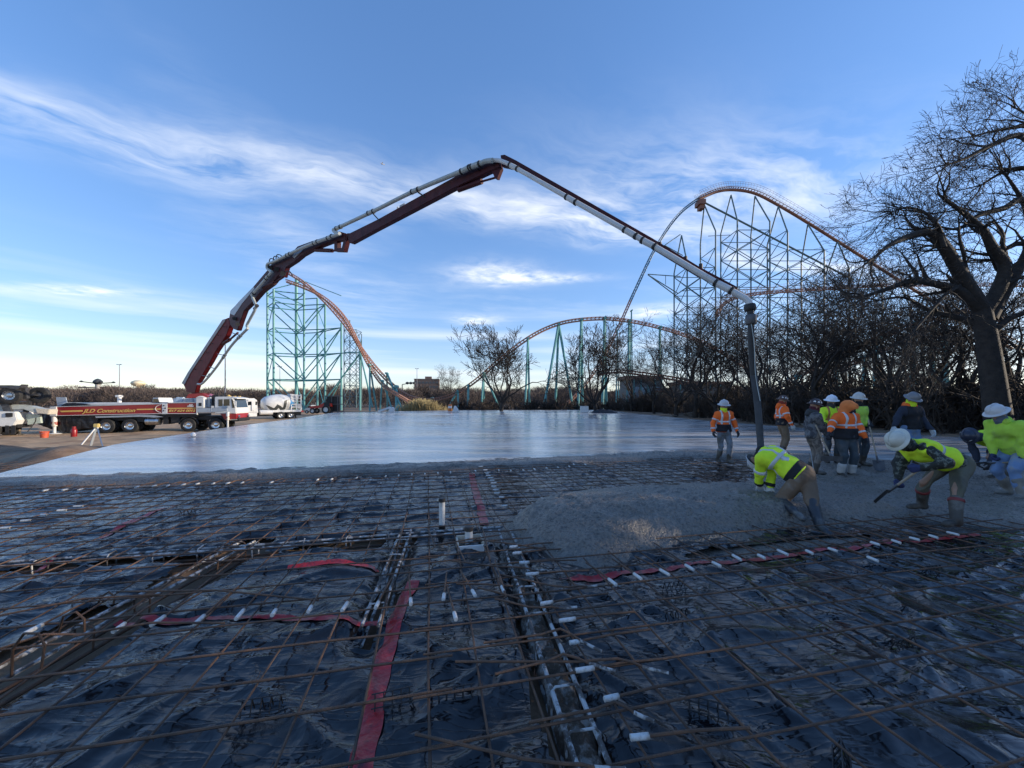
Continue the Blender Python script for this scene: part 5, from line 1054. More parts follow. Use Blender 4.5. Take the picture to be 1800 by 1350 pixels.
for a in ((485, 452), (490, 449), (478, 456), (506, 478)): bpart(MB().tube(spline([bpt(a[0] - 5, a[1] + 6, -.3), bpt(a[0] - 3, a[1] - 1, -.32), bpt(a[0] + 4, a[1], -.34), bpt(a[0] + 8, a[1] + 7, -.3)], 4), .028, 6), 'hydraulic_hose', M_CHASS, s3, sm=True)
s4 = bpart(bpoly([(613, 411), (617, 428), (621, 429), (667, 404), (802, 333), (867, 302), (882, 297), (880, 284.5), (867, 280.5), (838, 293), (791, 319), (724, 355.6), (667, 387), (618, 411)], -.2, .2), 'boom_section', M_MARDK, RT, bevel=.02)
bpart(bpoly([(701, 366), (704, 364.3), (704, 368.5), (701, 370)], -.212, -.2), 'decal', M_LETW, s4); bpart(bpoly([(706, 363), (715, 358.5), (715, 363), (706, 367.5)], -.212, -.2), 'decal', M_GREYP, s4)
bpipe([(597, 411), (590, 408), (586, 404.5), (595, 400), (655, 372), (732, 334), (836, 291), (852, 284), (866, 282)], -.36, .078, 'delivery_pipe', M_PIPE, s4, [(595, 400, 600, 398), (652, 373, 657, 371), (730, 335, 735, 333), (818, 298, 822, 296), (836, 290.5, 840, 289)])
for a, b in (((656, 376), (668, 389)), ((735, 338), (748, 347)), ((838, 296), (842, 300)), ((590, 408), (597, 415))): bpart(MB().cyl(bpt(*a, -.34), bpt(*b, -.12), .028, n=6), 'bracket', M_CHASS, s4)
bpart(MB().cyl(bpt(806, 334, 0), bpt(847, 319, 0), .085, n=12).cyl(bpt(847, 319, 0), bpt(872, 312, 0), .035, n=10), 'hydraulic_cylinder', M_MARDK, s4, sm=True); bpart(bpoly([(866, 300), (883, 297), (876, 315.5), (872, 315)], -.12, .12), 'linkage', M_MARDK, s4)
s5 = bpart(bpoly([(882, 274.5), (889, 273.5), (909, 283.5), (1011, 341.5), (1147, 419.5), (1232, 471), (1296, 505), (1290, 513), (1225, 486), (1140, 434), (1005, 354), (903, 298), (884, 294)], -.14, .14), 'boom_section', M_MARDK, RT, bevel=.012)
bpipe([(866, 282), (876, 282), (886, 285), (906, 295), (1010, 354), (1150, 433), (1240, 486), (1298, 518), (1312, 526), (1318, 536), (1319, 552)], -.24, .066, 'delivery_pipe', M_PIPEW, s5, [(903, 293.5, 910, 297), (1004, 351, 1010, 354.5), (1108, 409.5, 1114, 413), (1140, 428, 1146, 431), (1272, 504, 1278, 507)])
for a in ((1160, 430), (1205, 455), (1232, 468)): bpart(MB().box(bpt(a[0], a[1] + 2, -.02), (.07, .08, .16)), 'bracket', M_CHASS, s5)
e = bpt(1319, 552, -.26)
bpart(MB().lathe([(.10, -.04), (.115, 0), (.115, .07), (.10, .10)], bpt(1318, 534, -.26) + Vector((0, 0, -.05)), axis=(0.1, 0, -1), n=16), 'end_coupling', M_CHASS, s5, sm=True)
M_HOSE = pm('black_hose', (.012, .0125, .014), .5, var=.3, scale=5); M_HOSEG = pm('concrete_coated_hose', (.06, .064, .07), .75, var=.25, scale=6, bump=.006, bscale=30)
top = bpt(1319, 546, -.26); P = [top, bpt(1320, 562, -.26), bpt(1320.5, 605, -.26), bpt(1325, 660, -.26), bpt(1331, 705, -.26), bpt(1335.5, 760, -.26), bpt(1338, 800, -.26), bpt(1340, 828, -.26)]
h1 = bpart(MB().tube(spline(P[:4], 5), .066, 14), 'end_hose', M_HOSE, s5, sm=True); bpart(MB().tube(spline(P[3:], 5), [.066] * 11 + [.064] * 9 + [.060], 14), 'hose_tail', M_HOSEG, s5, sm=True)
bpart(MB().lathe([(.10, -.10), (.108, -.08), (.108, .08), (.10, .1)], P[1], axis=(0, 0, 1), n=16), 'hose_clamp', M_STEELD, s5, sm=True)
bpart(MB().tube(spline([q + Vector((.0, -.08, 0)) + Vector((.06 * (i > 0) - .02 * (i == 2), 0, 0)) for i, q in enumerate(P[1:5])], 5), .008, 6), 'hose_strap', M_PIPE, s5, sm=True)
# ------------------------------------------------------------------ the mixer with the W drum, facing left
MX = Rig('mixer_truck', ((417 - 900) / FPX * 49.5, 49.5, 0), ((537 - 900) / FPX * 55.5, 55.5, 0), -.62, 'white concrete mixer truck with a dark grey and blue W on its drum', 'mixer truck'); RM = MX.root
MX.prism('hood', M_TRUCKW, [(418, 714), (437, 711), (437, 726), (420, 727)], .1, 2.2, .05); MX.prism('cab', M_TRUCKW, [(434, 705), (437, 702.5), (452, 702.5), (454, 726), (434, 726)], .05, 2.3, .05); MX.prism('cab_roof', M_TRUCKW, [(428, 703), (436, 700.5), (448, 700), (452, 703)], .3, 2.1, .03)
MX.prism('side_window', M_GLASS, [(436, 706), (442, 705.5), (442.5, 712), (436, 712.5)], .03, .1); MX.box('exhaust_box', M_TRUCKW, (442, 706.5), (447.5, 722), -.05, .3); MX.box('rear_window', M_GLASS, (449, 706), (452, 712), .03, .1)
MX.box('tank_box', M_TRUCKW, (434, 724), (452, 732), .05, .6); MX.box('chassis', M_CHASS, (430, 726), (532, 730), .6, 1.8); 
p = MX.L(458, 725); q = MX.L(480, 725); MB().cyl((p.x, .3, p.z), (q.x, .3, q.z), .33, n=18).build('water_tank', M_TRUCKW, RM, sm=True)
MX.box('deck', M_TRUCKW, (480, 721), (530, 724), .1, 2.2)
p0 = MX.L(463, 709); p1 = MX.L(522, 709.5); DX = p1.x - p0.x
prof = [(.3, 0), (.75, .04), (1.08, .14), (1.22, .32), (1.26, .5), (1.18, .66), (1.0, .8), (.78, .92), (.62, 1.0)]
ax = (p1 - p0 + Vector((0, 0, .55))).normalized(); cen = Vector((p0.x, 1.2, p0.z - .25)); LD = DX
drum = MB().lathe([(r, h * LD) for r, h in prof], cen, axis=ax, n=40).build('drum', M_TRUCKW, RM, sm=True)
def drum_r(t): 
    for (r0, h0), (r1, h1) in zip(prof, prof[1:]):
        if h0 <= t <= h1: return r0 + (r1 - r0) * (t - h0) / (h1 - h0)
    return .6
upv = Vector((0, 1, 0)).cross(ax).normalized(); upv = upv if upv.z > 0 else -upv
def decal(name, poly, mat):                # outline in (along drum 0..1, height in metres), wrapped on the drum's near side
    n = 60; V = {}; F = []; L_ = []
    lo = [min(p[k] for p in poly) for k in (0, 1)]; hi = [max(p[k] for p in poly) for k in (0, 1)]
    us = np.linspace(lo[0], hi[0], n); hs = np.linspace(lo[1], hi[1], n); U_, H_ = np.meshgrid(us, hs); ins = poly_sd(U_ * LD, H_, [(a * LD, b) for a, b in poly]) > 0
    def vert(i, j):
        if (i, j) not in V:
            t, h = us[i], hs[j]; r = drum_r(t) + .012; h_ = max(min(h, r * .999), -r * .999); V[(i, j)] = len(L_); L_.append(cen + ax * t * LD + upv * h_ + Vector((0, -1, 0)) * math.sqrt(r * r - h_ * h_))
        return V[(i, j)]
    for i in range(n - 1):
        for j in range(n - 1):
            if ins[j, i] and ins[j + 1, i] and ins[j, i + 1] and ins[j + 1, i + 1]: F.append((vert(i, j), vert(i + 1, j), vert(i + 1, j + 1), vert(i, j + 1)))
    me = bpy.data.meshes.new(name); me.from_pydata(L_, [], F); me.update(); smooth(me); return link(name, me, mat, drum)
M_LOGOG = pm('logo_grey', (.045, .05, .048), .5); M_LOGOB = pm('logo_blue', (.02, .19, .42), .45); M_LOGOC = pm('logo_cream', (.55, .53, .48), .45)
decal('logo_letter', [(.10, .18), (.28, -.98), (.42, -1.02), (.50, -.55), (.62, -1.02), (.76, -.98), (.90, .62), (.75, .45), (.66, -.45), (.55, -.05), (.42, -.08), (.32, -.50), (.22, .02)], M_LOGOG) if False else None
decal('logo_letter', [(.06, .05), (.14, -.10), (.30, -.55), (.40, -.05), (.50, -.35), (.56, -.62), (.62, .30), (.74, .42), (.64, -.95), (.50, -1.05), (.43, -.62), (.36, -1.08), (.22, -1.0)], M_LOGOG)
decal('logo_band', [(.76, .42), (.82, .46), (.76, -.9), (.68, -.95)], M_LOGOC); decal('logo_wedge', [(.84, .50), (.965, -.20), (.90, -.72), (.78, -.88)], M_LOGOB)
for (px, s_) in ((423, 0), (494.5, 1), (512, 1)):
    p = MX.L(px, 730)
    for y, sd in ((.25, -1), (2.05, 1)): wheel(RM, (p.x, y, .52), .52, .36, M_ALU if px > 430 else M_TRUCKW, side=sd)
MX.prism('fender', M_CHASS, [(417, 727), (419, 722), (425, 720.5), (430, 723), (432, 729), (429, 728), (425, 723.5), (421, 725)], .0, .5)
# hopper and chute at the tail
MX.prism('hopper', M_TRUCKW, [(512, 692), (530, 694), (526, 704), (516, 704)], .6, 1.8, .02); MX.prism('chute', M_TRUCKW, [(516, 706), (533, 712), (535, 719), (528, 718), (516, 710)], .8, 1.6, .02)
for k in range(5): MX.box('ladder_rung', M_TRUCKW, (513, 695 + 5 * k), (531, 696 + 5 * k), .35, .42, 0)
for px in (513, 522, 530): MX.box('tail_post', M_TRUCKW, (px, 693), (px + 1.6, 724), .35, .48, 0)
MX.box('light_bar', M_REDB, (528, 722), (535, 724), .3, 2.0, 0)
# ------------------------------------------------------------------ tail of a second mixer at the left edge
ML = Rig('mixer_truck', ((-60 - 900) / FPX * 25.0, 25.0, 0), ((60 - 900) / FPX * 26.2, 26.2, 0), -.62, 'rear of a white mixer truck with raised trailing axle and chute at the left edge', 'mixer truck'); RL = ML.root
p = ML.L(14, 695); wheel(RL, (p.x, .2, p.z), .56, .34, M_ALU, side=-1); q = ML.L(43, 694.5); wheel(RL, (q.x, 1.35, q.z + .02), .56, .34, M_STEELD, side=-1); MB().cyl((p.x, .2, p.z), (q.x, 1.35, q.z), .08, n=10).build('axle', M_CHASS, RL, sm=True)
ML.prism('booster_fender', M_STEELD, [(-30, 677), (20, 677), (33, 679), (38, 675.5), (36, 681), (28, 685), (10, 681.5), (-30, 683)], .0, .6); ML.prism('booster_arm', M_STEELD, [(26, 683), (34, 682), (37, 700), (30, 702)], .5, .8)
ML.prism('chute', M_PIPE, [(-30, 712), (18, 711), (40, 714), (56, 718), (76, 721), (72, 728), (50, 726), (30, 720), (-30, 722)], .5, 1.3, .04); ML.prism('chute_tip', M_BOARD, [(52, 718), (78, 720), (76, 729), (56, 727)], .45, 1.35, .03)
ML.prism('tail_frame', M_TRUCKW, [(-60, 722), (20, 724), (24, 738), (16, 750), (-60, 752)], .3, 1.9, .04); ML.prism('tail_panel', pm('pale_green_panel', (.40, .47, .42), .5, var=.12), [(24, 728), (50, 730), (52, 745), (28, 748)], 1.0, 1.2); ML.box('grease_box', M_CHASS, (4, 726), (16, 733), .22, .4)
ML.prism('booster_frame', M_STEELD, [(-14, 690), (2, 690), (12, 724), (-2, 724)], .35, .6); ML.prism('booster_frame', M_STEELD, [(30, 690), (38, 692), (22, 726), (14, 724)], 1.2, 1.4)
ML.prism('deck_rail', M_CHASS, [(-60, 704), (24, 706), (24, 709), (-60, 709)], .2, 1.8)
for px in (-20, 2, 13): p = ML.L(px, 750); ML.box('mud_flap', M_CHASS, (px, 748), (px + 7, 764), .3, .36, 0)
pw = ML.L(-25, 0); wheel(RL, (pw.x, .3, .54), .54, .36, M_ALU, side=-1); wheel(RL, (pw.x, 1.9, .54), .54, .36, M_ALU, side=1); ML.box('chassis', M_CHASS, (-60, 748), (20, 753), .5, 1.8)
MB().tube(spline([ML.L(47, 735) + Vector((0, .8, 0)), ML.L(46, 742) + Vector((0, .8, 0)), ML.L(41, 752) + Vector((0, .7, 0)), ML.L(38, 760) + Vector((0, .5, 0))], 5), .03, 6).build('wash_hose', M_CHASS, RL, sm=True)
# ------------------------------------------------------------------ other vehicles and plant
def simple_truck(px0, px1, ytop, ybot, Y, bodym, label, name='parked_truck', cat='truck', facing=1):
    a = at(px0, ybot, Y); b = at(px1, ytop, Y); Lx = b.x - a.x; h = b.z - a.z; root = empty(name, ((a.x + b.x) / 2, Y, a.z), 0, label, cat); f = facing
    def X(t): return (t - .5) * Lx * f
    MB().prism([(X(0), h * .30), (X(.98), h * .30), (X(1.0), h * .5), (X(.97), h * .62), (X(.72), h * .66), (X(.62), h), (X(.34), h), (X(.32), h * .68), (X(0), h * .66)], 'y', 0, 1.9).build('body', bodym, root, bevel=.04)
    MB().prism([(X(.69), h * .68), (X(.61), h * .94), (X(.37), h * .94), (X(.36), h * .68)], 'y', -.01, .03).build('side_window', M_GLASS, root)
    for t in (.18, .80):
        for y, sd in ((.08, -1), (1.82, 1)): wheel(root, (X(t), y, h * .2), h * .2, .26, M_ALU, side=sd)
    return root
simple_truck(256, 292, 699, 733, 46, M_TRUCKW, 'white pickup parked behind the pump truck deck', 'parked_pickup', 'pickup')
simple_truck(536, 552, 712, 727, 74, pm('silver_paint', (.45, .47, .5), .3, metal=.4), 'silver pickup beyond the tail of the W mixer', 'parked_pickup', 'pickup', -1)
Y = 70; rd = empty('red_tractor', at(568, 727, Y), 0, 'red farm style tractor right of the W mixer', 'tractor'); o = rd.location; o = Vector(o)
MB().prism([(-2.2, .9), (1.2, 1.2), (1.7, 1.3), (1.7, 1.8), (.4, 2.0), (-.6, 1.5), (-2.3, 1.3)], 'y', -.5, .5).build('hood', M_REDB, rd, bevel=.04); MB().box((.9, 0, 1.6), (1.0, 1.2, .9)).build('seat_frame', M_CHASS, rd, bevel=.05)
for x, r in ((-1.5, .5), (.9, .75)):
    for y, sd in ((-.75, -1), (.75, 1)): wheel(rd, (x, y, r), r, .35, M_TRUCKW, side=sd)
fr = empty('steel_rack', at(588, 726, Y), 0, 'dark open steel rack beside the red tractor', 'rack')
for x in (-1.6, -.5, .6, 1.7): MB().box((x, 0, 1.6), (.12, .12, 3.2)).build('post', M_STEELD, fr)
for z in (.3, 1.6, 3.1): MB().box((0, .0, z), (3.5, .14, .14)).build('rail', M_STEELD, fr)
MB().box((-.4, .5, 1.6), (2.2, .6, 2.8)).build('dark_load', M_CHASS, fr, bevel=.05)
Y = 60; wl = empty('loader_bucket', at(679, 724, Y), .1, 'white loader arm and bucket lying at the far edge of the slab', 'loader bucket')
MB().prism([(-1.25, 0), (-1.2, .25), (-.2, .55), (.5, .85), (.85, .6), (.7, .35), (.4, .5), (-.3, .22), (-.9, .05)], 'y', -.2, .2).build('arm', M_TRUCKW, wl, bevel=.03); MB().prism([(.35, 0), (1.25, 0), (1.2, .55), (.95, .75), (.55, .4)], 'y', -.5, .5).build('bucket', M_TRUCKW, wl, bevel=.03); MB().cyl((-.8, 0, .4), (.5, 0, .62), .06, n=8).build('ram', M_CHASS, wl, sm=True)
Y = 62; bl = empty('traffic_barrel', at(791, 723, Y), 0, 'orange and white barrel at the far edge of the slab', 'barrel')
MB().lathe([(.34, 0), (.32, .5)], (0, 0, 0), n=16).build('barrel_body', pm('orange_plastic', (.62, .16, .03), .5), bl, sm=True); MB().lathe([(.315, .5), (.30, .85)], (0, 0, 0), n=16).build('white_band', M_TRUCKW, bl, sm=True); MB().lathe([(.30, .85), (.25, 1.1), (.1, 1.15)], (0, 0, 0), n=16).build('top', MATS['orange_plastic'], bl, sm=True)
Y = 58; ws = MB().prism([(-.45, 0), (.5, 0), (.35, .5), (.0, .95), (-.25, .9)], 'y', -.12, .12).build('white_sack', M_TRUCKW, bevel=.06); ws.location = at(801, 724, Y); tag(ws, 'white sack slumped beside the orange barrel', 'sack')
Y = 58; wb = MB().box((0, 0, .45), (1.15, .8, .9)).box((0, 0, .93), (1.2, .85, .07)).build('white_crate', M_TRUCKW, bevel=.03); wb.location = at(1027, 725, Y) ; tag(wb, 'white box at the far edge of the slab beside the black tarp heap', 'box')
# black tarp heap
V, F = [], []; n = 24
for i in range(n + 1):
    for j in range(n + 1):
        s, t = i / n * 2 - 1, j / n * 2 - 1; h = max(0, 1 - s * s) ** .6 * max(0, 1 - t * t) ** .6; V.append((s * 2.1, t * 1.2, h * (.75 + .35 * mnoise.noise((s * 3, t * 3, 1))) + .1 * mnoise.noise((s * 9, t * 9, 2)) * h))
for i in range(n):
    for j in range(n): F.append((i * (n + 1) + j, (i + 1) * (n + 1) + j, (i + 1) * (n + 1) + j + 1, i * (n + 1) + j + 1))
me = bpy.data.meshes.new('tarp_heap'); me.from_pydata(V, [], F); me.update(); smooth(me); th = link('tarp_heap', me, M_TARP); th.location = at(1063, 724.5, 56); th.location.z = -.1; tag(th, 'black tarp heap at the far edge of the slab under the bare tree', 'tarp')
# tripod with level, buckets, gas bottle
tp = empty('survey_tripod', gp(170, 781, -.45), .3, 'survey tripod with a yellow level beside the pump truck', 'tripod'); h = 1.0
tp.location.z = gz(tp.location.x, tp.location.y)
for k, a in enumerate((2.4, -.75, .9 + 3.3)): MB().bar((.75 * math.cos(a), .75 * math.sin(a), 0), (.06 * math.cos(a), .06 * math.sin(a), h), .09 if k == 0 else .045, .05).build('leg', M_ALU if k else M_GREYP, tp)
MB().lathe([(.11, h), (.11, h + .04)], (0, 0, 0), n=14).build('head_plate', M_ALU, tp, sm=True); MB().box((0, 0, h + .14), (.22, .18, .2)).build('level', pm('yellow_case', (.62, .46, .16), .5), tp, bevel=.03)
for px, py, r, h, nm, lab, m_ in ((78, 771, .22, .42, 'bucket', 'red orange bucket beside the rear jack of the pump truck', pm('orange_bucket', (.52, .09, .04), .5)), (130, 770, .15, .6, 'gas_bottle', 'dark red gas bottle standing before the tarp of the pump truck', pm('dark_red_paint', (.25, .01, .012), .35))):
    x, y = gp(px, py, -.62).x, gp(px, py, -.62).y; root = empty(nm, (x, y, gz(x, y)), 0, lab, nm.replace('_', ' '))
    if nm == 'bucket': MB().lathe([(r * .8, 0), (r, h), (r * 1.05, h), (r * 1.05, h - .03), (r * .93, h - .05), (r * .75, .05)], (0, 0, 0), n=18).build('pail', m_, root, sm=True); MB().tube(spline([(-r, 0, h - .04), (-r * .8, -.12, h * .8), (0, -.24, h * .62), (r * .8, -.12, h * .8), (r, 0, h - .04)], 4), .008, 5).build('handle', M_ALU, root)
    else: MB().lathe([(r * .9, 0), (r, .05), (r, h * .75), (r * .8, h * .9), (.04, h)], (0, 0, 0), n=18).build('bottle_body', m_, root, sm=True); MB().lathe([(.1, h - .08), (.1, h + .1)], (0, 0, 0), n=12).build('collar', m_, root, sm=True); MB().cyl((0, 0, h), (0, 0, h + .08), .03, n=8).build('valve', M_ALU, root)
gl = MB().lathe([(.02, 0), (.09, .05), (.1, .13), (.05, .2), (.0, .22)], (0, 0, 0), n=14).build('marker_ball', M_LETW, sm=True); gl.location = gp(340, 768, SLAB_Z) ; gl.location.z = SLAB_Z; tag(gl, 'small white marker standing on the left part of the slab', 'marker')
# timber and rubble along the right side of the slab
M_TIMB = pm('grey_timber', (.22, .20, .175), .85, var=.3, scale=3, bump=.006, bscale=20)
R = random.Random(9)
def timber(a, b, w, h, lab, z=0.0):
    A = gp(*a, z); B = gp(*b, z); o = MB().bar((0, 0, h / 2), B - A, w, h).build('timber', M_TIMB, bevel=.01); o.location = (A.x, A.y, max(gz(A.x, A.y), z) + .005); tag(o, lab, 'timber', 'timbers beside the slab'); return o
labs = ['long grey timber lying highest right of the hose', 'grey plank lying below the highest timber right of the hose', 'grey plank behind the camouflage worker', 'long plank behind the hooded worker', 'plank behind the black vest worker', 'plank right of the black vest worker', 'lowest plank behind the bent right worker', 'upper plank behind the far right worker', 'short plank near the lime hooded worker', 'plank end at the right edge of the picture']
for i, (a, b) in enumerate((((1335, 735), (1480, 741)), ((1345, 743), (1500, 752)), ((1420, 737), (1560, 746)), ((1530, 742), (1660, 752)), ((1560, 750), (1680, 760)), ((1630, 745), (1720, 753)), ((1650, 757), (1740, 765)), ((1690, 752), (1790, 762)), ((1730, 765), (1800, 772)), ((1760, 757), (1840, 768)))): timber(a, b, .3, .16, labs[i], -.05)
P0, P1, R0 = [], [], []
for i in range(150):
    px = R.gauss(1225, 24); py = R.uniform(727, 734); g = gp(px, py, -.1); hh = max(0, .55 * math.exp(-((px - 1225) / 26) ** 2)); a = R.uniform(-.6, .6) + (3.14 if R.random() < .5 else 0); d = Vector((math.cos(a), math.sin(a), R.uniform(-.15, .25))) * R.uniform(.4, 1.3); p = Vector((g.x, g.y, R.uniform(.0, 1.0) * hh + .02)); P0.append(p - d * .5); P1.append(p + d * .5); R0.append(R.uniform(.04, .09))
V, F = tubes_np(P0, P1, np.array(R0), np.array(R0), 4); tag(link('lumber_pile', np_mesh('lumber_pile', V, F), pm('scrap_wood', (.24, .215, .185), .85, var=.4, scale=1.5)), 'heap of scrap lumber left of the hose at the edge of the woods', 'lumber pile')
# ================================================================== people: every surface is a smooth blend of tapered limbs, meshed with surface nets
def surf_nets(fn, lo, hi, vox):
    n = [int(math.ceil((hi[i] - lo[i]) / vox)) + 2 for i in range(3)]
    ax_ = [lo[i] + np.arange(n[i]) * vox for i in range(3)]
    B_ = 6; nb = [-(-n[i] // B_) for i in range(3)]       # evaluate coarse blocks first, refine only those near the surface
    cb = np.stack(np.meshgrid(*[lo[i] + (np.arange(nb[i]) * B_ + (B_ - 1) / 2) * vox for i in range(3)], indexing='ij'), -1); cv = fn(cb.reshape(-1, 3)).reshape(nb)
    big = cv
    for a_ in range(3): big = np.repeat(big, B_, axis=a_)
    v = big[:n[0], :n[1], :n[2]].copy(); near_ = np.abs(v) < B_ * vox * .87 * 1.7; ii = np.argwhere(near_); v[near_] = fn(ii * vox + np.array(lo))
    c = [n[0] - 1, n[1] - 1, n[2] - 1]; S = np.zeros(c + [3]); K = np.zeros(c); offs = [(i, j, k) for i in (0, 1) for j in (0, 1) for k in (0, 1)]
    def sub(o): return v[o[0]:o[0] + c[0], o[1]:o[1] + c[1], o[2]:o[2] + c[2]]
    for a in offs:
        for d in range(3):
            if a[d]: continue
            b = list(a); b[d] = 1; va, vb = sub(a), sub(b); cr = (va < 0) != (vb < 0); t = np.where(cr, va / np.where(cr, va - vb, 1), 0)
            for e in range(3): S[..., e] += np.where(cr, a[e] + (t if e == d else 0), 0)
            K += cr
    act = K > 0; idx = np.full(c, -1); idx[act] = np.arange(act.sum()); I = np.argwhere(act); V = (I + S[act] / K[act][:, None]) * vox + np.array(lo)
    F = []
    for d in range(3):
        e, f = (d + 1) % 3, (d + 2) % 3; sl = [slice(1, c[i]) for i in range(3)]; sl[d] = slice(0, c[d]); s2 = list(sl); s2[d] = slice(1, c[d] + 1)
        va, vb = v[tuple(sl)], v[tuple(s2)]; cr = np.argwhere((va < 0) != (vb < 0)); sg = (va < 0)[tuple(cr.T)]
        base_ = cr.copy(); base_[:, e] += 1; base_[:, f] += 1; q = []
        for de, df in ((0, 0), (1, 0), (1, 1), (0, 1)):
            m = base_.copy(); m[:, e] -= de; m[:, f] -= df; q.append(idx[tuple(m.T)])
        q = np.stack(q, 1); q[~sg] = q[~sg][:, ::-1]; F.append(q)
    F = np.concatenate(F); return V, F[(F >= 0).all(1)]
def sdf_caps(P, caps, k):
    out = None
    for a, b, ra, rb in caps:
        a = np.array(a, float); b = np.array(b, float); d = b - a; t = np.clip(((P - a) @ d) / max(d @ d, 1e-9), 0, 1)
        q = np.linalg.norm(P - a - t[:, None] * d, axis=1) - (ra + (rb - ra) * t)
        if out is None: out = q
        else: h = np.clip(.5 + .5 * (q - out) / k, 0, 1); out = q * (1 - h) + out * h - k * h * (1 - h)
    return out
_wd = np.random.default_rng(4); _wk = [(_wd.normal(size=3), _wd.uniform(0, 6), f) for f in (14, 19, 26, 36, 52, 70) for _ in range(2)]
def wrinkle(P, amp, s=0.0):
    o = 0
    for d, ph, f in _wk: d = d / np.linalg.norm(d); o = o + np.sin(P @ d * f + ph + s + 1.5 * np.sin(P @ d[[1, 2, 0]] * f * .5)) / f
    return amp * o * 9
def caps_box(caps, pad):
    A = np.array([list(c[0]) for c in caps] + [list(c[1]) for c in caps]); r = max(max(c[2], c[3]) for c in caps) + pad
    return A.min(0) - r, A.max(0) + r
def sdf_obj(name, fn, box, mat, parent, vox=.02):
    V, F = surf_nets(fn, box[0], box[1], vox)
    if len(F) == 0: return None
    me = np_mesh(name, V, F); smooth(me); return link(name, me, mat, parent)
def ik(a, b, l1, l2, hint):
    a = Vector(a); b = Vector(b); d = b - a; L = d.length; L2 = min(L, (l1 + l2) * .998); dn = d.normalized(); b = a + dn * L2
    x = (l1 * l1 - l2 * l2 + L2 * L2) / (2 * L2); h = math.sqrt(max(l1 * l1 - x * x, 0)); hv = Vector(hint); hv = hv - dn * hv.dot(dn); hv = hv.normalized() if hv.length > 1e-4 else dn.orthogonal().normalized()
    return a + dn * x + hv * h, b
def hand_caps(grip):                        # palm along +x, fingers beyond, thumb towards +y, palm faces -z
    C = [((0, -.018, 0), (.075, -.03, 0), .024, .020), ((0, .018, 0), (.078, .028, 0), .024, .020), ((0, 0, 0), (.08, 0, 0), .024, .021), ((-.05, 0, 0), (0, 0, 0), .030, .028)]
    for i, (y, L) in enumerate(((.032, .075), (.011, .085), (-.011, .08), (-.032, .062))):
        a = Vector((.078, y, 0)); ang = -.25; r = .0115
        for j, f in enumerate((.45, .32, .25)):
            ang += (-.95 if grip else -.28); b = a + Vector((math.cos(ang), (.02 if not grip else 0) * (1.5 - i), math.sin(ang))) * L * f * 1.15; C.append((tuple(a), tuple(b), r, r * .93)); a = b; r *= .93
    a = Vector((.012, .03, -.004))
    for j, (dx, dy, dz) in enumerate(((.03, .028, -.012), (.026, .008 if not grip else -.016, -.02), (.02, .002 if not grip else -.02, -.014))):
        b = a + Vector((dx, dy, dz)); C.append((tuple(a), tuple(b), .0145 - j * .0015, .013 - j * .0015)); a = b
    return C
HAND = {}
for gname, g_ in (('grip', True), ('relaxed', False)):
    C = hand_caps(g_); lo, hi = caps_box(C, .01); HAND[gname] = surf_nets(lambda P: sdf_caps(P, C, .010), lo, hi, .006)
M_SKIN = pm('skin', (.36, .21, .145), .55, var=.1, scale=12)
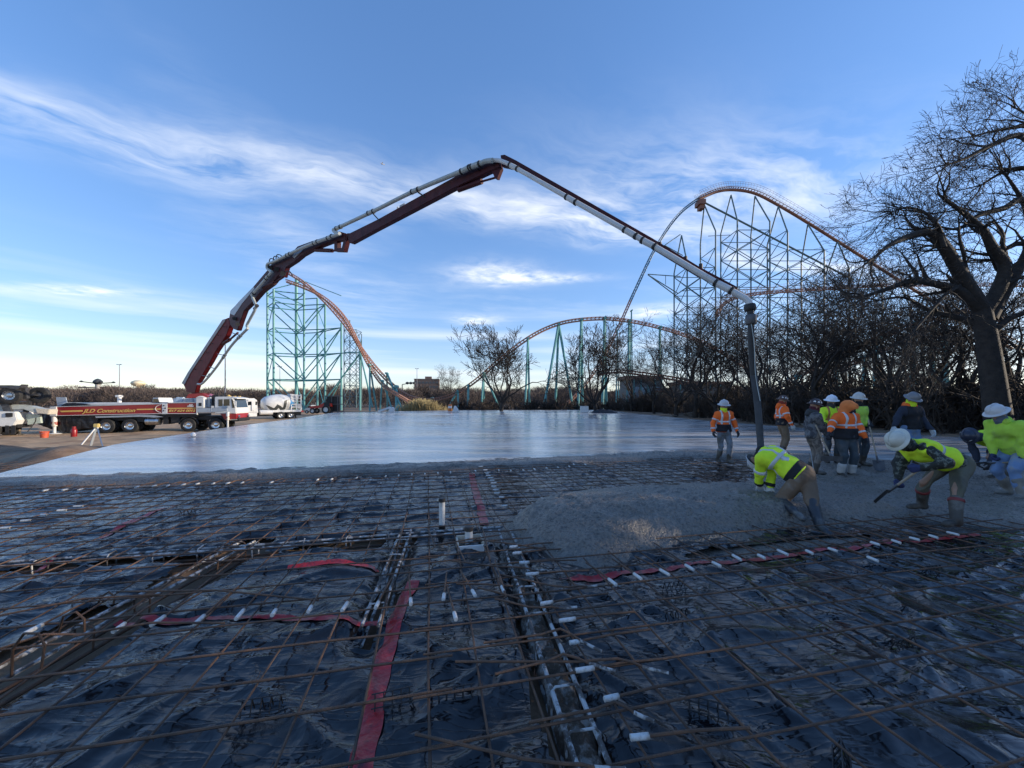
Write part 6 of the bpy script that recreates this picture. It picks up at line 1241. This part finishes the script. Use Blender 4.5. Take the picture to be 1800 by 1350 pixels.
def person(label, fwd, pelvis, neck, headdir, face, hands, feet, cl, scale=1.0, bulk=1.0, knee=None, elbow=None, grip=(False, False), footdir=None, ground=None, kneel=(False, False), vox=.017):
    s = scale; fwd = Vector(fwd).normalized(); pelvis = Vector(pelvis); neck = Vector(neck); sp = (neck - pelvis).normalized(); rgt = fwd.cross(Vector((0, 0, 1)))
    if rgt.length < .1: rgt = Vector((1, 0, 0))
    rgt = (rgt - sp * rgt.dot(sp)).normalized(); fr = sp.cross(rgt) * -1; fr = fr if fr.dot(fwd) > -.2 else fr
    gz_ = ground if ground is not None else min(feet[0][2], feet[1][2]); root = empty('person', (pelvis.x, pelvis.y, gz_), 0, label, 'person', None); O = Vector(root.location)
    J = {}; pel = pelvis - O; nk = neck - O; TL = (nk - pel).length; chest = pel.lerp(nk, .72); waist = pel.lerp(nk, .3)
    hd = Vector(headdir).normalized(); fc = Vector(face); fc = (fc - hd * fc.dot(hd)).normalized(); hr = hd.cross(fc) * -1; hr = fc.cross(hd)
    head = nk + hd * .155 * s; sw = .185 * s * (1 + (bulk - 1) * .5); up = Vector((0, 0, 1))
    for i, sg in enumerate((-1, 1)):                      # 0 = left, 1 = right
        sh = nk - sp * .055 * s + rgt * sg * sw; J['sh', i] = sh
        eh = (elbow[i] if elbow else (-fwd * .8 + rgt * sg * .5 - up * .2)); el, wr = ik(sh, Vector(hands[i]) - O, .285 * s, .255 * s, eh); J['el', i] = el; J['wr', i] = wr
        hp = pel + rgt * sg * .095 * s * (1 + (bulk - 1) * .4) - sp * .02; J['hp', i] = hp
        kh = (knee[i] if knee else fwd); kn, an = ik(hp, Vector(feet[i]) - O + Vector((0, 0, .085 * s if not kneel[i] else 0)), .43 * s, .42 * s, kh); J['kn', i] = kn; J['an', i] = an
        J['fd', i] = Vector(footdir[i]).normalized() if footdir else (fwd + rgt * sg * .15).normalized()
    B = bulk
    def torso(k): return [(tuple(pel), tuple(waist), .135 * s * B * k, .130 * s * B * k), (tuple(pel - rgt * .07 * s), tuple(pel + rgt * .07 * s), .115 * s * B * k, .115 * s * B * k), (tuple(waist - rgt * .05 * B), tuple(waist + rgt * .05 * B), .118 * s * B * k, .118 * s * B * k), (tuple(waist), tuple(chest), .13 * s * B * k, .125 * s * B * k), (tuple(chest - rgt * .09 * s), tuple(chest + rgt * .09 * s), .118 * s * B * k, .118 * s * B * k), (tuple(nk - sp * .075 * s - rgt * sw * .82), tuple(nk - sp * .075 * s + rgt * sw * .82), .080 * s * k, .080 * s * k), (tuple(nk - sp * .04), tuple(nk + sp * .01), .085 * s * k, .07 * s * k)]
    def arms(k, to=1.0): 
        o = []
        for i in (0, 1): o += [(tuple(J['sh', i]), tuple(J['el', i]), .068 * s * k * (B ** .5), .056 * s * k * (B ** .5)), (tuple(J['el', i]), tuple(J['el', i].lerp(J['wr', i], to)), .056 * s * k * (B ** .5), .043 * s * k)]
        return o
    def legs(k, to=1.0):
        o = []
        for i in (0, 1): o += [(tuple(J['hp', i]), tuple(J['kn', i]), .098 * s * k * B, .070 * s * k * (B ** .5)), (tuple(J['kn', i]), tuple(J['kn', i].lerp(J['an', i], to)), .068 * s * k * (B ** .5), .056 * s * k)]
        return o
    foot = []
    for i in (0, 1): a = J['an', i]; f = J['fd', i]; dn = (J['an', i] - J['kn', i]).normalized() if kneel[i] else Vector((0, 0, -1)); foot += [(tuple(a), tuple(a - f * .03 * s + dn * .05 * s), .05 * s, .045 * s), (tuple(a + dn * .048 * s - f * .04 * s), tuple(a + dn * .055 * s + f * .15 * s), .04 * s, .038 * s), (tuple(a + dn * .055 * s + f * .1 * s), tuple(a + dn * .06 * s + f * .19 * s), .042 * s, .034 * s)]
    headc = [(tuple(head + hd * .035 * s - fc * .012 * s), tuple(head + hd * .035 * s + fc * .012 * s), .088 * s, .086 * s), (tuple(head - hd * .03 * s + fc * .02 * s), tuple(head - hd * .085 * s + fc * .055 * s), .068 * s, .042 * s), (tuple(nk - sp * .02), tuple(head - hd * .04 * s), .058 * s, .055 * s), (tuple(head + fc * .088 * s - hd * .005 * s), tuple(head + fc * .105 * s - hd * .03 * s), .010 * s, .014 * s)]
    for sg in (-1, 1): headc.append((tuple(head + hr * sg * .082 * s - hd * .005), tuple(head + hr * sg * .085 * s - hd * .035), .016 * s, .012 * s)); headc.append((tuple(head + fc * .075 * s + hr * sg * .03 * s + hd * .022 * s), tuple(head + fc * .078 * s + hr * sg * .045 * s + hd * .020 * s), .012 * s, .010 * s))
    # the body itself: one continuous surface under the clothes
    bc = torso(.78) + arms(.62) + legs(.56) + headc
    body = sdf_obj('body', lambda P: sdf_caps(P, bc, .025), caps_box(bc, .03), M_SKIN, root, vox)
    for sg in (-1, 1): e = MB().lathe([(.001, -.010), (.008, -.006), (.010, 0), (.008, .006), (.001, .010)], head + fc * .083 * s + hr * sg * .033 * s + hd * .006 * s, n=8).build('eye', pm('eye', (.03, .02, .015), .2), body, sm=True)
    MB().tube([head + fc * (.098 * s - abs(t) * .18 * .1) - hd * .068 * s + hr * t * s for t in (-.025, -.01, .01, .025)], .006, 5).build('mouth', pm('lips', (.25, .10, .085), .5), body, sm=True)
    npa = lambda v: np.array(v, float)
    # jacket
    hem = cl.get('hem', .02); jc = torso(1.08) + arms(1.12, cl.get('sleeve', .97))
    jf0 = lambda P: sdf_caps(P, jc, .045) - wrinkle(P, .010, 1)
    hemp = npa(pel - sp * hem); spn = npa(sp)
    jf = lambda P: np.maximum(jf0(P), -((P - hemp) @ spn))
    jb = caps_box(jc, .04); jk = sdf_obj('jacket', jf, jb, cl['jacket'], root, vox)
    tcaps = torso(1.08); tf = lambda P: sdf_caps(P, tcaps, .045) - wrinkle(P, .010, 1)
    def ring(nm, mat, c, n, hw, off=.007, lim=None, base_=None, extra=None):
        c = npa(c); n = npa(Vector(n).normalized()); bf = base_ or jf0
        def f(P):
            q = np.maximum(bf(P) - off, np.abs((P - c) @ n) - hw)
            if lim is not None: q = np.maximum(q, np.linalg.norm(P - c, axis=1) - lim)
            if extra is not None: q = np.maximum(q, extra(P))
            return q
        R_ = lim or .42; return sdf_obj(nm, f, (c - min(R_, .42), c + min(R_, .42)), mat, jk, .014)
    if cl.get('lower'):
        c = pel.lerp(nk, .13); ring('jacket_lower', cl['lower'], c, sp, TL * cl.get('lower_h', .21), .012, base_=tf)
    if cl.get('vest'):
        vh = npa(pel - sp * cl.get('vest_hem', -.04)); vt = npa(nk)
        def vf(P):
            q = np.maximum(jf0(P) - .020, tf(P) - .055); q = np.maximum(q, -((P - vh) @ spn)); q = np.maximum(q, ((P - vt) @ spn) - .0 + .9 * np.maximum(np.abs((P - vt) @ npa(rgt)) - .2 * s, -1) * 0)
            q = np.maximum(q, np.abs((P - vt) @ npa(rgt)) - cl.get('vest_w', .17) * s * B); return q
        sdf_obj('vest', vf, jb, cl['vest'], root, vox)
    for bd in cl.get('bands', []):
        if bd[0] == 'torso': ring('reflective_band', cl['refl'], pel.lerp(nk, bd[1]), sp, .024 * s, .016 + (.014 if cl.get('vest') else 0), base_=tf)
        elif bd[0] == 'arm':
            for i in (0, 1): t = bd[1]; a, b = (J['sh', i], J['el', i]) if t < 1 else (J['el', i], J['wr', i]); ring('reflective_band', cl['refl'], a.lerp(b, t % 1), b - a, .024 * s, .009, .12 * s)
        elif bd[0] == 'brace':
            for sg in (-1, 1):
                c = chest + rgt * sg * .105 * s; fn_ = npa(fr if bd[1] == 'front' else -fr); ff = npa(fwd); fs = npa(Vector(sp.cross(rgt)).normalized()); fs = fs if fs @ ff > 0 or abs(fs @ ff) < .05 else -fs
                ring('reflective_band', cl['refl'], c, rgt, .022 * s, .011 + (.014 if cl.get('vest') else 0), .24 * s, tf)
    for i in (0, 1):
        if cl.get('cuff'): a, b = J['el', i], J['wr', i]; ring('cuff', cl['cuff'], a.lerp(b, .93), b - a, .03 * s, .006, .09)
    # trousers and boots
    top = cl.get('pants_top', .10); pc = torso(1.0)[:3] + legs(1.06, cl.get('pants_to', .95)); ph = npa(pel + sp * top)
    sdf_obj('trousers', lambda P: np.maximum(sdf_caps(P, pc, .035) - wrinkle(P, .008, 5), (P - ph) @ spn), caps_box(pc, .03), cl['pants'], root, vox)
    bt = cl.get('boot_top', .35)
    for i in (0, 1):
        a, b = J['kn', i], J['an', i]; cs = [(tuple(a.lerp(b, 1 - bt)), tuple(b), .073 * s * (B ** .5), .058 * s)] + foot[i * 3:i * 3 + 3]
        sdf_obj('boot', lambda P: sdf_caps(P, cs, .03) - wrinkle(P, .002, 9), caps_box(cs, .02), cl['boots'], root, .016)
        if cl.get('wrap'): cw = [(tuple(a.lerp(b, .60)), tuple(a.lerp(b, .92)), .086 * s, .080 * s)]; sdf_obj('leg_wrap', lambda P: sdf_caps(P, cw, .02) - wrinkle(P, .004, 3), caps_box(cw, .02), cl['wrap'], root, .016)
        if cl.get('boot_rim'): cw = [(tuple(a.lerp(b, 1 - bt - .03)), tuple(a.lerp(b, 1 - bt + .04)), .082 * s, .082 * s)]; sdf_obj('boot_rim', lambda P: np.maximum(sdf_caps(P, cw, .02), np.abs((P - npa(a.lerp(b, 1 - bt))) @ npa((b - a).normalized())) - .025), caps_box(cw, .02), cl['boot_rim'], root, .014)
        # hand
        V, F = HAND['grip' if grip[i] else 'relaxed']; d = (J['wr', i] - J['el', i]).normalized(); pn = Vector(cl['palm'][i]) if cl.get('palm') else -rgt * (1 if i else -1)
        z = -(pn - d * pn.dot(d)).normalized(); y = z.cross(d); Mx = np.array([list(d), list(y), list(z)]).T * s * 1.06; Vh = V.copy()
        if i == 0: Vh[:, 1] *= -1; F = F[:, ::-1]
        link('glove' if cl.get('gloves') else 'hand', (lambda me: (smooth(me), me)[1])(np_mesh('hand', Vh @ Mx.T + npa(J['wr', i] + d * .015), F)), cl.get('gloves') or M_SKIN, root if cl.get('gloves') else body)
    # head wear
    if cl.get('gaiter'):
        gc = [headc[1], headc[2], (tuple(nk - sp * .03), tuple(nk + sp * .03), .085 * s, .07 * s), (tuple(head - fc * .03 * s - hd * .03), tuple(head - fc * .03 * s - hd * .08 * s), .07 * s, .06 * s)]; gt = npa(head + hd * cl.get('gaiter_top', -.015) * s)
        sdf_obj('neck_gaiter', lambda P: np.maximum(sdf_caps(P, gc, .03) - .013 - wrinkle(P, .0025, 2), (P - gt) @ npa(hd)), caps_box(gc, .04), cl['gaiter'], root, .012)
    if cl.get('hood'):
        up_ = cl.get('hood_up'); 
        if up_:
            hc = [headc[0], (tuple(head - fc * .04 * s), tuple(head - fc * .05 * s - hd * .10 * s), .095 * s, .10 * s), (tuple(head + hd * .05 * s - fc * .02), tuple(head + hd * .03 * s + fc * .085 * s), .10 * s, .085 * s)]
            op = npa(head + fc * .13 * s - hd * .045 * s); sdf_obj('hood', lambda P: np.maximum(sdf_caps(P, hc, .05) - .018 - wrinkle(P, .003, 2), -(np.linalg.norm((P - op) * np.array([1, 1, 1]), axis=1) - .085 * s)), caps_box(hc, .06), cl['hood'], root, .014)
        else:
            hc = [(tuple(nk - fr * .02 - rgt * .07 * s + sp * .02), tuple(nk + rgt * .07 * s + sp * .02), .062 * s, .062 * s), (tuple(nk - fwd * .09 * s + sp * .03), tuple(nk - fwd * .13 * s - sp * .02), .085 * s, .065 * s)]
            sdf_obj('hood', lambda P: sdf_caps(P, hc, .05) - wrinkle(P, .004, 2), caps_box(hc, .05), cl['hood'], root, .016)
    if cl.get('hat'):
        R = .118 * s; pr = [(R * 1.42, -.012), (R * 1.46, -.004), (R * 1.40, .004), (R * 1.08, .016), (R * 1.03, .05), (R * .93, .085), (R * .70, .118), (R * .38, .137), (.004, .142)]
        ht = empty('x'); bpy.data.objects.remove(ht); tilt = (hd + fc * cl.get('tilt', .10)).normalized(); hb = head + hd * .052 * s - fc * .004
        hat = MB().lathe(pr, hb, axis=tilt, n=28, cap=False).build('hard_hat', cl['hat'], root, sm=True)
        MB().lathe([(R * 1.35, -.011), (R * .9, .0), (R * .6, .05)], hb, axis=tilt, n=20, cap=False).build('hat_liner', M_CHASS, hat, sm=True)
        f2 = (fc - tilt * fc.dot(tilt)).normalized(); MB().tube([hb + tilt * (.05 + .095 * math.sin(t)) * 1.02 + f2 * R * 1.0 * math.cos(t) for t in np.linspace(.25, 2.9, 9)], .012, 6).build('hat_ridge', cl['hat'], hat, sm=True)
        if cl.get('sticker'):
            sd2 = tilt.cross(f2)
            for a in (-.9, -.3, .4, 1.0, 1.7): dd = f2 * math.cos(a + .5) + sd2 * -math.sin(a + .5); MB().lathe([(.026, 0), (.024, .004)], hb + tilt * .058 + dd * R * .99, axis=dd, n=7).build('sticker', cl['sticker'], hat)
    return root
# ------------------------------------------------------------------ the crew
def fab(n, c, **k): return pm(n, c, .85, var=k.pop('var', .12), scale=k.pop('scale', 8), bump=.002, bscale=90, **k)
HV_O = fab('hivis_orange', (.95, .15, .018), col2=(.55, .10, .03), c2scale=5, c2lo=.62, c2hi=.8); HV_L = fab('hivis_lime', (.70, .98, .035), col2=(.42, .62, .08), c2scale=4, c2lo=.62, c2hi=.8); HV_D = fab('dirty_hivis_lime', (.46, .72, .07), col2=(.30, .42, .10), c2scale=4, c2lo=.5, c2hi=.7); HV_HOOD = fab('orange_hood_fabric', (.80, .22, .055))
C_BLK = fab('black_fabric', (.014, .014, .018)); C_JEAN = fab('blue_jeans', (.16, .25, .42), col2=(.25, .28, .32), c2scale=4); C_JEANL = fab('muddy_light_jeans', (.20, .23, .27), col2=(.11, .10, .085), c2scale=3, c2lo=.45, c2hi=.6); C_BRN = fab('brown_canvas', (.16, .105, .066), col2=(.21, .185, .155), c2scale=4, c2lo=.52, c2hi=.72); C_BRN2 = fab('tan_work_trousers', (.19, .135, .085)); C_SLATE = fab('slate_trousers', (.045, .062, .078), col2=(.08, .085, .09), c2scale=3); C_OLIVE = fab('olive_trousers', (.12, .115, .085), col2=(.08, .078, .065), c2scale=3)
C_CAMG = fab('grey_camouflage', (.15, .15, .155), col2=(.055, .055, .062), c2scale=11, c2lo=.48, c2hi=.54); C_CAMT = fab('tan_camouflage', (.22, .185, .155), col2=(.10, .085, .075), c2scale=9, c2lo=.5, c2hi=.56); C_CAMB = fab('dark_camouflage', (.022, .024, .02), col2=(.13, .14, .115), c2scale=14, c2lo=.52, c2hi=.56)
C_MAR = fab('maroon_knit', (.085, .014, .025)); C_REDF = fab('red_face_cover', (.30, .04, .025)); C_BLUEG = fab('grey_blue_knit', (.11, .135, .19)); C_CHAR = fab('charcoal_fabric', (.045, .047, .05)); C_NAVY = fab('navy_fabric', (.022, .027, .045))
B_MUD = pm('muddy_boot', (.062, .055, .046), .7, var=.35, scale=7, col2=(.14, .13, .115), c2scale=5); B_RUB = pm('rubber_boot', (.035, .038, .045), .5, var=.3, col2=(.13, .125, .115), c2scale=5); B_GREY = pm('concrete_covered_boot', (.20, .19, .17), .8, var=.3, scale=7)
G_BLK = fab('dark_glove', (.022, .024, .03)); G_WHT = fab('white_glove', (.55, .55, .53)); G_BLU = fab('blue_glove', (.03, .04, .11))
REFL = pm('reflective_tape', (.55, .56, .57), .35, var=.08); WRAP = fab('white_wrap', (.42, .42, .41))
def hatm(n, c, r=.35): return pm(n, c, r, var=.1, scale=10, col2=tuple(x * .7 for x in c), c2scale=6, c2lo=.6, c2hi=.75)
H_GREY = hatm('pale_grey_hat', (.50, .49, .50)); H_BRN = hatm('brown_hat', (.095, .05, .035)); H_BLK = hatm('black_hat', (.05, .025, .022)); H_WHT = hatm('white_hat', (.74, .76, .82)); H_OFF = hatm('off_white_hat', (.52, .50, .46)); H_DGREY = hatm('dark_grey_hat', (.20, .195, .20)); H_CRM = hatm('cream_hat', (.58, .57, .49)); H_LT = hatm('light_grey_hat', (.56, .55, .55)); H_NAV = hatm('navy_hat', (.03, .035, .06))
def at2(px, Y, z): return Vector(((px - 900) / FPX * Y, Y, z))
def stand(px, Y, g, fwd, H, label, cl, lean=0.0, step=.0, hands=None, headf=None, hdir=None, **k):
    s = H / 1.76; f = Vector(fwd).normalized(); r = f.cross(Vector((0, 0, 1))); c = at2(px, Y, g); pel = c + Vector((0, 0, .93 * s)); nk = pel + (Vector((0, 0, 1)) + f * lean).normalized() * .53 * s
    feet = [c - r * .12 * s + f * step, c + r * .12 * s - f * step]
    hs = hands or [pel - r * .33 * s + f * .10 - Vector((0, 0, .02)), pel + r * .33 * s + f * .10 - Vector((0, 0, .02))]
    return person(label, f, pel, nk, hdir or (Vector((0, 0, 1)) + f * (.12 + lean * .6)), headf or f, hs, feet, cl, scale=s, **k)
def tool(label, A, B, blade, name='shovel', cat='shovel', mat=None, hr_=.017):
    A = Vector(A); B = Vector(B); d = (B - A).normalized(); root = empty(name, A, 0, label, cat)
    MB().tube([Vector((0, 0, 0)), (B - A) * .5, B - A], hr_, 8).build('handle', mat or pm('ash_handle', (.33, .26, .18), .6, var=.2), root, sm=True); o = B - A
    if blade == 'shovel':
        sd = d.cross(Vector((0, 0, 1))).normalized(); up = sd.cross(d); W_, L_ = .11, .28; V = []; F = []; n = 7
        for i in range(n):
            t = i / (n - 1); w = W_ * (1 if t < .6 else (1 - ((t - .6) / .4) ** 2) ** .5 + .02)
            for j in range(5): q = j / 4 * 2 - 1; V.append(o + d * (t * L_ - .02) + sd * q * w + up * (.03 * q * q - .02 * t))
        for i in range(n - 1):
            for j in range(4): F.append((i * 5 + j, i * 5 + j + 1, i * 5 + j + 6, i * 5 + j + 5))
        V2 = [v - up * .006 for v in V]; m = len(V); me = bpy.data.meshes.new('blade'); me.from_pydata(V + V2, [], F + [tuple(m + i for i in f[::-1]) for f in F]); me.update(); smooth(me); link('blade', me, M_STEELD, root); MB().cyl(o - d * .14, o + d * .03, .021, n=8).build('socket', M_STEELD, root, sm=True)
    elif blade == 'rake':
        sd = d.cross(Vector((0, 0, 1))).normalized(); MB().bar(o - sd * .24, o + sd * .24, .012, .11).build('blade', M_STEELD, root); MB().cyl(o - d * .12, o, .02, n=8).build('socket', M_STEELD, root, sm=True)
    return root
X_, Y_, Z_ = Vector((1, 0, 0)), Vector((0, 1, 0)), Vector((0, 0, 1))
OJ = dict(jacket=HV_O, lower=C_BLK, refl=REFL, bands=[('torso', .47), ('arm', .62), ('arm', 1.7), ('brace', 'front')], hem=.05)
# 1 walking towards the camera, left of the hose
stand(1272, 11.1, .04, (-.05, -1, 0), 1.77, 'worker in orange hi-vis jacket and pale grey hard hat walking left of the hose', dict(OJ, pants=C_JEANL, boots=B_MUD, boot_top=.62, hat=H_GREY, gaiter=HV_L, gaiter_top=-.035, gloves=G_BLK, lower_h=.2), step=.06)
# 2 looking right, brown hat
stand(1375, 12.4, .10, (1, -.15, 0), 1.86, 'worker in orange hi-vis jacket and brown hard hat standing right of the hose', dict(OJ, pants=C_BRN2, boots=B_MUD, hat=H_BRN, gaiter=C_REDF, gaiter_top=.01, gloves=G_WHT, hood=HV_O, sticker=M_LETW), step=.05)
# 3 camouflage, leaning on a rake
g = conc_z(7.1, 9.1); p3 = at2(1430, 9.15, g)
stand(1428, 9.15, g, (1, -.25, 0), 1.72, 'worker in grey camouflage jacket and black hard hat leaning on a rake handle', dict(jacket=C_CAMG, pants=C_CAMT, boots=B_MUD, hat=H_BLK, gaiter=C_MAR, gaiter_top=.0, gloves=G_BLK, hood=C_CHAR, sticker=M_LETW, hem=.10), hands=[p3 + Vector((.20, .06, 1.02)), p3 + Vector((.26, -.16, .80))], lean=.06, grip=(True, True))
tool('wooden rake handle held by the camouflage worker', at(1434, 747, 9.0), at(1462, 806, 8.55), 'rake', 'rake', 'rake'); tool('thin pale rod standing before the camouflage worker', at(1425, 793, 8.9), at(1434, 853, 8.0), None, 'probe_rod', 'rod', pm('weathered_rod', (.30, .29, .27), .7), .009)
# 4 white hat, lime hoodie
stand(1461, 10.6, conc_z(8.7, 10.6), (-.25, -1, 0), 1.80, 'worker in lime hoodie and bright white hard hat standing behind the others', dict(jacket=HV_L, pants=C_SLATE, boots=B_MUD, hat=H_WHT, gaiter=C_CHAR, gaiter_top=.0, gloves=G_BLK, refl=fab('orange_stripe', (.45, .19, .07)), bands=[('torso', .42), ('brace', 'front')]), hands=[at2(1475, 10.3, 1.20), at2(1447, 10.3, 1.22)])
# 5 big orange hood
g = conc_z(7.6, 8.75)
stand(1487, 8.75, g, (-.05, -1, 0), 1.70, 'stout worker in orange hi-vis jacket with the hood pulled up', dict(OJ, pants=C_SLATE, boots=B_MUD, gaiter=C_BLK, gaiter_top=.02, hood=HV_HOOD, hood_up=True, gloves=G_BLK, wrap=WRAP, boot_top=.3, lower_h=.24, bands=[('torso', .50), ('arm', .75), ('arm', 1.45), ('brace', 'front')]), bulk=1.24, headf=Vector((.75, -.65, -.25)), hdir=Vector((.16, -.2, 1)), hands=[at2(1523, 8.5, .92), at2(1447, 8.45, .86)])
# 6 behind him with a shovel
stand(1508, 10.0, conc_z(9, 10), (.1, -1, 0), 1.84, 'worker in black with lime vest edge and off-white hard hat hidden behind the hooded worker', dict(jacket=C_BLK, vest=HV_D, pants=C_SLATE, boots=B_MUD, hat=H_OFF, gaiter=C_BLK, gloves=G_BLK), hands=[at(1530, 747, 9.75), at(1512, 770, 9.8)], grip=(True, True))
tool('long wooden shovel handle right of the hooded worker', at(1526, 738, 9.75), at(1543, 811, 9.3), 'shovel')
# 7 black vest
g = .14
stand(1600, 9.5, g, (.05, -1, 0), 1.86, 'worker in black vest, blue jeans and dark grey hard hat looking down', dict(jacket=C_NAVY, vest=C_BLK, vest_hem=.0, pants=C_JEAN, boots=B_MUD, hat=H_DGREY, gaiter=HV_L, gaiter_top=-.01, gloves=G_WHT, hood=HV_O, tilt=.25, hem=.0), headf=Vector((.1, -1, -.5)), hdir=Vector((0, -.35, 1)), hands=[at(1641, 762, 9.2), at(1563, 768, 9.3)])
# 8 kneeling, back turned
g = .17
person('kneeling worker in lime jacket and brown trousers with his back to the camera', (-.35, .94, 0), (4.60, 6.12, .64), (4.25, 6.50, .95), (-.15, .5, -.75), (-.5, .5, -.8), [at(1334, 866, 6.7), at(1352, 868, 6.5)], [(4.16, 5.70, conc_z(4.16, 5.7) + .09), (4.40, 5.50, conc_z(4.4, 5.5) + .09)],
       dict(jacket=HV_L, lower=C_BLK, lower_h=.10, refl=REFL, bands=[('torso', .60), ('arm', .9), ('brace', 'back')], pants=C_BRN, pants_to=.40, boots=B_RUB, boot_top=.8, hat=H_GREY, gaiter=C_BLK, gaiter_top=.03, gloves=G_WHT, cuff=C_BLK, hem=.0, pants_top=.13, palm=[Vector((0, 0, -1)), Vector((0, 0, -1))]), scale=1.10, bulk=1.14, knee=[Vector((-.3, .7, -.8)), Vector((-.05, .7, -.8))], kneel=(True, True), footdir=[(-.1, -.9, -.25), (-.1, -.9, -.25)], elbow=[Vector((-.6, -.3, .3)), Vector((.2, -.3, .6))], ground=.13, vox=.015)
# 9 bending with a shovel
g = conc_z(6.2, 5.4)
person('worker bending forward in lime vest and dark camouflage hoodie pushing a shovel', (-1, .12, 0), (6.52, 5.66, .90), (5.94, 5.74, 1.14), (-.90, 0, .42), (-.55, -.1, -1), [at(1619, 822, 5.45), at(1577, 858, 5.75)], [(6.10, 5.28, .10), (6.45, 6.05, .12)],
       dict(jacket=C_CAMB, vest=HV_L, vest_hem=-.10, vest_w=.24, refl=REFL, bands=[('torso', .62)], pants=C_OLIVE, pants_to=.7, boots=B_MUD, boot_top=.62, boot_rim=pm('red_boot_rim', (.20, .03, .03), .5), hat=H_CRM, gaiter=C_CAMB, gaiter_top=.01, hood=C_CAMB, gloves=G_BLU, hem=.06), scale=1.03, bulk=1.08, grip=(True, True), knee=[Vector((-1, 0, .2)), Vector((-1, -.2, .2))], elbow=[Vector((.6, -.6, .2)), Vector((.3, .6, .3))], footdir=[(-1, -.15, 0), (-1, .1, 0)], ground=.10, vox=.015)
tool('shovel pushed into the concrete by the bending worker', at(1627, 817, 5.42), at(1563, 863, 5.72), 'shovel')
# 10 far right, bent, mostly hidden
person('worker bent low in dark shirt and striped lime vest behind the lime hoodie', (-1, -.1, 0), at(1768, 776, 8.3), at(1722, 768, 8.0), (-.95, 0, .1), (-.3, -.2, -1), [at(1740, 822, 7.7), at(1722, 824, 7.9)], [at2(1762, 7.9, .12), at2(1752, 8.4, .12)],
       dict(jacket=C_NAVY, vest=HV_L, vest_hem=.0, refl=fab('red_yellow_stripe', (.42, .11, .06)), bands=[('torso', .55)], pants=C_NAVY, boots=B_MUD, hat=H_NAV, sticker=M_LETW, gaiter=C_NAVY, gloves=G_BLK), scale=1.0, knee=[-X_, -X_], elbow=[X_ + Z_ * .2, X_ + Z_ * .2], ground=.10)
# 11 lime hoodie at the right edge
g = conc_z(8.9, 6.9)
person('worker in lime hoodie, blue jeans and light grey hard hat at the right edge', (-1, -.1, 0), (9.10, 6.92, .95), (8.80, 6.9, 1.44), (-.55, 0, .85), (-1, -.1, -.55), [at(1797, 812, 6.75), at(1748, 814, 7.05)], [at2(1797, 6.7, .10), at2(1772, 7.1, .10)],
       dict(jacket=HV_D, pants=C_JEAN, boots=B_GREY, boot_top=.55, pants_to=.75, hat=H_LT, gaiter=C_BLUEG, gaiter_top=.02, hood=HV_D, gloves=G_BLU, hem=.08, tilt=.0), scale=1.02, bulk=1.16, grip=(True, True), knee=[-X_, -X_], elbow=[X_ - Y_ * .8 - Z_ * .4, X_ * .6 + Y_ - Z_ * .6], footdir=[(-1, -.1, 0), (-1, .1, 0)], ground=.10, vox=.015)
tool('shovel held level by the worker in the lime hoodie', at(1812, 812, 6.7), at(1736, 814, 7.15), 'shovel')
# 12, 13 by the trucks
zt = -.62
person('man in dark jacket stooping behind the chute at the left edge', (.5, .8, 0), at2(27, 27.3, zt + .85), at2(25, 27.5, zt + 1.33), (.2, .3, 1), (.4, .8, -.4), [at2(16, 27.6, zt + 1.0), at2(36, 27.3, zt + 1.0)], [at2(15, 27.2, zt), at2(36, 27.2, zt)], dict(jacket=C_NAVY, pants=C_BRN2, boots=B_MUD, hat=H_GREY, gloves=G_BLK), ground=zt, vox=.03)
stand(520, 56.5, -.62, (-.7, -.7, 0), 1.75, 'man in lime vest standing behind the W mixer truck', dict(jacket=C_NAVY, vest=HV_L, pants=C_NAVY, boots=B_MUD, hat=H_WHT), vox=.04)
